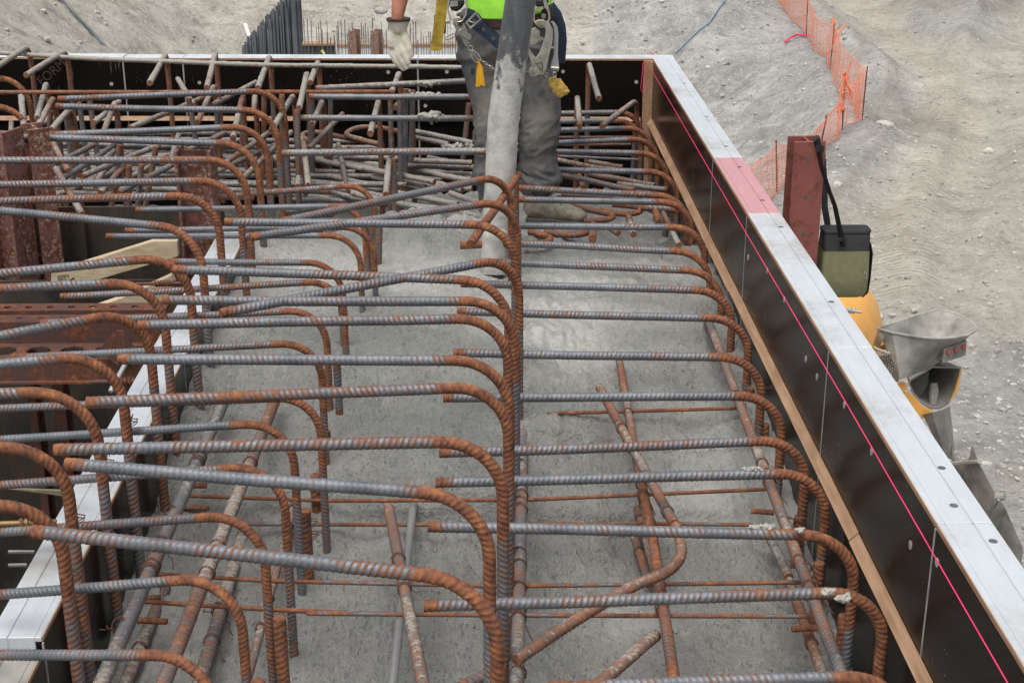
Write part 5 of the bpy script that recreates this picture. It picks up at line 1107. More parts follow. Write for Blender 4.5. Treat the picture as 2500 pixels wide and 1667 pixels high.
    ('rebar', 'bar in the far right corner of the pour, eighteenth from the top', 'bars in the far right corner', 'rebar', [(0.5581, 6.2658, 0.23), (0.5914, 6.1808, 0.23)], 0.3, 0.0145, 0.1, 0.55),
    ('rebar', 'long cement crusted bar tied across the top hooks before the back form', None, 'rebar', [(-2.6688, 8.154, 0.68), (-2.0847, 7.9597, 0.68), (-1.1512, 7.7534, 0.68), (-0.0471, 7.8781, 0.64)], 0.5, 0.0115, 0.97, 0.3),
    ('rebar', 'long thin rusty bar running straight across below the crusted one', None, 'rebar', [(-2.4561, 7.4713, 0.6), (-0.4501, 7.4394, 0.6)], 0.0, 0.0105, 0.05, 0.75),
    ('rebar', 'rusty bar under the far middle hooks, cut end to camera beside the hose', None, 'rebar', [(0.1458, 5.7817, 0.595), (-0.0424, 4.858, 0.595)], 0.0, 0.0155, 0.0, 0.85),
    ('rebar', 'short rusty bar end just left of the cut bar end by the hose', None, 'rebar', [(-0.089, 5.5333, 0.38), (-0.0049, 5.5452, 0.38)], 0.0, 0.0165, 0.0, 0.8),
    ('lengthwise_rebar', 'lengthwise bar along the left form, upper left one of four', None, 'rebar', [(-0.8446, 4.443, 0.2), (-0.862, 2.7981, 0.2)], 0.0, 0.019, 0.19, 0.52),
    ('lengthwise_rebar', 'lengthwise bar along the left form, upper right one of four', None, 'rebar', [(-0.678, 4.4685, 0.2), (-0.7229, 2.7953, 0.2)], 0.0, 0.0185, 0.19, 0.52),
    ('lengthwise_rebar', 'coarse ribbed lengthwise bar along the left form, lower left one of four', None, 'rebar', [(-0.8928, 4.0467, -0.03), (-0.9057, 3.1356, -0.03)], 0.0, 0.0175, 0.19, 0.52),
    ('lengthwise_rebar', 'coarse ribbed lengthwise bar along the left form, lower right one of four', None, 'rebar', [(-0.718, 4.0659, 0.0), (-0.7092, 3.0877, 0.0)], 0.0, 0.0185, 0.19, 0.52),
    ('lengthwise_rebar', 'thin grey lengthwise bar leaning between the inner left hooks, upper one', None, 'rebar', [(-0.5682, 4.6652, 0.05), (-0.5797, 3.0118, 0.05)], 0.0, 0.0115, 0.19, 0.52),
    ('lengthwise_rebar', 'lengthwise bar down the middle beside the upright hooks', None, 'rebar', [(0.1471, 4.9415, 0.1), (0.071, 2.9113, 0.1)], 0.0, 0.0175, 0.19, 0.52),
    ('lengthwise_rebar', 'rusty lengthwise bar lying along the right hooks', None, 'rebar', [(0.8508, 5.2649, 0.17), (0.816, 2.8075, 0.17)], 0.0, 0.0155, 0.19, 0.52),
    ('lengthwise_rebar', 'lower lengthwise bar with a pale cut end near the right form', None, 'rebar', [(0.8386, 3.8345, 0.0), (0.8515, 3.6116, 0.0)], 0.0, 0.0135, 0.19, 0.52),
    ('lengthwise_rebar', 'lowest lengthwise bar near the right form at the bottom corner', None, 'rebar', [(0.8468, 3.5878, 0.0), (0.8409, 3.0557, 0.0)], 0.0, 0.014, 0.19, 0.52),
    ('lengthwise_rebar', 'leaning smooth grey bar right of centre dipping into the wet concrete', None, 'rebar', [(0.4906, 4.9564, 0.12), (0.4415, 2.8745, 0.12)], 0.0, 0.0135, 0.19, 0.52),
    ('lengthwise_rebar', 'leaning rusty bar right of centre with a pale cut top end', None, 'rebar', [(0.3752, 4.4238, 0.24), (0.5032, 3.4778, 0.24)], 0.0, 0.0145, 0.19, 0.52),
    ('lengthwise_rebar', 'short rusty bar half sunk right of centre, left one of two', None, 'rebar', [(0.45, 3.9376, -0.04), (0.4663, 3.6497, -0.04)], 0.0, 0.0145, 0.19, 0.52),
    ('lengthwise_rebar', 'rusty bar half sunk right of centre, right one of two', None, 'rebar', [(0.4686, 4.03, 0.0), (0.4823, 3.6289, 0.0)], 0.0, 0.015, 0.19, 0.52),
    ('lengthwise_rebar', 'rusty bar with chalk marks lying lengthwise left of the middle hooks', None, 'rebar', [(-0.2699, 3.7095, 0.18), (-0.1361, 2.799, 0.18)], 0.0, 0.0155, 0.19, 0.52),
    ('lengthwise_rebar', 'tilted rusty bar at the bottom right corner of the concrete', None, 'rebar', [(0.4287, 3.1967, 0.08), (0.2518, 2.965, 0.08)], 0.0, 0.0165, 0.19, 0.52),
    ('lengthwise_rebar', 'tilted rusty bar at the bottom centre left of the upright hooks', None, 'rebar', [(0.0383, 3.0343, 0.1), (-0.0611, 2.9421, 0.1)], 0.0, 0.0155, 0.19, 0.52),
    ('bent_rebar', 'long rusty bar bent back like a hairpin across the right bay', None, 'rebar', [(0.5044, 3.4876, 0.24), (0.5129, 3.4376, 0.22), (0.5122, 3.3896, 0.2), (0.465, 3.3003, 0.2), (0.3452, 3.2079, 0.2), (0.0689, 2.9104, 0.2)], -1, 0.015, 0.16, 0.55),
    ('lengthwise_rebar', 'bar right of centre running from the crossing down to the bottom edge', None, 'rebar', [(0.462, 3.9076, 0.15), (0.4648, 3.6439, 0.13), (0.4383, 2.8815, 0.12)], 0.4, 0.015, 0.0, 0.6),
    ('threaded_rod', 'bright ribbed steel rod leaning in the concrete left of centre', None, 'steel rod', [(-0.2147, 3.9875, 0.05), (-0.2208, 2.9173, 0.1)], 0.0, 0.0115, 0.0, -1),
    ('cross_tie', 'thin rusty cross tie just above the concrete, first from the bottom of the photo', 'thin cross ties', 'rebar', [(-0.4568, 3.2832, 0.1), (0.0416, 3.2645, 0.1), (0.8301, 3.2424, 0.1)], 0.4, 0.0062, 0.0, 0.8),
    ('cross_tie', 'thin rusty cross tie just above the concrete, second from the bottom of the photo', 'thin cross ties', 'rebar', [(-0.8851, 3.4911, 0.1), (-0.5673, 3.4479, 0.1), (0.0436, 3.4083, 0.1), (0.8379, 3.4117, 0.1)], 0.4, 0.0062, 0.0, 0.8),
    ('cross_tie', 'thin rusty cross tie just above the concrete, third from the bottom of the photo', 'thin cross ties', 'rebar', [(-0.742, 3.8652, 0.05), (-0.1543, 3.8477, 0.05), (0.4688, 3.8435, 0.05), (0.7832, 3.8284, 0.05)], 0.4, 0.0062, 0.0, 0.8),
    ('cross_tie', 'thin rusty cross tie just above the concrete, fourth from the bottom of the photo', 'thin cross ties', 'rebar', [(-0.8951, 3.9909, 0.08), (-0.4681, 3.9491, 0.08), (0.124, 3.9426, 0.08), (0.8586, 3.9988, 0.08)], 0.4, 0.0062, 0.0, 0.8),
    ('cross_tie', 'thin rusty cross tie just above the concrete, fifth from the bottom of the photo', 'thin cross ties', 'rebar', [(0.2078, 4.4872, 0.12), (0.8498, 4.5181, 0.12)], 0.4, 0.0062, 0.0, 0.8),
    ('cross_tie', 'thin rusty tie continuing the bottom cross tie to the left form', 'thin cross ties', 'rebar', [(-0.8877, 3.35, 0.1), (-0.5758, 3.3076, 0.1), (-0.3548, 3.2827, 0.1)], 0.4, 0.0062, 0.0, 0.8),
    ('tie_stub', 'short rusty tie stub before the right form, upper one', 'tie stubs', 'rebar', [(0.797, 3.935, 0.04), (0.8654, 3.9224, 0.04)], 0.0, 0.0085, 0.0, 0.85),
    ('tie_stub', 'short rusty tie stub before the right form, lower one', 'tie stubs', 'rebar', [(0.7902, 3.2793, 0.04), (0.8611, 3.2828, 0.04)], 0.0, 0.0085, 0.0, 0.85),
    ('tie_stub', 'short rusty tie stub over the left lengthwise bars, topmost', 'tie stubs', 'rebar', [(-0.8828, 4.0182, 0.1), (-0.8382, 4.0173, 0.1)], 0.0, 0.0085, 0.0, 0.85),
    ('tie_stub', 'short rusty tie stub over the left lengthwise bars, second from top', 'tie stubs', 'rebar', [(-0.9098, 3.9734, 0.05), (-0.8277, 3.965, 0.05)], 0.0, 0.0085, 0.0, 0.85),
    ('tie_stub', 'short thick rusty tie stub over the left lengthwise bars, third from top', 'tie stubs', 'rebar', [(-0.8914, 3.3674, 0.1), (-0.8464, 3.3682, 0.1)], 0.0, 0.0085, 0.0, 0.85),
    ('tie_stub', 'short rusty tie stub over the left lengthwise bars, lowest', 'tie stubs', 'rebar', [(-0.9036, 3.3401, 0.05), (-0.8257, 3.3334, 0.05)], 0.0, 0.0085, 0.0, 0.85),
    ('upright_stub', 'flat topped upright bar stub before the right form, first from the top', 'upright stubs', 'rebar', [(0.9409, 5.3295, 0.1), (0.9409, 5.3295, -0.25)], 0.0, 0.0155, 0.0, 0.8),
    ('upright_stub', 'flat topped upright bar stub before the right form, second from the top', 'upright stubs', 'rebar', [(0.9298, 4.7459, 0.1), (0.9298, 4.7459, -0.25)], 0.0, 0.0155, 0.0, 0.8),
    ('upright_stub', 'flat topped upright bar stub before the right form, third from the top', 'upright stubs', 'rebar', [(0.9245, 4.4285, 0.1), (0.9245, 4.4285, -0.25)], 0.0, 0.0155, 0.0, 0.8),
    ('upright_stub', 'flat topped upright bar stub before the right form, fourth from the top', 'upright stubs', 'rebar', [(0.9092, 3.7851, 0.1), (0.9092, 3.7851, -0.25)], 0.0, 0.0155, 0.0, 0.8),
    ('upright_stub', 'flat topped upright bar stub before the right form, fifth from the top', 'upright stubs', 'rebar', [(0.9084, 3.5123, 0.1), (0.9084, 3.5123, -0.25)], 0.0, 0.0155, 0.0, 0.8),
    ('upright_stub', 'flat topped upright bar stub before the right form, sixth from the top', 'upright stubs', 'rebar', [(0.914, 3.2449, 0.1), (0.914, 3.2449, -0.25)], 0.0, 0.0155, 0.0, 0.8),
    ('upright_stub', 'flat topped bar stub tied beside the inner left hooks, first from the top', 'upright stubs', 'rebar', [(-0.5054, 4.2994, 0.15), (-0.5054, 4.2994, -0.25)], 0.0, 0.016, 0.0, 0.8),
    ('upright_stub', 'flat topped bar stub tied beside the inner left hooks, second from the top', 'upright stubs', 'rebar', [(-0.5055, 3.9798, 0.15), (-0.5055, 3.9798, -0.25)], 0.0, 0.016, 0.0, 0.8),
    ('upright_stub', 'flat topped bar stub tied beside the inner left hooks, third from the top', 'upright stubs', 'rebar', [(-0.4979, 3.66, 0.2), (-0.4979, 3.66, -0.25)], 0.0, 0.016, 0.0, 0.8),
    ('upright_stub', 'flat topped bar stub tied beside the inner left hooks, fourth from the top', 'upright stubs', 'rebar', [(-0.49, 3.05, 0.23), (-0.49, 3.05, -0.25)], 0.0, 0.016, 0.0, 0.8),
    ('upright_stub', 'flat topped bar stub tied beside the inner left hooks, fifth from the top', 'upright stubs', 'rebar', [(-0.4986, 2.7569, 0.25), (-0.4986, 2.7569, -0.25)], 0.0, 0.016, 0.0, 0.8),
    ('upright_rebar', 'short upright bar entering the smooth wet concrete left of centre, first from the top', 'uprights in the wet concrete', 'rebar', [(-0.5047, 4.95, 0.3511), (-0.4972, 4.95, 0.0934)], 0.0, 0.0125, 0.0, 0.3),
    ('upright_rebar', 'short upright bar entering the smooth wet concrete left of centre, second from the top', 'uprights in the wet concrete', 'rebar', [(-0.4657, 4.35, 0.3646), (-0.4636, 4.35, 0.1837)], 0.0, 0.0125, 0.0, 0.3),
]
bar_by_label = {}
for k, (name, label, group, cat, pts, rad, r, cem, rust) in enumerate(BARS):
    near = min(p[1] for p in pts) < 5.6 and r > .008
    bright = rust < 0
    me, org = bar_mesh(pts, rad if rad else .1, r, cem, .3 if bright else rust, 100 + k, near)
    me.name = name
    o = link(name, me, M['bright_rod'] if bright else M['rebar'], None, tuple(float(t) for t in org))
    tag(o, label, cat, group)
    bar_by_label[label] = o


def tie_wire(parent, p, axis, r, seed, tails=True):
    """two or three turns of annealed wire round a bar"""
    g = np.random.default_rng(seed)
    p = np.array(p, float); a = np.array(axis, float); a /= np.linalg.norm(a)
    u = np.cross(a, (0.3, .2, 1)); u /= np.linalg.norm(u); w = np.cross(a, u)
    pts = []
    for t in np.linspace(0, 2.4 * 2 * math.pi, 34):
        pts.append(p + a * (t / 15 * .018 + .004 * math.sin(2 * t)) + (u * math.cos(t) + w * math.sin(t)) * (r + .0022))
    if tails:
        e = pts[-1]; d = (pts[-1] - p); d /= np.linalg.norm(d)
        for k in range(1, 5): pts.append(e + d * .012 * k + a * .006 * k * g.normal() + u * .004 * g.normal() + np.array([0, 0, .004 * g.normal()]))
    m = MB(); m.tube(pts, .0016, n=4)
    o = m.build('tie_wire', M['wire'])
    o.parent = parent; o.matrix_parent_inverse = Matrix.Translation(-Vector(parent.location))
    return o
mid_bar = bar_by_label['lengthwise bar down the middle beside the upright hooks']
for k, p in enumerate([(0.1244, 4.5086, 0.1000), (0.1210, 4.4241, 0.1000), (0.1122, 4.1298, 0.1000), (0.1077, 3.9572, 0.1000), (0.1046, 3.8782, 0.1000), (0.1026, 3.8397, 0.1000), (0.0977, 3.6866, 0.1000), (0.0938, 3.5723, 0.1000), (0.0921, 3.5055, 0.1000), (0.0849, 3.2745, 0.1000), (0.0836, 3.2371, 0.1000), (0.0768, 2.9967, 0.1000), (0.1433, 4.8435, 0.1000)]):
    tie_wire(mid_bar, p, (0, 1, 0), .0175, k, k % 3 == 0)
rb_ = bar_by_label['rusty lengthwise bar lying along the right hooks']
for k, p in enumerate([(0.8296, 3.8713, 0.1700), (0.8363, 3.6175, 0.1700), (0.8308, 3.3675, 0.1700), (0.8317, 3.2744, 0.1700)]):
    tie_wire(rb_, p, (.25, -1, 0), .0155, 20 + k)
for k, (lab, p, r) in enumerate([('lengthwise bar along the left form, upper left one of four', (-0.8720, 3.0637, 0.2000), .019), ('lengthwise bar along the left form, upper left one of four', (-0.8618, 3.6417, 0.2000), .019), ('coarse ribbed lengthwise bar along the left form, lower left one of four', (-0.8996, 3.7390, -0.0300), .0175),
                                 ('coarse ribbed lengthwise bar along the left form, lower right one of four', (-0.7170, 3.4593, 0.0000), .0185), ('coarse ribbed lengthwise bar along the left form, lower right one of four', (-0.7220, 4.0202, 0.0000), .0185)]):
    tie_wire(bar_by_label[lab], p, (0, 1, 0), r, 40 + k)
for o in list(COL.objects):
    lab = o.get('label') or ''
    if 'flat topped bar stub tied beside' in lab:
        p = np.array(o.location) ; top = max(v.co.z for v in o.data.vertices) + o.location.z
        tie_wire(o, (p[0], p[1], top - .05), (0, 0, 1), .016, len(lab) + int(p[1] * 100)); tie_wire(o, (p[0], p[1], top - .09), (0, 0, 1), .016, 7 + int(p[1] * 100), False)
    if o.get('group') == 'hooked bars along the left form':
        zz = .47; p = np.array(o.location)
        if p[1] < 3.7: tie_wire(o, (p[0], p[1], zz), (.2, .1, 1), .0145, int(p[1] * 1000))
    if o.get('group') == 'hooked bars along the back form':
        pass
# wire wherever a cross tie or hook leg sits on a lengthwise bar
lens = [(l, np.array(p[0]), np.array(p[-1]), r) for (n_, l, g_, c_, p, rd, r, ce, ru) in BARS if n_ == 'lengthwise_rebar']
wk = 0
for (n_, l, g_, c_, p, rd, r, ce, ru) in BARS:
    if n_ not in ('cross_tie', 'tie_stub') and g_ not in ('hooked bars along the right form', 'hooked bars of the middle row', 'hooked bars of the inner left row'): continue
    for a, c in zip(p[:-1], p[1:]):
        a, c = np.array(a), np.array(c)
        for (ll, la, lc, lr) in lens:
            A = np.array([[(c - a)[0], -(lc - la)[0]], [(c - a)[1], -(lc - la)[1]]])
            if abs(np.linalg.det(A)) < 1e-4: continue
            t_, s_ = np.linalg.solve(A, (la - a)[:2])
            if 0 < t_ < 1 and 0 < s_ < 1:
                P1, P2 = a + (c - a) * t_, la + (lc - la) * s_
                if abs(P1[2] - P2[2]) < .16 and 2.3 < P2[1] < 5.2 and P2[2] > float(conc(P2[0:1], P2[1:2])[0]) + .0 and wk < 46:
                    tie_wire(bar_by_label[ll], P2, lc - la, lr, 300 + wk, wk % 2 == 0); wk += 1
# blobs of mortar stuck on bars
def lump(label, p, r, seed, sx=1.0):
    g = np.random.default_rng(seed)
    m = MB()
    for k in range(int(7 + 7 * sx)):
        c = np.array([(g.random() - .5) * 2 * r * sx, .30 * r * g.normal(), .16 * r * g.normal()]); q = r * (.40 + .3 * g.random()) * (1 - .4 * abs(c[0]) / (r * sx + 1e-6))
        m.tube([c - [q, 0, 0], c - [q * .7, 0, 0], c, c + [q * .7, 0, 0], c + [q, 0, 0]], [q * .2, q * .75, q, q * .75, q * .2], n=10)
        if g.random() < .45: m.tube([c, c - [0, 0, q * 1.3], c - [0, 0, q * 1.9]], [q * .5, q * .3, q * .1], n=8)
    me = bpy.data.meshes.new('tmp'); me.from_pydata(m.v, [], m.f)
    t = bpy.data.objects.new('tmp', me); COL.objects.link(t)
    md = t.modifiers.new('r', 'REMESH'); md.mode = 'VOXEL'; md.voxel_size = r * .13
    out = bpy.data.meshes.new_from_object(t.evaluated_get(bpy.context.evaluated_depsgraph_get())); bpy.data.objects.remove(t, do_unlink=True)
    c = np.array([v.co[:] for v in out.vertices]); nn = np.array([v.normal[:] for v in out.vertices])
    c = c + nn * (r * .5 * fbm(c[:, 0] / r * 2.6 + seed, c[:, 1] / r * 2.6, c[:, 2] / r * 2.6, oct=4))[:, None]
    for v, q in zip(out.vertices, c): v.co = q
    for pl in out.polygons: pl.use_smooth = True
    out.name = 'mortar_lump'; out.materials.clear()
    tag(link('mortar_lump', out, M['cem_lump'], None, tuple(p)), label, 'mortar lump', 'mortar lumps')
lump('big ragged mortar lump on the dark bar left of the worker\'s knee', (-0.2419, 7.0121, 0.5700), 0.031, 1, 1.9)
lump('long mortar lump on the bar above the biggest lump, left of the worker', (-0.2793, 7.3597, 0.6000), 0.024, 2, 3.0)
lump('mortar crust on the uppermost bar touching the worker\'s left thigh side', (-0.2765, 7.6188, 0.6100), 0.020, 3, 3.0)
lump('small mortar blob on the bend of the hook at the lower right', (0.7796, 2.9159, 0.3650), 0.015, 4)
lump('small mortar blob drooping just right of its neighbour at the lower right', (0.8131, 2.9175, 0.3500), 0.015, 5)
lump('pale mortar smear on the hook second from the bottom right', (0.6907, 3.2474, 0.3550), 0.011, 6, 3.0)
lump('tiny mortar blob on the bend below the right form strip', (0.7764, 3.2125, 0.3650), 0.010, 7)
lump('mortar smear on the bar end third from the bottom right', (0.7213, 3.5743, 0.3550), 0.010, 8, 3.2)
lump('mortar heap on the bars under the worker\'s hose side knee', (-0.1120, 6.6851, 0.5000), 0.020, 9, 4.0)



def kid(o, root):
    o.parent = root
    o.matrix_parent_inverse = Matrix.Translation(-Vector(root.location))
    return o


def circ(c, ax, ay, rx, ry=None, n=16, a0=0, a1=2 * math.pi):
    ry = ry or rx
    c, ax, ay = (np.array(t, float) for t in (c, ax, ay))
    return [c + ax * rx * math.cos(a0 + (a1 - a0) * k / n) + ay * ry * math.sin(a0 + (a1 - a0) * k / n) for k in range(n)]


XV, ZV, YV = np.array([1., 0, 0]), np.array([0, 0, 1.]), np.array([0, 1., 0])


def blob(name, mb, voxel, mat, root, smooth=4, fn=None, attr=None):
    """several overlapping closed tubes fused into one continuous skin"""
    me = bpy.data.meshes.new('tmp'); me.from_pydata(mb.v, [], mb.f)
    bm = bmesh.new(); bm.from_mesh(me); bmesh.ops.recalc_face_normals(bm, faces=bm.faces); bm.to_mesh(me); bm.free()
    t = bpy.data.objects.new('tmp', me); COL.objects.link(t)
    md = t.modifiers.new('r', 'REMESH'); md.mode = 'VOXEL'; md.voxel_size = voxel
    out = bpy.data.meshes.new_from_object(t.evaluated_get(bpy.context.evaluated_depsgraph_get()))
    bpy.data.objects.remove(t, do_unlink=True)
    bm = bmesh.new(); bm.from_mesh(out)
    for _ in range(smooth): bmesh.ops.smooth_vert(bm, verts=bm.verts, factor=.5, use_axis_x=True, use_axis_y=True, use_axis_z=True)
    bm.normal_update()
    if fn:
        P = np.array([v.co[:] for v in bm.verts]); Nn = np.array([v.normal[:] for v in bm.verts])
        Q = P + Nn * fn(P)[:, None]
        for v, q in zip(bm.verts, Q): v.co = q
    bm.to_mesh(out); bm.free()
    out.name = name; out.materials.clear()
    for p in out.polygons: p.use_smooth = True
    if attr:
        P = np.array([v.co[:] for v in out.vertices])
        for k, f in attr.items():
            a = out.attributes.new(k, 'FLOAT', 'POINT'); a.data.foreach_set('value', f(P).astype(np.float32))
    return kid(link(name, out, mat), root)


# ---------------------------------------------------------------- concrete hose
hose = empty('concrete_hose', (0.0427, 5.7200, 0.2058), 0, 'thick cement smeared rubber hose hanging in front of the worker', 'concrete hose')
hp = [((0.0425, 5.7000, 0.2071), .050), ((0.0445, 5.7100, 0.2528), .054), ((0.0482, 5.7200, 0.3191), .056), ((0.0500, 5.7200, 0.3658), .055), ((0.0518, 5.7300, 0.3748), .051), ((0.0571, 5.7400, 0.4337), .055), ((0.0624, 5.7500, 0.5026), .0595), ((0.0727, 5.7600, 0.6200), .062), ((0.0848, 5.7700, 0.8203), .062), ((0.1175, 5.7800, 1.0531), .060), ((0.1525, 5.7900, 1.2879), .0595), ((0.2123, 5.8000, 1.6517), .0595), ((0.2636, 5.8200, 2.0572), .0595), ((0.2968, 5.8500, 2.5794), .0595)]
def dense(hp, n):
    P = np.array([p for p, _ in hp]); r = np.array([q for _, q in hp]); t = np.arange(len(P)); q = np.linspace(0, len(P) - 1, n)
    return [tuple(np.interp(a, t, P[:, k]) for k in range(3)) for a in q], [float(np.interp(a, t, r)) for a in q]
pp, rr = dense(hp, 120)
m = MB(); m.tube(pp, rr, n=28)
h_ = m.build('hose', M['hose'])
for v in h_.data.vertices:
    c = v.co
    if c.z < .75: c.x += .006 * float(fbm(np.array([c.x * 14]), np.array([c.y * 14]), np.array([c.z * 9]))[0]); c.y += .006 * float(fbm(np.array([c.x * 14 + 5]), np.array([c.y * 14]), np.array([c.z * 9]))[0])
kid(h_, hose)

# ---------------------------------------------------------------- the worker
FOOT = (.12, 6.72, .13)
w = empty('person', FOOT, 0, 'worker in lime shirt and grey jeans standing on the bars behind the hose', 'person')
# continuous body: head, neck, trunk, both arms and legs
b_ = MB()
xc = .115
b_.tube([(xc, 6.76, .98), (xc, 6.76, 1.12), (xc, 6.77, 1.30), (xc, 6.77, 1.48), (xc, 6.77, 1.58), (xc, 6.76, 1.63)], [(.12, .165), (.115, .155), (.12, .165), (.12, .185), (.09, .16), (.05, .07)], n=20, up=(0, 1, 0))
b_.tube([(xc, 6.76, 1.56), (xc, 6.75, 1.66), (xc, 6.745, 1.72)], [.062, .055, .055], n=16)
b_.tube([(xc, 6.73, 1.675), (xc, 6.725, 1.70), (xc, 6.73, 1.76), (xc, 6.745, 1.83), (xc, 6.75, 1.89), (xc, 6.75, 1.915)], [.035, .058, .074, .08, .06, .02], n=18)
b_.tube([(xc, 6.665, 1.775), (xc, 6.645, 1.755), (xc, 6.66, 1.745)], [.010, .014, .008], n=10)
for s_ in (-1, 1): b_.tube([(xc + s_ * .072, 6.75, 1.80), (xc + s_ * .084, 6.755, 1.785), (xc + s_ * .074, 6.75, 1.755)], [.008, .016, .008], n=8)
WR = np.array((-0.3732, 6.6600, 1.0921))
EL = np.array([-.325, 6.74, 1.36]); SH = np.array([-.095, 6.78, 1.56])
b_.tube([SH + [.05, 0, .0], SH, (SH + EL) / 2, EL, EL + (WR - EL) * .3, EL + (WR - EL) * .75, WR, WR - ZV * .07], [.06, .062, .052, .043, .047, .037, .030, .028], n=16)
b_.tube([(.28, 6.78, 1.56), (.33, 6.78, 1.555), (.40, 6.70, 1.45), (.44, 6.60, 1.36), (.40, 6.42, 1.36), (.30, 6.22, 1.40), (.26, 6.13, 1.42)], [.06, .062, .052, .045, .042, .032, .03], n=16)
LL = [((0.0553, 6.7600, 0.9504), .098), ((0.0591, 6.7200, 0.6097), .066), ((0.0624, 6.7100, 0.5159), .060), ((0.0660, 6.7300, 0.4042), .056), ((0.0690, 6.7400, 0.1635), .040)]
RL = [((0.2046, 6.7600, 0.9499), .098), ((0.2663, 6.7100, 0.6396), .066), ((0.2638, 6.7200, 0.5126), .060), ((0.2634, 6.7400, 0.4006), .056), ((0.2708, 6.7500, 0.1996), .040)]
for q in (LL, RL): b_.tube([p for p, _ in q], [r for _, r in q], n=16)
blob('body', b_, .012, M['skin'], w, 3)
m = MB(); m.tube([(xc, 6.75, 1.80), (xc, 6.755, 1.86), (xc, 6.755, 1.90), (xc, 6.755, 1.925)], [.092, .088, .07, .03], n=20)
m.tube([(xc, 6.72, 1.825), (xc, 6.72, 1.831)], [.118, .118], n=24)
kid(m.build('hard_hat', M['hat']), w)
m = MB()
for s_ in (-1, 1): m.tube([(xc + s_ * .030, 6.672, 1.79), (xc + s_ * .030, 6.660, 1.79)], [.013, .008], n=10)
kid(m.build('eyes', M['letters']), w)
m = MB(); m.tube([(xc - .024, 6.672, 1.722), (xc, 6.664, 1.720), (xc + .024, 6.672, 1.722)], [.004, .006, .004], n=8); kid(m.build('mouth', M['brown_leather']), w)
m = MB(); m.tube([(xc, 6.80, 1.70), (xc, 6.80, 1.76), (xc, 6.79, 1.82)], [.05, .068, .07], n=16); kid(m.build('hair', M['hair']), w)
# trousers
t = MB()
t.tube([(0.1171, 6.7600, 1.1156), (0.1170, 6.7600, 1.0700), (0.1132, 6.7600, 0.9872), (0.1149, 6.7600, 0.9130), (0.1205, 6.7600, 0.8476)], [(.138, .20), (.142, .212), (.15, .222), (.145, .225), (.10, .19)], n=26, up=(0, 1, 0))
t.tube([(0.0199, 6.7600, 0.9505), (0.0267, 6.7500, 0.8498), (0.0392, 6.7350, 0.7587), (0.0574, 6.7150, 0.6585), (0.0569, 6.7050, 0.5652), (0.0509, 6.7200, 0.4652), (0.0544, 6.7350, 0.3637), (0.0656, 6.7450, 0.2621), (0.0692, 6.7500, 0.1707)], [.118, .113, .104, .094, .088, .087, .087, .084, .082], n=22)
t.tube([(0.2064, 6.7600, 0.9499), (0.2159, 6.7500, 0.8491), (0.2438, 6.7350, 0.7767), (0.2680, 6.7150, 0.7051), (0.2719, 6.7050, 0.6312), (0.2634, 6.7150, 0.5427), (0.2607, 6.7300, 0.4520), (0.2619, 6.7450, 0.3600), (0.2721, 6.7500, 0.3033), (0.2781, 6.7500, 0.2735)], [.118, .112, .100, .096, .093, .088, .087, .087, .096, .088], n=22)
kR = np.array((0.2696, 6.7000, 0.6513)); kL = np.array((0.0551, 6.7000, 0.6047)); zr = float((0.2656, 6.7400, 0.3515)[2]); zw = float((0.1121, 6.7000, 0.9420)[2])
def folds(P):
    x, y, z = P.T
    d = .011 * fbm(x * 6, y * 6, z * 3.5, oct=4)
    ridge = lambda a, b_, c_, k: 1 - np.abs(fbm(x * a + k, y * b_, z * c_, oct=2)) * 2.6
    low = np.clip(1 - np.abs(z - zr + .01) / .085, 0, 1)
    d = d + low * .022 * np.clip(1 - np.abs(fbm(x * 5 + 1, y * 5, (z + .5 * x) * 19, oct=3)) * 3.2, -.4, 1)
    kn = np.exp(-((z - kL[2] + .07) / .10) ** 2)
    d = d + kn * .013 * np.clip(1 - np.abs(fbm(x * 8 + 4, y * 8, (z - .6 * x) * 15, oct=3)) * 3.2, -.3, 1)
    wa = np.exp(-((z - zw - .02) / .10) ** 2)
    sk = z + .35 * np.abs(x - .115)
    d = d + wa * .022 * np.clip(1 - np.abs(fbm(x * 3 + 8, y * 3, sk * 15, oct=2)) * 2.6, -.3, 1)
    d = d + .028 * np.maximum(0, vn(x * 17 + z * 3.5, y * 8, z * 1.6)) * np.clip((kL[2] - z) / .1, 0, 1)
    return d
def fade(P):
    x, y, z = P.T
    a = np.exp(-(((x - kL[0] + .0) / .07) ** 2 + ((z - kL[2] - .13) / .20) ** 2)) * .85 + np.exp(-(((x - kR[0] - .0) / .07) ** 2 + ((z - kR[2] + .06) / .22) ** 2)) * .55
    return np.clip(a, 0, 1) * (y < 6.74)
blob('trousers', t, .0075, M['denim'], w, 2, folds, dict(fade=fade))
# shirt
t = MB()
t.tube([(.135, 6.755, 1.085), (.125, 6.755, 1.14), (xc, 6.76, 1.28), (xc, 6.76, 1.46), (xc, 6.77, 1.57), (xc, 6.77, 1.61)], [(.150, .200), (.148, .196), (.142, .19), (.145, .205), (.115, .19), (.07, .09)], n=26, up=(0, 1, 0))
for s_, S0, E0 in ((-1, SH, EL), (1, np.array([.325, 6.78, 1.56]), np.array([.44, 6.62, 1.38]))):
    t.tube([S0 - [s_ * .06, 0, 0], S0, S0 + (E0 - S0) * .75], [.075, .075, .066], n=16)
hz = 1.085
blob('shirt', t, .010, M['shirt'], w, 3, lambda P: .010 * fbm(P[:, 0] * 7, P[:, 1] * 7, P[:, 2] * 6, oct=3) - .05 * np.clip((P[:, 0] - .30) / .1, 0, 1) * (P[:, 2] < 1.15))
m = MB(); c0 = np.array((0.1151, 6.7600, 1.0700))
m.tube([c0 + ZV * .019, c0 - ZV * .019], [(.158, .226), (.160, .228)], n=40, up=(0, 1, 0)); kid(m.build('belt', M['brown_leather']), w)
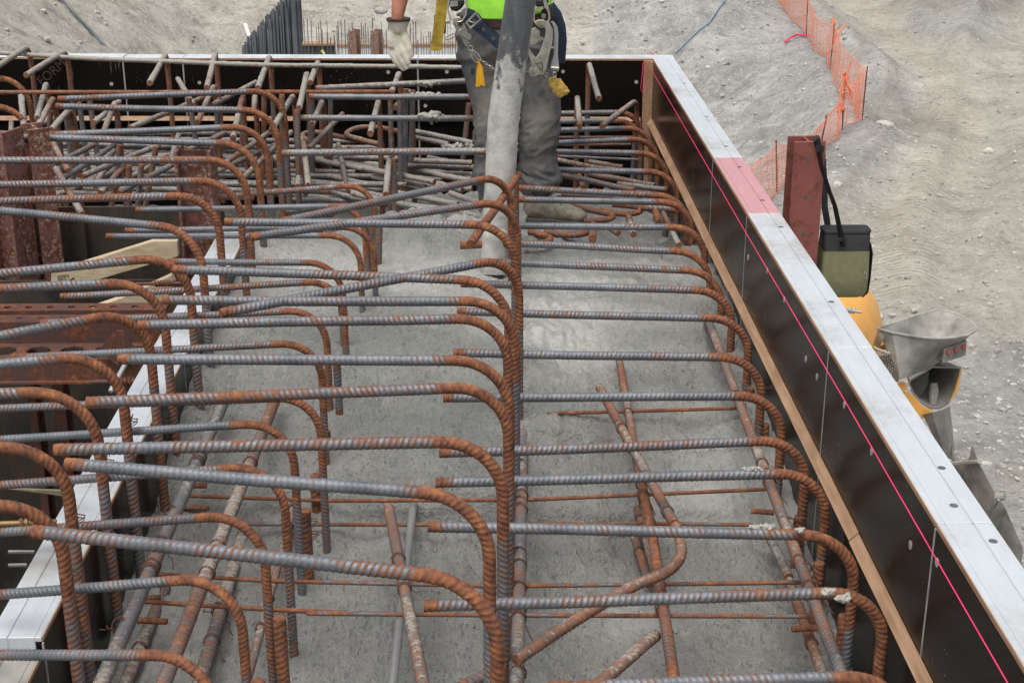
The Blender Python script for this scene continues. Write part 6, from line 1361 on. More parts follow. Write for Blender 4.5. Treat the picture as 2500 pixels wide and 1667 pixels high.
# work glove on the hanging hand: palm, four bent fingers, thumb leaving its side
g = MB()
YG = 6.66
g.tube([(-0.3685, 6.6600, 1.0845), (-0.3687, 6.6600, 1.0753), (-0.3691, 6.6600, 1.0603), (-0.3684, 6.6600, 1.0375), (-0.3688, 6.6600, 1.0244)], [(.050, .052), (.050, .052), (.046, .045), (.040, .038), (.036, .036)], n=18, up=(0, 1, 0))
g.tube([(-0.3683, 6.6600, 1.0440), (-0.3730, 6.6600, 1.0145), (-0.3776, 6.6550, 0.9825), (-0.3821, 6.6500, 0.9537)], [(.030, .036), (.030, .047), (.028, .046), (.022, .038)], n=18, up=(0, 1, 0))
for a in (((428,305), (430,350), (455,410), (492,452), 6.66, .0150), ((446,318), (450,368), (478,430), (518,474), 6.645, .0155), ((468,322), (480,372), (508,428), (540,468), 6.64, .0150), ((490,315), (508,355), (530,405), (549,440), 6.64, .0140)):
    pass
g.tube([(-0.3970, 6.6650, 0.9710), (-0.4030, 6.6600, 0.9375), (-0.3882, 6.6500, 0.9022), (-0.3642, 6.6450, 0.8738)], [.0165, .0160, .0150, .0120], n=12)
g.tube([(-0.3887, 6.6550, 0.9648), (-0.3895, 6.6500, 0.9287), (-0.3715, 6.6400, 0.8893), (-0.3455, 6.6350, 0.8596)], [.0170, .0165, .0155, .0125], n=12)
g.tube([(-0.3776, 6.6450, 0.9638), (-0.3688, 6.6350, 0.9286), (-0.3509, 6.6280, 0.8928), (-0.3309, 6.6250, 0.8654)], [.0165, .0160, .0150, .0125], n=12)
g.tube([(-0.3653, 6.6400, 0.9699), (-0.3516, 6.6280, 0.9429), (-0.3348, 6.6200, 0.9113), (-0.3235, 6.6180, 0.8865)], [.0150, .0145, .0135, .0110], n=12)
g.tube([(-0.3521, 6.6550, 1.0218), (-0.3360, 6.6450, 0.9873), (-0.3232, 6.6350, 0.9528), (-0.3120, 6.6300, 0.9187)], [.024, .0215, .018, .0135], n=12)
blob('glove', g, .0045, M['glove'], w, 2, lambda P: .0028 * fbm(P[:, 0] * 30, P[:, 1] * 30, P[:, 2] * 22, oct=3))
m = MB(); q = np.array((-0.3686, 6.6600, 1.0806)); m.tube([q - ZV * .004, q + ZV * .006], [(.052, .054), (.052, .054)], n=24, up=(0, 1, 0)); kid(m.build('glove_binding', M['brown_leather']), w)
g = MB(); c = np.array([.25, 6.10, 1.43])
g.tube([c + [.06, .10, -.01], c + [.02, .03, 0], c], [.036, .045, .04], n=14)
for k in range(4): g.tube([c + [0, -.005, .03 - .022 * k], c + [-.05, -.05, .03 - .022 * k], c + [-.09, -.035, .028 - .022 * k], c + [-.10, .0, .026 - .022 * k]], [.015, .0145, .0135, .011], n=10)
g.tube([c + [.02, .03, .02], c + [-.03, .04, .04], c + [-.07, .05, .035]], [.02, .017, .013], n=10)
blob('glove', g, .006, M['glove'], w, 2)
# boots
def boot(heel, toe, ankle, side):
    h0, t0, a0 = (np.array(q, float) for q in (heel, toe, ankle))
    d = (t0 - h0); L = np.linalg.norm(d); d /= L
    s = np.cross(d, ZV); s /= np.linalg.norm(s)
    m = MB()
    st = [(0.0, .030, .034, .036), (.08, .039, .056, .056), (.24, .042, .082, .082), (.42, .041, .068, .068), (.58, .045, .050, .050), (.74, .049, .039, .039), (.88, .047, .034, .033), (.97, .036, .026, .026), (1.0, .020, .016, .020)]
    m.tube([h0 + d * L * a_ + ZV * (.008 + z_) for a_, w_, h_, z_ in st], [(h_, w_) for a_, w_, h_, z_ in st], n=18, up=(0, 0, 1))
    m.tube([h0 + d * .07 + ZV * .05, h0 + d * .075 + ZV * .11, (a0 + h0 + d * .08 + ZV * .13) / 2, a0], [.046, .047, .050, .052], n=16)
    m.tube([h0 + d * .10 + ZV * .13, h0 + d * .15 + ZV * .105, h0 + d * .20 + ZV * .075], [(.02, .030), (.024, .034), (.02, .034)], n=12)
    o = blob('boot', m, .007, M['boot'], w, 2, lambda P: .0035 * fbm(P[:, 0] * 22, P[:, 1] * 22, P[:, 2] * 30, oct=3))
    so = MB(); out = []
    for t_, w_ in ((0, .026), (.06, .036), (.25, .038), (.45, .037), (.65, .046), (.82, .050), (.95, .038), (1.01, .016)): out.append(h0 + d * L * t_ + s * w_)
    for t_, w_ in reversed(((0, .026), (.06, .036), (.25, .038), (.45, .037), (.65, .046), (.82, .050), (.95, .038), (1.01, .016))): out.append(h0 + d * L * t_ - s * w_)
    so.plate(out, ZV * .026)
    q = so.build('sole', M['sole'], bevel=.004); q.parent = o 
    la = MB()
    for k in range(5):
        c = h0 + d * (.105 + .024 * k) + ZV * (.172 - .021 * k)
        la.tube([c + s * .032 - ZV * .012, c + ZV * .004, c - s * .032 - ZV * .012], .003, n=6)
    cb = MB(); cc_ = h0 + d * .075 + ZV * .150; cb.tube([cc_ - ZV * .016, cc_, cc_ + ZV * .016], [.050, .053, .052], n=20, cap=False); q = cb.build('collar', M['black_pad']); q.parent = o
    q = la.build('lace', M['lace']); q.parent = o
boot((0.2114, 6.7000, 0.1341), (0.4757, 6.5800, 0.1500), (0.2704, 6.7450, 0.2450), 1)
boot((0.0732, 6.7800, 0.1014), (0.0119, 6.5200, 0.1373), (0.0692, 6.7450, 0.2022), -1)

# ---------------------------------------------------------------- what hangs on the worker's harness
har = empty('safety_harness', (0.0637, 6.5500, 1.0460), 0, 'navy webbing safety harness with brass eyelets buckled round the worker', 'safety harness')
def jplate(pts, y, th): return [np.array(p) for p in pts], YV * th
m = MB()
m.plate([(-0.0773, 6.5850, 1.0973), (-0.0595, 6.5850, 1.1415), (-0.0286, 6.5700, 1.1317), (0.0157, 6.5500, 1.0905), (0.0877, 6.5450, 1.0211), (0.1190, 6.5600, 0.9893), (0.1102, 6.5600, 0.9306), (0.0720, 6.5450, 0.9662), (0.0324, 6.5450, 0.9956), (-0.0259, 6.5550, 1.0472)], YV * .006)
kid(m.build('waist_strap', M['navy_web']), har)
m = MB(); m.ring([(-0.0258, 6.5500, 1.1313), (0.0021, 6.5450, 1.0981), (-0.0481, 6.5450, 1.0567), (-0.0710, 6.5600, 1.0817)], [(-0.0235, 6.5500, 1.1194), (-0.0072, 6.5450, 1.0988), (-0.0470, 6.5450, 1.0676), (-0.0600, 6.5600, 1.0823)], YV * -.006)
m.tube([(-0.0598, 6.5430, 1.0918), (-0.0290, 6.5400, 1.0820), (-0.0117, 6.5400, 1.0921)], .003, n=6)
kid(m.build('buckle', M['chrome']), har)
for p in ((0.0103, 6.5450, 1.0548), (0.0538, 6.5420, 1.0149), (-0.0317, 6.5500, 1.0913)):
    m = MB(); m.ring(circ(p, XV, ZV, .0072, n=14), circ(p, XV, ZV, .0042, n=14), YV * -.003); kid(m.build('eyelet', M['brass']), har)
def pad(pts, y, th, bev, name='side_pad'):
    m = MB(); m.plate(pts, YV * th); o = m.build(name, M['black_pad'], bevel=bev); return kid(o, har)
p1 = pad([(-0.1388, 6.5400, 1.1903), (-0.0757, 6.5400, 1.1901), (-0.0726, 6.5400, 1.1632), (-0.0901, 6.5400, 1.1363), (-0.1210, 6.5400, 1.1280), (-0.1395, 6.5400, 1.1466)], 0, .05, .012)
m = MB(); m.plate([(-0.1366, 6.5390, 1.1777), (-0.1025, 6.5390, 1.1796), (-0.1014, 6.5390, 1.1574), (-0.1356, 6.5390, 1.1528)], YV * -.002); q = m.build('patch', M['zinc_gold']); q.parent = p1
p2 = pad([(0.2318, 6.5000, 1.1948), (0.2912, 6.5000, 1.1946), (0.2949, 6.5000, 1.1679), (0.2813, 6.5000, 1.1562), (0.2337, 6.5000, 1.1530)], 0, .06, .012)
p3 = pad([(0.2945, 6.5300, 1.1636), (0.3135, 6.5300, 1.1467), (0.3276, 6.5300, 1.1095), (0.3175, 6.5300, 1.0892), (0.2659, 6.5300, 1.0995), (0.2555, 6.5300, 1.1232)], 0, .05, .012)
m = MB(); m.plate([(0.2643, 6.5290, 1.1251), (0.2822, 6.5290, 1.1226), (0.2810, 6.5290, 1.1023), (0.2638, 6.5290, 1.1044)], YV * -.002); q = m.build('patch', M['zinc_gold']); q.parent = p3
m = MB(); m.tube([(-0.1387, 6.5300, 1.1884), (-0.1449, 6.5200, 1.1462), (-0.1345, 6.5150, 1.1081), (-0.1107, 6.5100, 1.0920), (-0.0851, 6.5100, 1.0953), (-0.0654, 6.5150, 1.1231), (-0.0623, 6.5200, 1.1594), (-0.0637, 6.5300, 1.1915)], .0032, n=8); kid(m.build('d_ring', M['chrome']), har)
m = MB()
cR = (0.2642, 6.4900, 1.1164)
m.ring([(0.2738, 6.4900, 1.1928), (0.2824, 6.4900, 1.1861), (0.2981, 6.4900, 1.1392), (0.3007, 6.4900, 1.1089), (0.2850, 6.4900, 1.0786), (0.2646, 6.4900, 1.0679), (0.2406, 6.4900, 1.0788), (0.2241, 6.4900, 1.1058), (0.2266, 6.4900, 1.1461), (0.2469, 6.4900, 1.1588), (0.2741, 6.4900, 1.1627), (0.2688, 6.4900, 1.1828)],
       [(0.2748, 6.4900, 1.1593), (0.2793, 6.4900, 1.1520), (0.2896, 6.4900, 1.1358), (0.2915, 6.4900, 1.1106), (0.2798, 6.4900, 1.0854), (0.2645, 6.4900, 1.0760), (0.2457, 6.4900, 1.0855), (0.2316, 6.4900, 1.1074), (0.2335, 6.4900, 1.1360), (0.2504, 6.4900, 1.1487), (0.2674, 6.4900, 1.1507), (0.2725, 6.4900, 1.1533)], YV * -.006)
kid(m.build('d_ring', M['zinc_gold']), har)
m = MB(); m.tube([(0.3029, 6.6000, 1.1501), (0.3344, 6.6000, 1.1091), (0.3524, 6.6000, 1.0577), (0.3583, 6.6000, 0.9956), (0.3536, 6.6200, 0.8945)], [(.012, .022)] * 5, n=8, up=(0, 1, 0)); kid(m.build('leg_strap', M['navy_web']), har)

ys_ = empty('lanyard_strap', (-0.2051, 6.6200, 0.9525), 0, 'worn yellow strap end hanging between the gloved hand and the hip', 'strap')
m = MB(); m.plate([(-0.1925, 6.6000, 1.1956), (-0.1426, 6.6000, 1.1955), (-0.1596, 6.6150, 1.0604), (-0.1800, 6.6200, 0.9524), (-0.2052, 6.6200, 0.9483), (-0.2288, 6.6200, 0.9554), (-0.2116, 6.6150, 1.0606)], YV * .006); kid(m.build('webbing', M['yellow_web'], bevel=.001), ys_)
m = MB(); m.plate([(-0.2279, 6.6180, 0.9647), (-0.1769, 6.6180, 0.9625), (-0.1796, 6.6180, 0.9500), (-0.2052, 6.6180, 0.9473), (-0.2288, 6.6180, 0.9529)], YV * -.003); kid(m.build('folded_end', M['yellow_web']), ys_)
m = MB(); m.plate([(-0.1650, 6.6300, 1.0684), (-0.1560, 6.6300, 1.0684), (-0.1581, 6.6300, 1.0235), (-0.1664, 6.6300, 1.0235)], YV * .006); kid(m.build('black_webbing', M['black_pad']), ys_)

sh = empty('snap_hook', (-0.0488, 6.5200, 0.9778), 0, 'pinkish steel snap hook clipped to the harness ring beside the navy strap', 'snap hook')
m = MB()
m.plate([(-0.1248, 6.5050, 1.1046), (-0.1138, 6.5050, 1.1140), (-0.0933, 6.5050, 1.1146), (-0.0866, 6.5050, 1.1062), (-0.0969, 6.5050, 1.1028), (-0.1051, 6.5050, 1.0961), (-0.1061, 6.5050, 1.0775), (-0.0941, 6.5100, 1.0547), (-0.0740, 6.5150, 1.0249), (-0.0503, 6.5200, 0.9984), (-0.0607, 6.5200, 0.9864), (-0.0693, 6.5200, 0.9865), (-0.0911, 6.5150, 1.0249), (-0.1112, 6.5100, 1.0598), (-0.1237, 6.5050, 1.0843)], YV * .010)
m.ring(circ((-0.0488, 6.5200, 0.9768), XV, ZV, .0125, n=18), circ((-0.0488, 6.5200, 0.9768), XV, ZV, .0088, n=18), YV * .009)
kid(m.build('hook_body', M['zinc_gold'], bevel=.0012), sh)
m = MB(); m.plate([(-0.1016, 6.5030, 1.0558), (-0.0871, 6.5030, 1.0642), (-0.0766, 6.5030, 1.0879), (-0.0682, 6.5030, 1.0726), (-0.0616, 6.5030, 1.0489), (-0.0430, 6.5030, 1.0353), (-0.0448, 6.5030, 1.0200), (-0.0586, 6.5030, 1.0149), (-0.0772, 6.5030, 1.0303), (-0.0994, 6.5030, 1.0405)], YV * .006); kid(m.build('gate', M['chrome'], bevel=.001), sh)
m = MB(); m.tube([(-0.1081, 6.5200, 1.0412), (-0.1288, 6.5200, 1.0379), (-0.1564, 6.5200, 1.0243), (-0.1593, 6.5200, 1.0158), (-0.1463, 6.5200, 1.0134), (-0.1221, 6.5200, 1.0242), (-0.1082, 6.5200, 1.0344)], .0025, n=6); kid(m.build('wire_loop', M['chrome']), sh)
m = MB(); m.disc((-0.1024, 6.5000, 1.0410), (0, -1, 0), .0045, .004, 10); kid(m.build('rivet', M['chrome']), sh)

ch = empty('chain', (-0.0402, 6.5100, 0.9675), 0, 'short dark steel chain running from the snap hook behind the hose', 'chain')
def chain_link(a, c, wid, r, tilt):
    a, c = np.array(a), np.array(c); d = c - a; L = np.linalg.norm(d); d /= L
    s = np.cross(d, YV); s /= np.linalg.norm(s); s = s * math.cos(tilt) + YV * math.sin(tilt)
    pts = []
    for k in range(21):
        t_ = 2 * math.pi * k / 20
        pts.append((a + c) / 2 + d * (L / 2 + r) * math.cos(t_) * (1.0) + s * wid * math.sin(t_))
    m = MB(); m.tube(pts, r, n=6, cap=False); kid(m.build('chain_link', M['chrome']), ch)
chain_link((-0.0385, 6.5050, 0.9684), (-0.0044, 6.5050, 0.9288), .0065, .0026, .3)
cp = [(-0.0044, 6.5100, 0.9279), (0.0093, 6.5100, 0.9176), (0.0230, 6.5100, 0.9082), (0.0358, 6.5100, 0.8992), (0.0488, 6.5100, 0.8908), (0.0619, 6.5100, 0.8825), (0.0764, 6.5100, 0.8759)]
for k in range(6): chain_link(cp[k], cp[k + 1], .0045, .0019, .2 if k % 2 else 1.35)
chain_link((-0.0438, 6.5100, 0.9504), (-0.0200, 6.5100, 0.9159), .006, .0024, .4)
nt = MB(); nt.plate(circ((-0.0395, 6.5250, 0.8717), XV, ZV, .0105, .0185, 18), YV * .004)
tag(nt.build('key_fob', M['navy_web'], bevel=.001), 'small oval navy tag hanging from the chain beside the yellow tags', 'tag')
yt = empty('yellow_tag', (-0.0130, 6.5200, 0.9279), 0, 'folded bright yellow plastic inspection tags hanging from the chain', 'tag')
for pts in ([(-0.0192, 6.5120, 0.9276), (-0.0113, 6.5120, 0.9293), (-0.0140, 6.5120, 0.8081), (-0.0272, 6.5180, 0.8076)], [(-0.0151, 6.5060, 0.9287), (-0.0062, 6.5060, 0.9252), (-0.0028, 6.5000, 0.8208), (-0.0123, 6.5060, 0.8079)], [(-0.0130, 6.5030, 0.9275), (0.0040, 6.5030, 0.8964), (0.0158, 6.5030, 0.8090), (-0.0053, 6.4980, 0.8195)]):
    m = MB(); m.plate(pts, YV * .0015); kid(m.build('tag_leaf', M['tag_yellow']), yt)

rh = empty('scaffold_hook', (0.2245, 6.4900, 0.8773), 0, 'big zinc plated scaffold hook hanging at the right of the hose', 'scaffold hook')
m = MB()
m.plate([(0.2299, 6.4800, 1.0938), (0.2469, 6.4800, 1.1046), (0.2707, 6.4800, 1.1045), (0.2964, 6.4800, 1.0903), (0.3113, 6.4800, 1.0598), (0.3107, 6.4800, 1.0158), (0.3009, 6.4800, 0.9715), (0.2910, 6.4800, 0.9237), (0.2820, 6.4800, 0.8859), (0.2733, 6.4800, 0.8645), (0.2484, 6.4800, 0.8670), (0.2347, 6.4800, 0.8567), (0.2157, 6.4800, 0.8585), (0.2063, 6.4800, 0.8758), (0.2121, 6.4800, 0.8930), (0.2206, 6.4800, 0.9033), (0.2154, 6.4800, 0.9274), (0.2049, 6.4800, 0.9582), (0.2031, 6.4800, 0.9821), (0.2100, 6.4800, 0.9804), (0.2221, 6.4800, 0.9582), (0.2376, 6.4800, 0.9393), (0.2513, 6.4800, 0.9581), (0.2647, 6.4800, 0.9921), (0.2781, 6.4800, 1.0329), (0.2806, 6.4800, 1.0599), (0.2726, 6.4800, 1.0768), (0.2573, 6.4800, 1.0820), (0.2402, 6.4800, 1.0803)], YV * .010)
kid(m.build('hook_body', M['zinc_gold'], bevel=.0015), rh)
m = MB(); m.ring(circ((0.2241, 6.4770, 0.8798), XV, ZV, .0085, n=16), circ((0.2241, 6.4770, 0.8798), XV, ZV, .0055, n=16), YV * -.003); m.disc((0.2249, 6.4790, 0.8787), (0, -1, 0), .0045, .006, 12); kid(m.build('pivot', M['chrome']), rh)
m = MB(); m.disc((0.2275, 6.4790, 0.9097), (0, -1, 0), .0042, .004, 10); m.disc((0.2870, 6.4790, 0.9888), (0, -1, 0), .0042, .004, 10); kid(m.build('rivet', M['chrome']), rh)
m = MB(); m.ring([(0.2342, 6.4760, 0.9177), (0.2651, 6.4760, 0.9228), (0.2704, 6.4760, 0.9039), (0.2654, 6.4760, 0.8815)], [(0.2411, 6.4760, 0.9136), (0.2617, 6.4760, 0.9183), (0.2659, 6.4760, 0.9039), (0.2633, 6.4760, 0.8901)], YV * -.002); kid(m.build('latch_slot', M['hole']), rh)
m = MB(); m.plate([(0.2187, 6.4950, 1.0611), (0.2340, 6.4950, 1.0712), (0.2563, 6.4950, 1.0542), (0.2548, 6.4950, 1.0305), (0.2754, 6.4950, 1.0202), (0.2481, 6.4950, 1.0067), (0.2241, 6.4950, 0.9931), (0.2104, 6.4950, 1.0000), (0.2154, 6.4950, 1.0306)], YV * .008); kid(m.build('gate', M['zinc_gold'], bevel=.0012), rh)
m = MB(); m.plate([(0.2289, 6.4920, 1.0412), (0.2546, 6.4920, 1.0337), (0.2530, 6.4920, 1.0259), (0.2279, 6.4920, 1.0338)], YV * -.003); kid(m.build('gate_rib', M['chrome']), rh)
sb = empty('steel_bracket', (0.3251, 6.5000, 0.8820), 0, 'narrow rounded steel bracket hanging behind the big scaffold hook', 'bracket')
m = MB(); m.plate([(0.3028, 6.5100, 1.0940), (0.3200, 6.5100, 1.0889), (0.3332, 6.5100, 1.0685), (0.3377, 6.5100, 1.0379), (0.3363, 6.5100, 0.9490), (0.3429, 6.5100, 0.8835), (0.3361, 6.5100, 0.8714), (0.3049, 6.5100, 0.8750), (0.3047, 6.5100, 0.8940), (0.3180, 6.5100, 0.9491), (0.3205, 6.5100, 1.0346), (0.3150, 6.5100, 1.0720)], YV * .012); kid(m.build('plate', M['zinc'], bevel=.002), sb)
m = MB(); m.tube([(0.3052, 6.5050, 0.8922), (0.3391, 6.5050, 0.8886)], .009, n=10); m.tube([(0.2965, 6.5000, 0.9835), (0.3172, 6.5000, 0.9810)], .005, n=8); kid(m.build('sleeve', M['chrome']), sb)
m = MB(); m.tube(circ((0.3218, 6.5000, 0.8629), XV, ZV, .0075, .011, 14) + [circ((0.3218, 6.5000, 0.8629), XV, ZV, .0075, .011, 14)[0]], .0025, n=6, cap=False); m.tube(circ((0.2855, 6.5000, 0.8613), XV, ZV, .006, .009, 14) + [circ((0.2855, 6.5000, 0.8613), XV, ZV, .006, .009, 14)[0]], .0022, n=6, cap=False); kid(m.build('ring', M['chrome']), sb)
tg = empty('lanyard_end', (0.3270, 6.5300, 0.8415), 0, 'frayed tan yellow webbing end hanging below the scaffold hook', 'webbing end')
m = MB(); m.tube([(0.3113, 6.5300, 0.8468), (0.3200, 6.5250, 0.8216), (0.3374, 6.5200, 0.7981), (0.3586, 6.5200, 0.7769), (0.3674, 6.5200, 0.7681)], [(.010, .018), (.012, .024), (.012, .028), (.012, .029), (.009, .022)], n=14, up=(0, 1, 0))
m.tube([(0.3409, 6.5300, 0.8380), (0.3513, 6.5250, 0.8215), (0.3652, 6.5200, 0.8014), (0.3827, 6.5200, 0.7979)], [.010, .012, .012, .007], n=10)
m.tube([(0.3550, 6.5220, 0.7906), (0.3725, 6.5200, 0.7804), (0.3880, 6.5200, 0.7908)], [.014, .014, .009], n=10)
blob('webbing', m, .004, M['tan_glove'], tg, 1, lambda P: .003 * fbm(P[:, 0] * 60, P[:, 1] * 60, P[:, 2] * 60, oct=3))
m = MB(); m.tube([(0.2948, 6.5050, 0.8117), (0.3153, 6.5000, 0.8213), (0.3397, 6.5050, 0.8341)], .0028, n=6)
for k in range(5): m.tube([np.array((0.3256, 6.4960, 0.8133)) + np.array([.010 * k, 0, -.006 * k]), np.array((0.3326, 6.4930, 0.7930)) + np.array([.010 * k, 0, -.004 * k])], .0016, n=5)
kid(m.build('stitching', M['yellow_web']), tg)
sc_ = MB(); sc_.tube([(0.1674, 6.5500, 0.8732), (0.1938, 6.5000, 0.8783), (0.2103, 6.4760, 0.8807)], .003, n=6); tag(sc_.build('steel_cable', M['chrome']), 'short steel cable between the hose and the scaffold hook', 'cable')

# ---------------------------------------------------------------- steel piles and bracing
def h_pile(label, org, wid, dep, ztop, zbot, rz=0.0, mat='red_pile', web_front=False, holes=(), group='steel piles', tf=.013):
    root = empty('steel_pile', (org[0], org[1], zbot), rz, label, 'steel pile', group)
    H = ztop - zbot
    if not web_front:
        for y in (0, dep - tf):
            m = MB(); m.box((-wid / 2, y, 0), (wid / 2, y + tf, H)); m.build('flange', M[mat], root, bevel=.002)
        m = MB(); m.box((-.006, tf, 0), (.006, dep - tf, H - .004)); m.build('web', M[mat], root)
    else:
        for x in (-wid / 2, wid / 2 - tf):
            m = MB(); m.box((x, -dep / 2, 0), (x + tf, dep / 2, H)); m.build('flange', M[mat], root, bevel=.002)
        m = MB(); m.box((-wid / 2 + tf, -.006, 0), (wid / 2 - tf, .006, H - .012)); m.build('web', M[mat], root)
    for (x, z) in holes:
        m = MB(); m.tube([(x - org[0], 0, z - zbot), (x - org[0], -.002, z - zbot)], .0115, n=14, smooth=False); m.build('bolt_hole', M['hole'], root)
    return root
a = (1.5777, 7.3000, 0.3668); b2 = (1.7414, 7.3000, 0.3683)
pc = ((a[0] + b2[0]) / 2, 7.3); pw = b2[0] - a[0]
h_pile('red steel pile outside the right form with a lunch bag on it', pc, pw, .135, a[2], -6.0, .06, 'red_pile', False, [(1.6536, 7.3000, 0.2730)[::2], (1.6561, 7.3000, 0.0789)[::2], (1.6572, 7.3000, -0.1189)[::2], (1.6612, 7.3000, -0.2838)[::2]])
a = (-1.2684, 6.0200, 0.6319); b2 = (-1.1205, 6.0200, 0.6312)
h_pile('reddish steel pile in the pit beside the left form', ((a[0] + b2[0]) / 2, 6.05), b2[0] - a[0], .16, a[2] + .02, -6.0, 0, 'old_pile', True)
a = (-2.0480, 6.0000, 0.7306); b2 = (-1.9125, 6.0000, 0.7300)
h_pile('scuffed steel pile in the pit cut off by the left edge', ((a[0] + b2[0]) / 2, 6.0), b2[0] - a[0], .14, a[2] + .015, -6.0, -.35, 'old_pile', True)
a = (-1.8733, 6.0500, 0.7214); b2 = (-1.7943, 6.0500, 0.7210)
h_pile('scuffed steel pile in the pit, next to the one at the left edge', ((a[0] + b2[0]) / 2, 6.05), (b2[0] - a[0]) * 1.1, .13, a[2] + .012, -6.0, .5, 'old_pile', False)
# distant pile heads
for k, (p, lab) in enumerate((((-2.4255, 28.0000, -2.3902), 'rusty distant pile head beyond the back form, left one'), ((-2.0055, 28.0000, -2.3916), 'rusty distant pile head beyond the back form, beside the glove'))):
    h_pile(lab, (p[0], p[1]), .16, .22, p[2], -8.4, -.3, 'far_pile', False, (), 'distant pile heads', .02)


def perforated(m, o, u, v, nrm, nu, cell_u, cell_v, rx, ry, th):
    """strip of nu cells along u with an oval hole in each"""
    o, u, v, nrm = (np.array(t, float) for t in (o, u, v, nrm))
    for k in range(nu):
        c = o + u * (k + .5) * cell_u + v * cell_v / 2
        sq = [c + u * a_ * cell_u / 2 + v * b_ * cell_v / 2 for a_, b_ in ((1, 0), (1, 1), (0, 1), (-1, 1), (-1, 0), (-1, -1), (0, -1), (1, -1))]
        el = [c + u * rx * math.cos(t) + v * ry * math.sin(t) for t in np.arange(8) * math.pi / 4]
        m.ring(sq, el, nrm * th)
wl = empty('steel_waler', (-2.6, 5.36, .0), 0, 'perforated reddish steel waler beam crossing the pit at the left edge', 'steel beam')
def wkid(m, name, mat='waler'): return kid(m.build(name, M[mat]), wl)
zt_ = 2.1 - 1.95
m = MB(); perforated(m, (-3.4, 5.45, zt_), (1, 0, 0), (0, 1, 0), (0, 0, -1), 26, .083, .085, .016, .015, .008); wkid(m, 'rear_flange')
m = MB(); perforated(m, (-3.4, 5.45, zt_ - .083), (1, 0, 0), (0, 0, 1), (0, 1, 0), 26, .083, .075, .014, .014, .008); wkid(m, 'rear_web')
m = MB(); perforated(m, (-3.4, 5.33, zt_), (1, 0, 0), (0, 1, 0), (0, 0, -1), 26, .083, .075, .016, .008, .008); wkid(m, 'front_flange')
m = MB(); m.box((-3.4, 5.322, zt_ - .085), (-1.24, 5.33, zt_ - .001)); wkid(m, 'front_web')
m = MB(); perforated(m, (-3.4, 5.16, zt_ - .086), (1, 0, 0), (0, 1, 0), (0, 0, -1), 17, .127, .165, .047, .045, .008); wkid(m, 'ledge')
m = MB(); m.box((-3.4, 5.152, zt_ - .17), (-1.24, 5.160, zt_ - .087)); m.box((-3.4, 5.13, zt_ - .178), (-1.24, 5.165, zt_ - .1705)); wkid(m, 'lower_web')
m = MB(); m.plate([(-1.4249, 5.1200, 0.1129), (-1.3529, 5.1200, 0.1895), (-1.3285, 5.1200, 0.1835), (-1.2800, 5.1200, 0.0865), (-1.3592, 5.1200, 0.0482)], YV * .01); wkid(m, 'gusset_plate')
for k, (a, b2) in enumerate((((-1.8699, 5.6000, -0.1625), (-1.8370, 5.6000, -0.1628)), ((-1.7623, 5.6000, -0.1634), (-1.7192, 5.6000, -0.1638)))):
    h_pile('narrow dark red post below the waler, %s one' % ('left', 'right')[k], ((a[0] + b2[0]) / 2, 5.6), b2[0] - a[0], .09, -.02, -6.0, 0, 'waler', False, (), 'narrow posts below the waler', .008)
pl = empty('pit_plate', (-2.2, 5.9, -3.0), 0, 'dark rusty plate lining the pit below the waler', 'steel plate')
m = MB(); m.box((-3.6, 5.9, -3.0), (-1.13, 5.92, .12)); kid(m.build('plate', M['rust_plate']), pl)
pf = MB(); pf.box((-6, 1.0, -3.1), (-1.12, 6.2, -3.0)); tag(pf.build('pit_floor', M['rust_plate']), kind='structure')
bw = MB(); bw.box((-4.8, .6, -3.0), (-4.7, 6.2, .2)); tag(bw.build('pit_side_wall', M['rust_plate']), 'rusty steel wall on the far left of the pit', 'steel wall')
# timber in the pit
m = MB(); m.plate([(-1.7672, 5.7800, 0.1966), (-1.3364, 5.7800, 0.3301), (-1.2438, 5.7800, 0.3286), (-1.2447, 5.7800, 0.2630), (-1.6229, 5.7800, 0.1522), (-1.7755, 5.7800, 0.1397)], YV * .04)
lb = m.build('timber', M['lumber'], bevel=.002); tag(lb, 'pale grade stamped timber leaning in the pit, the upper of two', 'timber')
st_ = empty('grade_stamp', (0, 0, 0)); bpy.data.objects.remove(st_)
m = MB()
for (x0, y0, x1, y1) in ((598, 470, 638, 476), (598, 470, 602, 548), (634, 474, 640, 550), (640, 462, 712, 468), (706, 464, 712, 500), (640, 505, 690, 510), (608, 490, 626, 500), (608, 510, 626, 520), (608, 530, 626, 540), (650, 480, 690, 490)):
    def _q(x, y): return np.array((-1.9519, 5.7785, 0.3830)) + (np.array((-1.5598, 5.7785, 0.3806)) - np.array((-1.9519, 5.7785, 0.3830))) * x / 1000 + (np.array((-2.0038, 5.7785, -0.0375)) - np.array((-1.9519, 5.7785, 0.3830))) * y / 1000
    m.plate([_q(x0, y0), _q(x1, y0), _q(x1, y1), _q(x0, y1)], YV * .001)
m.tube([_q(670, 545), _q(770, 490)], .0028, n=6)
q = m.build('grade_stamp', M['stamp_ink']); q.parent = lb
m = MB(); m.plate([(-1.6177, 5.6200, 0.0847), (-1.4484, 5.6200, 0.1417), (-1.2462, 5.6200, 0.2337), (-1.2335, 5.6200, 0.1987), (-1.2740, 5.6200, 0.1329), (-1.3636, 5.6200, 0.0887)], YV * .045)
tag(m.build('timber', M['lumber'], bevel=.002), 'pale timber with a sawn slant edge lying on the waler, the lower of two', 'timber')
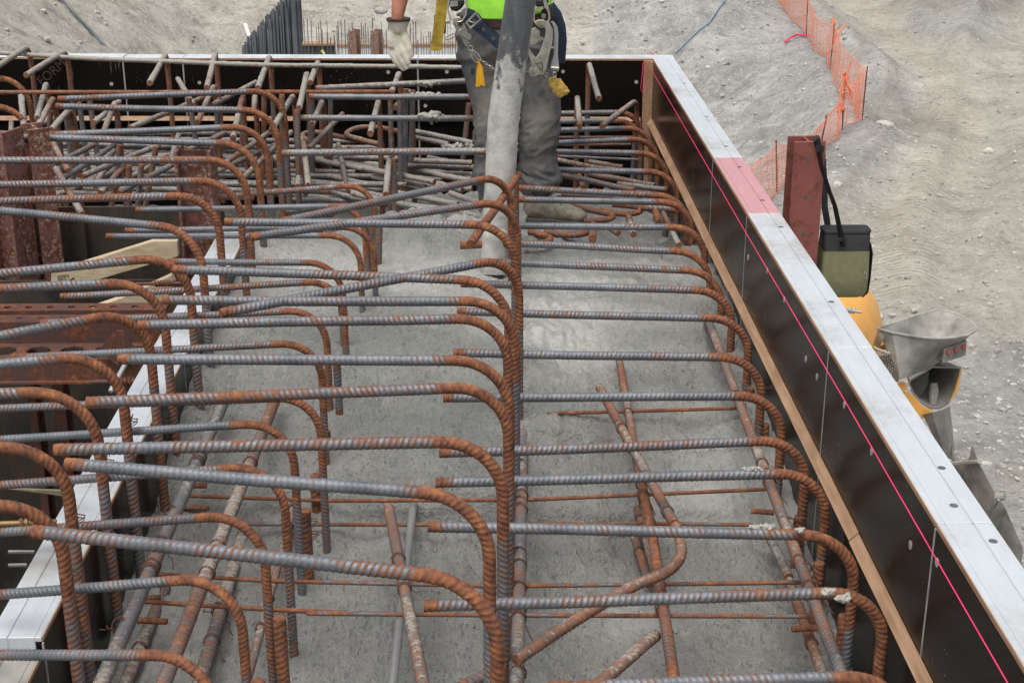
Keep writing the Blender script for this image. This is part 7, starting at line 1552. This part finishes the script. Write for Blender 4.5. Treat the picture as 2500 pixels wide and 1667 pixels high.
# form ties
def coil(label, a, c, r, mat='waler', rod=True):
    a, c = np.array(a), np.array(c); d = c - a; L = np.linalg.norm(d); d /= L
    root = empty('coil_tie', tuple(a), 0, label, 'form tie', 'form ties')
    m = MB(); m.tube([a - d * .07, c + d * .02], r * .55, n=10); kid(m.build('rod', M[mat]), root)
    u = np.cross(d, YV + .01); u /= np.linalg.norm(u); w_ = np.cross(d, u)
    pts = []; turns = max(4, int(L / (r * .9)))
    for k in range(turns * 12 + 1):
        t_ = k / 12 * 2 * math.pi; pts.append(a + d * L * k / (turns * 12) + (u * math.cos(t_) + w_ * math.sin(t_)) * r * .8)
    m = MB(); m.tube(pts, r * .38, n=5); kid(m.build('coil', M[mat]), root)
coil('rusty coil tie poking out over the lower timber', (-1.2363, 5.3000, 0.3091), (-1.1594, 5.3000, 0.3101), .012)
coil('rusty coil tie beside the left form below the waler', (-1.2274, 4.5500, 0.2211), (-1.1629, 4.5500, 0.2216), .014)
coil('brass coloured coil tie near the bottom of the left form', (-1.1373, 3.2500, 0.3843), (-1.0732, 3.2500, 0.3860), .013, 'brass')
coil('short steel coil tie end showing past the right form by the truck', (1.1409, 4.3500, 0.5269), (1.1703, 4.3500, 0.5227), .008, 'zinc')
m = MB(); m.tube([(-1.1971, 4.6000, 0.2626), (-1.2285, 4.5000, 0.2060)], .008, n=8); tag(m.build('brace_rod', M['zinc']), 'slanting dark steel rod above the rusty coil tie beside the left form', 'steel rod')
for k, (x0, y, x1) in enumerate(((50, 815, 215), (50, 892, 170))):
    m = MB(); a, c = np.array((-1.0465, 2.9500, 0.8182)), None
    a = np.array([(-1.0700, 2.9500, 0.4705), (-1.0559, 2.9000, 0.4645)][k]); c = np.array([(-1.0133, 2.9500, 0.4699), (-1.0167, 2.9000, 0.4649)][k])
    m.tube([a, c], .0035, n=8)
    for t_ in np.linspace(0, 1, 40): m.tube([a + (c - a) * t_, a + (c - a) * (t_ + .012)], .0048, n=6)
    tag(m.build('threaded_rod', M['dull_rod']), 'thin threaded rod by the left form at the bottom left, %s of two' % ('upper', 'lower')[k], 'threaded rod', 'thin threaded rods')
m = MB(); m.plate([(-1.2872, 3.6000, 0.3028), (-1.1223, 3.6000, 0.2943), (-1.1241, 3.6000, 0.2775), (-1.1908, 3.6000, 0.2887)], YV * .01); tag(m.build('webbing', M['faded_web']), 'faded yellow strap behind the left form near the photo edge', 'strap')

# ---------------------------------------------------------------- pink string line
m = MB(); m.tube([(0.9550, 8.6162, 0.5485), (0.9450, 5.1162, 0.5631), (0.9420, 3.4673, 0.5738), (0.9380, 2.2403, 0.5751), (.935, 1.0, .575)], .0014, n=6)
sl = empty('string_line', (0.9550, 8.6162, 0.5485), 0, 'taut pink string line running along the top of the right form', 'string line')
kid(m.build('string', M['pink_string']), sl)
c = np.array((0.9550, 8.6162, 0.5485))
m = MB(); m.tube([c, (0.9037, 8.2700, 0.5834), (0.9013, 8.2700, 0.5075), (0.8959, 8.2700, 0.4589), (0.9016, 8.2700, 0.4310), (0.9158, 8.2700, 0.4205), (0.9269, 8.2700, 0.4449), (0.9195, 8.2700, 0.5212), (0.9104, 8.2700, 0.5902), c], .0019, n=6)
m.tube([c, c + [.03, .05, .03], c + [.06, .09, .012]], .0025, n=6); m.tube([c + [-.01, 0, 0], c + [.01, .02, .02], c + [.035, .06, .012]], .004, n=6)
kid(m.build('loose_loop', M['pink_string']), sl)

# ---------------------------------------------------------------- lunch bag on the pile
bg_ = empty('lunch_bag', (1.9003, 7.3600, -0.4822), 0, 'olive and black lunch bag hung by its strap from the red pile', 'bag')
def rounded(x0, x1, y0, y1, z, r, n=5, bulge=0):
    P = []
    for cx_, cy_, a0 in ((x1 - r, y0 + r, -90), (x1 - r, y1 - r, 0), (x0 + r, y1 - r, 90), (x0 + r, y0 + r, 180)):
        for k in range(n): a_ = math.radians(a0 + 90 * k / (n - 1)); P.append((cx_ + r * math.cos(a_), cy_ + r * math.sin(a_), z))
    return P
tl = (1.7696, 7.3600, -0.1096); br = (2.0301, 7.3600, -0.4790)
x0, x1, ztp, zbt = tl[0], br[0] - .009, tl[2], br[2]
def bag_loft(levels, name, mat):
    m = MB(); V_ = []; n = 20
    for (z, i_, dy) in levels: V_ += rounded(x0 + i_, x1 - i_, 7.30 - dy, 7.46 + dy, z, .022)
    F_ = [tuple(reversed(range(n)))] + [tuple(range((len(levels) - 1) * n, len(levels) * n))]
    for k in range(len(levels) - 1):
        for q in range(n): F_.append((k * n + q, k * n + (q + 1) % n, (k + 1) * n + (q + 1) % n, (k + 1) * n + q))
    m.add(V_, F_, True); return kid(m.build(name, M[mat]), bg_)
zs = ztp - .105
bag_loft([(zbt, .035, -.03), (zbt + .012, .012, -.008), (zbt + .04, .002, .004), (zbt + .12, .0, .008), (zs, .004, .0)], 'bag_body', 'bag_green')
bag_loft([(zs + .0005, .003, .001), (zs + .04, .0035, -.012), (ztp - .018, .002, -.028), (ztp - .0165, -.001, -.024), (ztp - .004, -.001, -.026), (ztp, .002, -.030)], 'top_band', 'bag_black')
m = MB(); m.tube([(x1 - .004, 7.36, ztp - .07), (x1 + .010, 7.36, ztp - .12), (x1 + .012, 7.37, zbt + .10), (x1 + .006, 7.37, zbt + .03), (x1 - .02, 7.37, zbt + .003)], [(.055, .006)] * 5, n=10, up=(0, 1, 0)); kid(m.build('side_pocket', M['bag_black']), bg_)
m = MB(); m.ring([(1.9865, 7.2880, -0.3308), (1.9928, 7.2880, -0.3146), (2.0020, 7.2880, -0.3309), (2.0047, 7.2880, -0.3619), (1.9876, 7.2880, -0.3618)], [(1.9909, 7.2880, -0.3374), (1.9939, 7.2880, -0.3268), (1.9987, 7.2880, -0.3374), (2.0004, 7.2880, -0.3570), (1.9918, 7.2880, -0.3569)], YV * -.003); kid(m.build('zip_pull', M['chrome']), bg_)
m = MB(); m.tube([(1.7160, 7.4300, 0.3454), (1.6914, 7.3600, 0.3735), (1.6889, 7.2900, 0.3785), (1.7012, 7.2850, 0.3301), (1.7232, 7.2850, 0.2379), (1.7749, 7.2850, 0.1058), (1.8074, 7.2850, 0.0311), (1.8508, 7.2880, -0.1205), (1.8670, 7.2920, -0.1858)], [(.0025, .021), (.0025, .022), (.0025, .022), (.0025, .021), (.0025, .015), (.0025, .016), (.0025, .017), (.0025, .019), (.0025, .019)], n=8, up=(0, 1, 0))
m.tube([(1.7160, 7.4300, 0.3454), (1.7551, 7.4550, 0.3043), (1.7861, 7.4550, 0.0993), (1.7949, 7.4550, -0.0169), (1.8238, 7.4550, -0.1384), (1.8371, 7.4620, -0.2387)], [(.0025, .018)] * 6, n=8, up=(0, 1, 0)); kid(m.build('strap', M['bag_black']), bg_)
m = MB(); m.box(((1.8393, 7.2800, -0.1435)[0], 7.279, (1.8401, 7.2800, -0.1539)[2]), ((1.8839, 7.2800, -0.1438)[0], 7.286, (1.8385, 7.2800, -0.1339)[2])); kid(m.build('strap_slide', M['bag_black']), bg_); m = MB(); m.box(((1.6853, 7.2800, 0.3275)[0], 7.277, (1.6861, 7.2800, 0.3161)[2]), ((1.7266, 7.2800, 0.3273)[0], 7.283, (1.6836, 7.2800, 0.3504)[2])); kid(m.build('strap_slide', M['bag_black']), bg_)

# ---------------------------------------------------------------- safety fence along the edge of the cut
fn = empty('safety_fence', (8.6, 32.9, float(ground(np.array([8.6]), np.array([32.9]))[0])), 0, 'orange plastic mesh safety fence winding along the edge of the excavation', 'fence')
posts = []
for k, p in enumerate(CREST[1:9]):
    z = float(ground(p[0:1], p[1:2])[0]); hgt = (1.1, 1.05, 1.1, 1.15, 1.15, .75, .9, 1.1, 1.1)[k]
    lean = np.array([.05, -.03, .04, .02, -.04, .12, -.1, .05][k % 8])
    posts.append((np.array([p[0], p[1], z - .02]), np.array([p[0] + lean, p[1], z + hgt])))
    m = MB(); m.tube([posts[-1][0] - ZV * .3, posts[-1][1] + ZV * .06], .014, n=6); kid(m.build('post', M['waler']), fn)
m = MB(); NH = 17
for k in range(len(posts) - 1):
    (a0, a1), (b0, b1) = posts[k], posts[k + 1]
    L = np.linalg.norm(b0 - a0); n = max(8, int(L / .30))
    g_ = np.random.default_rng(k)
    fold = .5 if 3 <= k <= 5 else 1.0
    def P_(t, q):
        lo = a0 + (b0 - a0) * t; hi = a1 + (b1 - a1) * t
        lo = lo.copy(); lo[2] = float(ground(lo[0:1], lo[1:2])[0]) + .03
        sag = .22 * math.sin(math.pi * t) * (q ** 1.5)
        r_ = lo + (hi - lo) * q - ZV * sag
        out = .12 * math.sin(9 * t + k) * math.sin(math.pi * t) * (1 - .3 * q) + .05 * float(vn(np.array([t * 7]), np.array([q * 3. + k]))[0])
        nrm = np.array([-(b0 - a0)[1], (b0 - a0)[0], 0]) / L
        return r_ + nrm * out
    for q in np.linspace(0, 1, NH):
        m.tube([P_(t, q) for t in np.linspace(0, 1, n // 2 + 2)], .0062 if 0 < q < 1 else .012, n=3, cap=False, smooth=False)
    for t in np.linspace(0, 1, n + 1):
        m.tube([P_(t, q) for q in (0, .33, .66, 1)], .0055, n=3, cap=False, smooth=False)
o = kid(m.build('net', M['net'], recalc=False), fn); o['kind'] = 'stuff'
m = MB()
for k in (2, 4): 
    c = posts[k][1]
    for q in range(14):
        r_ = np.random.default_rng(q + 50 * k).normal(size=3) * [.10, .10, .22]
        m.tube([c - ZV * .1 * q / 2, c - ZV * .1 * q / 2 + r_ * .6, c - ZV * .1 * q / 2 + r_], .02, n=4)
kid(m.build('gathered_net', M['net'], recalc=False), fn)

# ---------------------------------------------------------------- mixer truck below the right form
YT = 11.0
tk = empty('mixer_truck', (3.4, 11.0, -4.9), 0, 'orange and grey concrete mixer truck seen from above beside the right form', 'truck')
def tkid(m, name, mat, **kw): return kid(m.build(name, M[mat], **kw), tk)
rim = [(3.1228, 10.9031, -2.0000), (3.2712, 11.0117, -2.0000), (3.4234, 11.1267, -2.0000), (3.5761, 11.2349, -2.0000), (3.7274, 11.3314, -2.0000), (3.8165, 11.2660, -2.0000), (3.8812, 11.1749, -2.0000), (3.9160, 11.0507, -2.0000), (3.9172, 10.9295, -2.0000), (3.8733, 10.8283, -2.0000), (3.7941, 10.7462, -2.0000), (3.6735, 10.6907, -2.0000), (3.5502, 10.6726, -2.0000), (3.4377, 10.6914, -2.0000), (3.3192, 10.7435, -2.0000), (3.2177, 10.8082, -2.0000)]
low = [(3.2783, 10.7556, -2.3500), (3.3044, 10.8141, -2.3500), (3.3428, 10.8728, -2.3500), (3.4096, 10.9518, -2.3500), (3.5021, 11.0108, -2.3500), (3.5779, 11.0625, -2.3500), (3.6461, 11.0859, -2.3500), (3.6819, 11.0769, -2.3500), (3.6898, 11.0356, -2.3500), (3.6719, 10.9951, -2.3500), (3.6313, 10.9553, -2.3500), (3.5624, 10.9003, -2.3500), (3.4854, 10.8420, -2.3500), (3.4091, 10.7843, -2.3500), (3.3325, 10.7232, -2.3500), (3.2755, 10.6778, -2.3500)]
def shell(m, A, Bq, th=.012, flip=False):
    """open tapering shell with wall thickness"""
    A = [np.array(p) for p in A]; Bq = [np.array(p) for p in Bq]; n = len(A)
    ca, cb = sum(A) / n, sum(Bq) / n
    A2 = [p + (ca - p) / np.linalg.norm(ca - p) * th for p in A]; B2 = [p + (cb - p) / np.linalg.norm(cb - p) * th for p in Bq]
    V_ = A + Bq + B2 + A2; F_ = []
    for i in range(n):
        j = (i + 1) % n
        F_ += [(i, j, n + j, n + i), (n + i, n + j, 2 * n + j, 2 * n + i), (2 * n + i, 2 * n + j, 3 * n + j, 3 * n + i), (3 * n + i, 3 * n + j, j, i)]
    m.add(V_, F_, True)
m = MB(); shell(m, rim, low); hpr = tkid(m, 'hopper', 'truck_grey')
m = MB(); m.tube(rim + rim[:2], .011, n=6, cap=False); q = m.build('rim', M['truck_grey']); q.parent = hpr
# bracket, ledge and lamp box
m = MB(); m.plate([(3.1950, 10.8281, -2.0200), (3.2439, 10.8438, -2.0200), (3.3252, 10.7587, -2.0200), (3.3847, 10.7326, -2.0200), (3.4084, 10.8037, -2.0600), (3.3372, 10.7886, -2.0600), (3.2170, 10.8409, -2.0600)], ZV * -.03); m.plate([(3.1454, 11.0730, -2.2000), (3.1283, 10.9181, -2.0200), (3.1536, 10.8122, -2.0200), (3.1675, 11.0095, -2.2000)], ZV * -.04); tkid(m, 'bracket', 'truck_grey')
lbx = [(3.6201, 10.7500, -2.2383), (3.5960, 10.7500, -2.2221), (3.6189, 10.7500, -2.1140), (3.7936, 10.7500, -2.0520), (3.8108, 10.7500, -2.0727), (3.7999, 10.7500, -2.1759)]
m = MB(); m.plate([(3.6115, 10.7200, -2.2262), (3.6092, 10.7200, -2.1054), (3.8129, 10.8000, -2.0729), (3.8176, 10.8000, -2.1958)], YV * .04); bxx = tkid(m, 'lamp_box', 'truck_grey', bevel=.004)
m = MB(); m.plate([(3.5740, 10.8500, -2.1621), (3.6109, 10.7250, -2.1073), (3.6132, 10.7250, -2.2282), (3.6127, 10.8000, -2.2422)], YV * .02); q = m.build('box_side', M['truck_grey']); q.parent = bxx
for p in ((3.6509, 10.7250, -2.1346), (3.7171, 10.7520, -2.1219), (3.7871, 10.7800, -2.1111)):
    m = MB(); m.tube([p, np.array(p) - YV * .012], [.020, .014], n=14); q = m.build('lamp', M['red_lamp']); q.parent = bxx
m = MB(); m.disc((3.6117, 10.7800, -2.1734), (-.5, -1, 0), .012, .02, 10); q = m.build('side_lamp', M['hole']); q.parent = bxx
tx = text_obj('lettering', 'McNeilus', .042, M['letters'], None, (0, 0, 0), (0, 0, 0))
lp = np.array((3.7150, 10.7450, -2.1764)); tx.location = tuple(lp - YV * .012); tx.rotation_euler = (R(90), R(-15), R(18)); tx.parent = bxx
# grille step
m = MB(); C0, C1, C2_, C3 = (np.array(q) for q in ((3.1288, 10.9000, -2.2458), (3.3228, 10.9000, -2.1266), (3.3125, 10.9000, -2.4342), (3.1814, 10.9000, -2.3272)))
for t in np.linspace(0, 1, 12):
    a = C0 + (C1 - C0) * t; m.tube([a, a + (C2_ - C1) * (.25 + .75 * t)], .006, n=4, smooth=False)
for t in np.linspace(0, 1, 12):
    a = C1 + (C2_ - C1) * t; m.tube([a, a + (C0 - C1) * (1 - t * .8)], .006, n=4, smooth=False)
o = tkid(m, 'step_grille', 'truck_grey'); o['kind'] = 'stuff'
m = MB(); m.tube([(3.3288, 10.9000, -2.1267), (3.3253, 10.9000, -2.2797), (3.3065, 10.9000, -2.4505)], [(.012, .028)] * 3, n=6, up=(0, 1, 0)); m.tube([(3.1130, 10.8500, -2.2098), (3.2016, 10.8000, -2.1716), (3.3293, 10.9000, -2.1315)], .014, n=6); m.tube([(3.1076, 10.8500, -2.1488), (3.2016, 10.8000, -2.1716)], .012, n=6); tkid(m, 'step_frame', 'truck_grey')
m = MB(); m.plate([(3.1344, 10.9700, -2.1957), (3.3158, 10.9700, -2.1100), (3.3502, 10.9700, -2.1538), (3.1894, 10.9700, -2.2172)], YV * .05); tkid(m, 'orange_guard', 'truck_orange')
# collector: U shaped trough open towards the viewer
oc = [(3.5975, 10.9000, -2.3242), (3.8263, 10.9000, -2.3374), (3.8246, 10.9000, -2.4467), (3.8005, 10.9000, -2.5615), (3.7613, 10.9000, -2.6520), (3.6897, 10.9000, -2.6995), (3.6130, 10.9000, -2.6988), (3.5397, 10.9000, -2.6550), (3.4630, 10.9000, -2.5750), (3.4153, 10.9000, -2.4760), (3.4197, 10.9000, -2.4433), (3.5332, 10.9000, -2.3626)]
ic = [np.array(p) + YV * .38 + (np.mean(np.array(oc), 0) - np.array(p)) * .35 for p in oc]
m = MB(); shell(m, oc, ic, .014); co = tkid(m, 'collector', 'truck_grey')
m = MB(); m.plate([p * .985 + np.mean(ic, 0) * .015 for p in ic], YV * .01); q = m.build('collector_back', M['truck_dark']); q.parent = co
m = MB(); m.plate([(3.4299, 10.9300, -2.4640), (3.5790, 10.9300, -2.3556), (3.5850, 10.9300, -2.4899), (3.5234, 10.9300, -2.6380), (3.4540, 10.9300, -2.5547)], YV * .02); q = m.build('flap', M['truck_dark']); q.parent = co
m = MB(); m.tube([(3.6533, 11.0000, -2.5115), (3.6543, 10.9800, -2.5776), (3.6486, 10.9500, -2.6810)], [.03, .04, .03], n=8); q = m.build('dried_mortar', M['cem_lump']); q.parent = co
m = MB(); m.plate([(3.8246, 10.8950, -2.3354), (3.8324, 10.8950, -2.3794), (3.8168, 10.8950, -2.5430), (3.7722, 10.8950, -2.6251), (3.7618, 10.8950, -2.6416), (3.7952, 10.8950, -2.5264), (3.8132, 10.8950, -2.4119)], YV * .03); q = m.build('orange_edge', M['truck_orange']); q.parent = co
# drum with its steel ring
def lathe_axis(a, c, prof, n=40):
    a, c = np.array(a, float), np.array(c, float); m = MB()
    m.tube([a + (c - a) * t for t, _ in prof], [r for _, r in prof], n=n); return m
D0, D1 = np.array([3.25, 11.35, -2.62]), np.array([.9, 12.7, -2.8])
_t = np.linspace(0, 1, 24)
dprof = [(float(a), float(.45 + .70 * math.sin(math.pi * min(1, a * 1.06) ** .75) ** .8 if a < .94 else .55)) for a in _t]
tkid(lathe_axis(D0, D1, dprof), 'drum', 'truck_orange')
tkid(lathe_axis(D0, D1, [(.105, .92), (.125, .95)]), 'drum_ring', 'zinc')
m = MB(); m.plate([(3.3613, 10.8000, -2.5119), (3.4321, 10.8000, -2.5403), (3.5336, 10.8000, -2.6478), (3.5969, 10.8000, -2.6730), (3.5403, 10.8000, -2.7138), (3.5148, 10.8000, -2.7632), (3.3405, 10.8000, -2.5313)], YV * .04); m.tube([(3.3254, 10.8500, -2.4707), (3.3513, 10.8500, -2.5036)], .05, n=12); tkid(m, 'orange_fender', 'truck_orange')
# swivel chute neck and folding chute
m = MB()
shell(m, [(3.5142, 10.7800, -2.6915), (3.5648, 10.7000, -2.6403), (3.6523, 10.7000, -2.6133), (3.7328, 10.7800, -2.6211), (3.8003, 11.0000, -2.7375), (3.6058, 11.0000, -2.8029)], [(3.7372, 10.8500, -3.0730), (3.7553, 10.8000, -3.0918), (3.8024, 10.8000, -3.1007), (3.8417, 10.8500, -3.0825), (3.8773, 11.0000, -3.1368), (3.8019, 11.0000, -3.1190)], .012); nk = tkid(m, 'chute_neck', 'truck_grey')
cf = [((3.8013, 10.8939, -2.9000), (3.7764, 10.3025, -2.7500), (3.8171, 11.1207, -3.1500)), ((3.7920, 10.8013, -3.0000), (3.8125, 10.2419, -2.8500), (3.8452, 10.9675, -3.2500)), ((3.9145, 10.6546, -3.2000), (3.9181, 10.0908, -3.0500), (4.0018, 10.8449, -3.4500)), ((4.0507, 10.5787, -3.4000), (4.0667, 10.2238, -3.2500), (4.1222, 10.7591, -3.6500)), ((4.1759, 10.4061, -3.6500), (4.1756, 10.0720, -3.5000), (4.2192, 10.4865, -3.8500)), ((4.2671, 10.3966, -3.8000), (4.3035, 10.3396, -3.7000), (4.3310, 10.4804, -3.9000))]
m = MB(); V_, F_ = [], []
K = 9
for (pl_, pr_, pb_) in cf:
    pl_, pr_, pb_ = (np.array(t) for t in (pl_, pr_, pb_)); mid = (pl_ + pr_) / 2; dn = np.array([0, 0, -.24])
    for s_ in (0, 1):
        for k in range(K):
            a_ = math.pi * k / (K - 1); sc_r = 1 - .05 * s_
            V_.append(mid + (pl_ - mid) * math.cos(a_) * sc_r + dn * math.sin(a_) * sc_r)
n2 = 2 * K
for i in range(len(cf) - 1):
    for s_ in (0, 1):
        for k in range(K - 1):
            b0 = i * n2 + s_ * K + k; F_.append((b0, b0 + 1, b0 + n2 + 1, b0 + n2))
    for e in (0, K - 1): F_.append((i * n2 + e, i * n2 + K + e, (i + 1) * n2 + K + e, (i + 1) * n2 + e))
for i in (0, len(cf) - 1):
    for k in range(K - 1): F_.append((i * n2 + k, i * n2 + k + 1, i * n2 + K + k + 1, i * n2 + K + k))
m.add(V_, F_, True); chu = tkid(m, 'chute', 'truck_grey')
m = MB(); m.tube([(3.7101, 10.5467, -3.0200), (3.8022, 10.1937, -2.8300)], .017, n=6, smooth=False); m.tube([(3.9047, 10.0278, -3.0500), (3.9539, 9.9875, -3.0300)], .03, n=8); m.tube([(3.9108, 9.9806, -3.0500), (3.9532, 10.2115, -3.3000)], .01, n=6); q = m.build('cross_bar', M['truck_grey']); q.parent = chu
m = MB()
m.obox((3.1, 11.1, -4.1), (-4.6, 2.9, 0), (.45, .72, 0), (0, 0, .28)); tkid(m, 'chassis', 'truck_dark')
for (dx, dy) in ((-.6, .1), (-1.7, .8), (-3.9, 2.2)):
    for s_ in (0, 1):
        c = np.array([3.1 + dx + s_ * .85, 11.0 + dy + s_ * 1.35, -4.38]); ax = np.array([.53, .85, 0])
        m = MB(); m.tube([c, c + ax * .3], .5, n=24); wh = tkid(m, 'wheel', 'tyre')
        m = MB(); m.tube([c - ax * .01, c + ax * .31], .26, n=18); q = m.build('wheel_rim', M['zinc']); q.parent = wh
m = MB(); m.obox((-.9, 13.4, -4.0), (-1.3, .82, 0), (.95, 1.5, 0), (0, 0, 1.6)); tkid(m, 'cab', 'truck_orange', bevel=.08)

# ---------------------------------------------------------------- far side of the excavation
g_ = np.random.default_rng(11)
def far_bars(name, label, tops, yy, zfoot, n, r, jit, cat, group=None):
    tops = [np.array(t) for t in tops]
    m = MB(); s = np.concatenate([[0], np.cumsum([abs(b_[0] - a_[0]) for a_, b_ in zip(tops[:-1], tops[1:])])])
    for k in range(n):
        t = s[-1] * (k + .3 * g_.random()) / n
        x = np.interp(t, s, [p[0] for p in tops]); z = np.interp(t, s, [p[2] for p in tops]) + jit * (g_.random() - .6)
        y = yy + .35 * (g_.random() - .5) * 2
        m.tube([(x + .05 * (g_.random() - .5), y, zfoot), (x, y, z)], r * (.8 + .5 * g_.random()), n=5)
    o = m.build('bars', M['far_rebar'], recalc=False); o['kind'] = 'stuff'
    root = empty(name, (float(tops[0][0]), yy, zfoot), 0, label, cat, group); kid(o, root); return root
far_bars('rebar_curtain', 'dense blue grey curtain of tall bars on the far slope, stepping up rightwards', [(-5.2769, 33.0000, -3.5589), (-5.1134, 33.0000, -3.4061), (-4.9810, 33.0000, -3.2536), (-4.8499, 33.0000, -3.1169), (-4.6869, 33.0000, -2.9502), (-4.4921, 33.0000, -2.7541), (-4.3295, 33.0000, -2.5737), (-4.2035, 33.0000, -2.4989), (-3.9841, 33.0000, -2.3795)], 33, -8.6, 290, .024, .35, 'steel bars')
far_bars('starter_bars', 'row of thin starter bars standing before the far slope beyond the back form', [(-3.6127, 30.0000, -2.6037), (-2.9568, 30.0000, -2.5920), (-1.7674, 30.0000, -2.5820), (-1.4395, 30.0000, -2.6125), (-0.4327, 30.0000, -2.6313)], 30, -8.6, 60, .008, .45, 'steel bars')
fw = empty('far_formwork', (-3.7399, 31.0000, -3.1770), 0, 'dark low formwork beyond the back form left of the pile heads', 'formwork')
m = MB(); a, c = np.array((-3.7395, 31.0000, -3.1697)), np.array((-3.0592, 31.0000, -3.1721)); m.box((a[0], 31, -8.4), (c[0], 31.2, a[2])); kid(m.build('board', M['truck_dark']), fw)
m = MB(); m.box((a[0], 30.95, a[2]), (c[0], 31.25, a[2] + .04)); kid(m.build('top_rail', M['chamfer_wood']), fw)
fw = empty('far_formwork', (-3.0164, 31.0000, -3.1867), 0, 'pale topped formwork behind the distant pile heads', 'formwork')
m = MB(); a, c = np.array((-3.0162, 31.0000, -3.1824)), np.array((-0.5181, 31.0000, -3.2263)); m.box((a[0], 31, a[2] - .26), (c[0], 31.2, a[2] - .02)); kid(m.build('pale_band', M['white_paint']), fw)
m = MB(); m.box((a[0], 30.98, a[2] - .019), (c[0], 31.22, a[2] + .03)); kid(m.build('top_rail', M['chamfer_wood']), fw)
m = MB(); m.box((a[0], 31.02, -8.4), (c[0], 31.18, a[2] - .261)); kid(m.build('board', M['truck_dark']), fw)
mk = empty('marker_stake', (-2.8786, 27.0000, -2.6233), 0, 'small yellow and white marker just above the back form', 'marker')
m = MB(); m.plate([(-2.9239, 27.0000, -2.5917), (-2.8887, 27.0000, -2.5678), (-2.8565, 27.0000, -2.6108), (-2.8915, 27.0000, -2.6296)], YV * .03); kid(m.build('yellow_end', M['yellow_paint']), mk)
m = MB(); m.plate([(-2.8902, 27.0000, -2.6296), (-2.8565, 27.0000, -2.6108), (-2.8386, 27.0000, -2.6614), (-2.8746, 27.0000, -2.6739)], YV * .03); m.plate([(-2.8767, 27.0200, -2.6774), (-2.8615, 27.0200, -2.6774), (-2.8964, 27.0200, -3.4436), (-2.9117, 27.0200, -3.4435)], YV * .03); kid(m.build('white_stake', M['white_paint']), mk)
def on_ground(p, dz=.0): return (p[0], p[1], float(ground(np.array([p[0]]), np.array([p[1]]))[0]) + dz)
a, c = np.array(on_ground((-6.7258, 42.3413, -4.6213), .08)), np.array(on_ground((-6.5986, 42.1330, -4.7384), .08))
m = MB(); m.obox(a, c - a, (.09, .04, 0), (0, 0, .05)); tag(m.build('plank', M['white_paint']), 'small white plank lying on the far slope left of the bar curtain', 'plank')
a, c = np.array(on_ground((-6.7288, 41.9227, -4.8746), .06)), np.array(on_ground((-6.5207, 41.6974, -5.0315), .06))
m = MB(); m.obox(a, c - a, (.04, .02, 0), (0, 0, .03)); tag(m.build('stake', M['lumber']), 'thin pale wooden stake lying at the foot of the bar curtain', 'stake')
m = MB(); m.tube([on_ground(p, .05) for p in ((7.4777, 44.8456, -4.0338), (7.3341, 44.3783, -4.1423), (7.0749, 43.7820, -4.3142), (6.7720, 43.2470, -4.4681), (6.5575, 42.8207, -4.6133), (6.1924, 42.4492, -4.7634), (5.8805, 42.2640, -4.9835), (5.5276, 42.0649, -5.2419))], .024, n=6); tag(m.build('hose_line', M['blue_rope']), 'thin blue hose lying down the right slope', 'hose')
m = MB(); m.tube([on_ground(p, .05) for p in ((-10.9008, 38.1350, -3.1042), (-10.3999, 37.7614, -3.4924), (-9.9405, 37.4036, -3.8415), (-9.5476, 37.1757, -4.1350), (-9.1319, 36.8411, -4.4260))], .038, n=6); tag(m.build('drain_pipe', M['far_rebar']), 'dark pipe running down the left slope to the back form', 'pipe')
a, c = on_ground((-11.3710, 35.5862, -2.9313), .08), on_ground((-11.2514, 36.0917, -3.0036), .08)
m = MB(); m.tube([a, c], .06, n=6); tag(m.build('pipe_stub', M['truck_dark']), 'short dark pipe end at the top left corner of the slope', 'pipe')
m = MB(); m.tube([on_ground(p, .1) for p in ((8.5401, 41.6310, -5.0941), (8.7708, 41.9805, -5.0087), (8.9714, 42.1575, -4.9555), (9.1461, 41.6858, -4.9189))], .03, n=5); tag(m.build('ribbon', M['pink_string']), 'scrap of red ribbon lying left of the bunched fence post', 'ribbon')
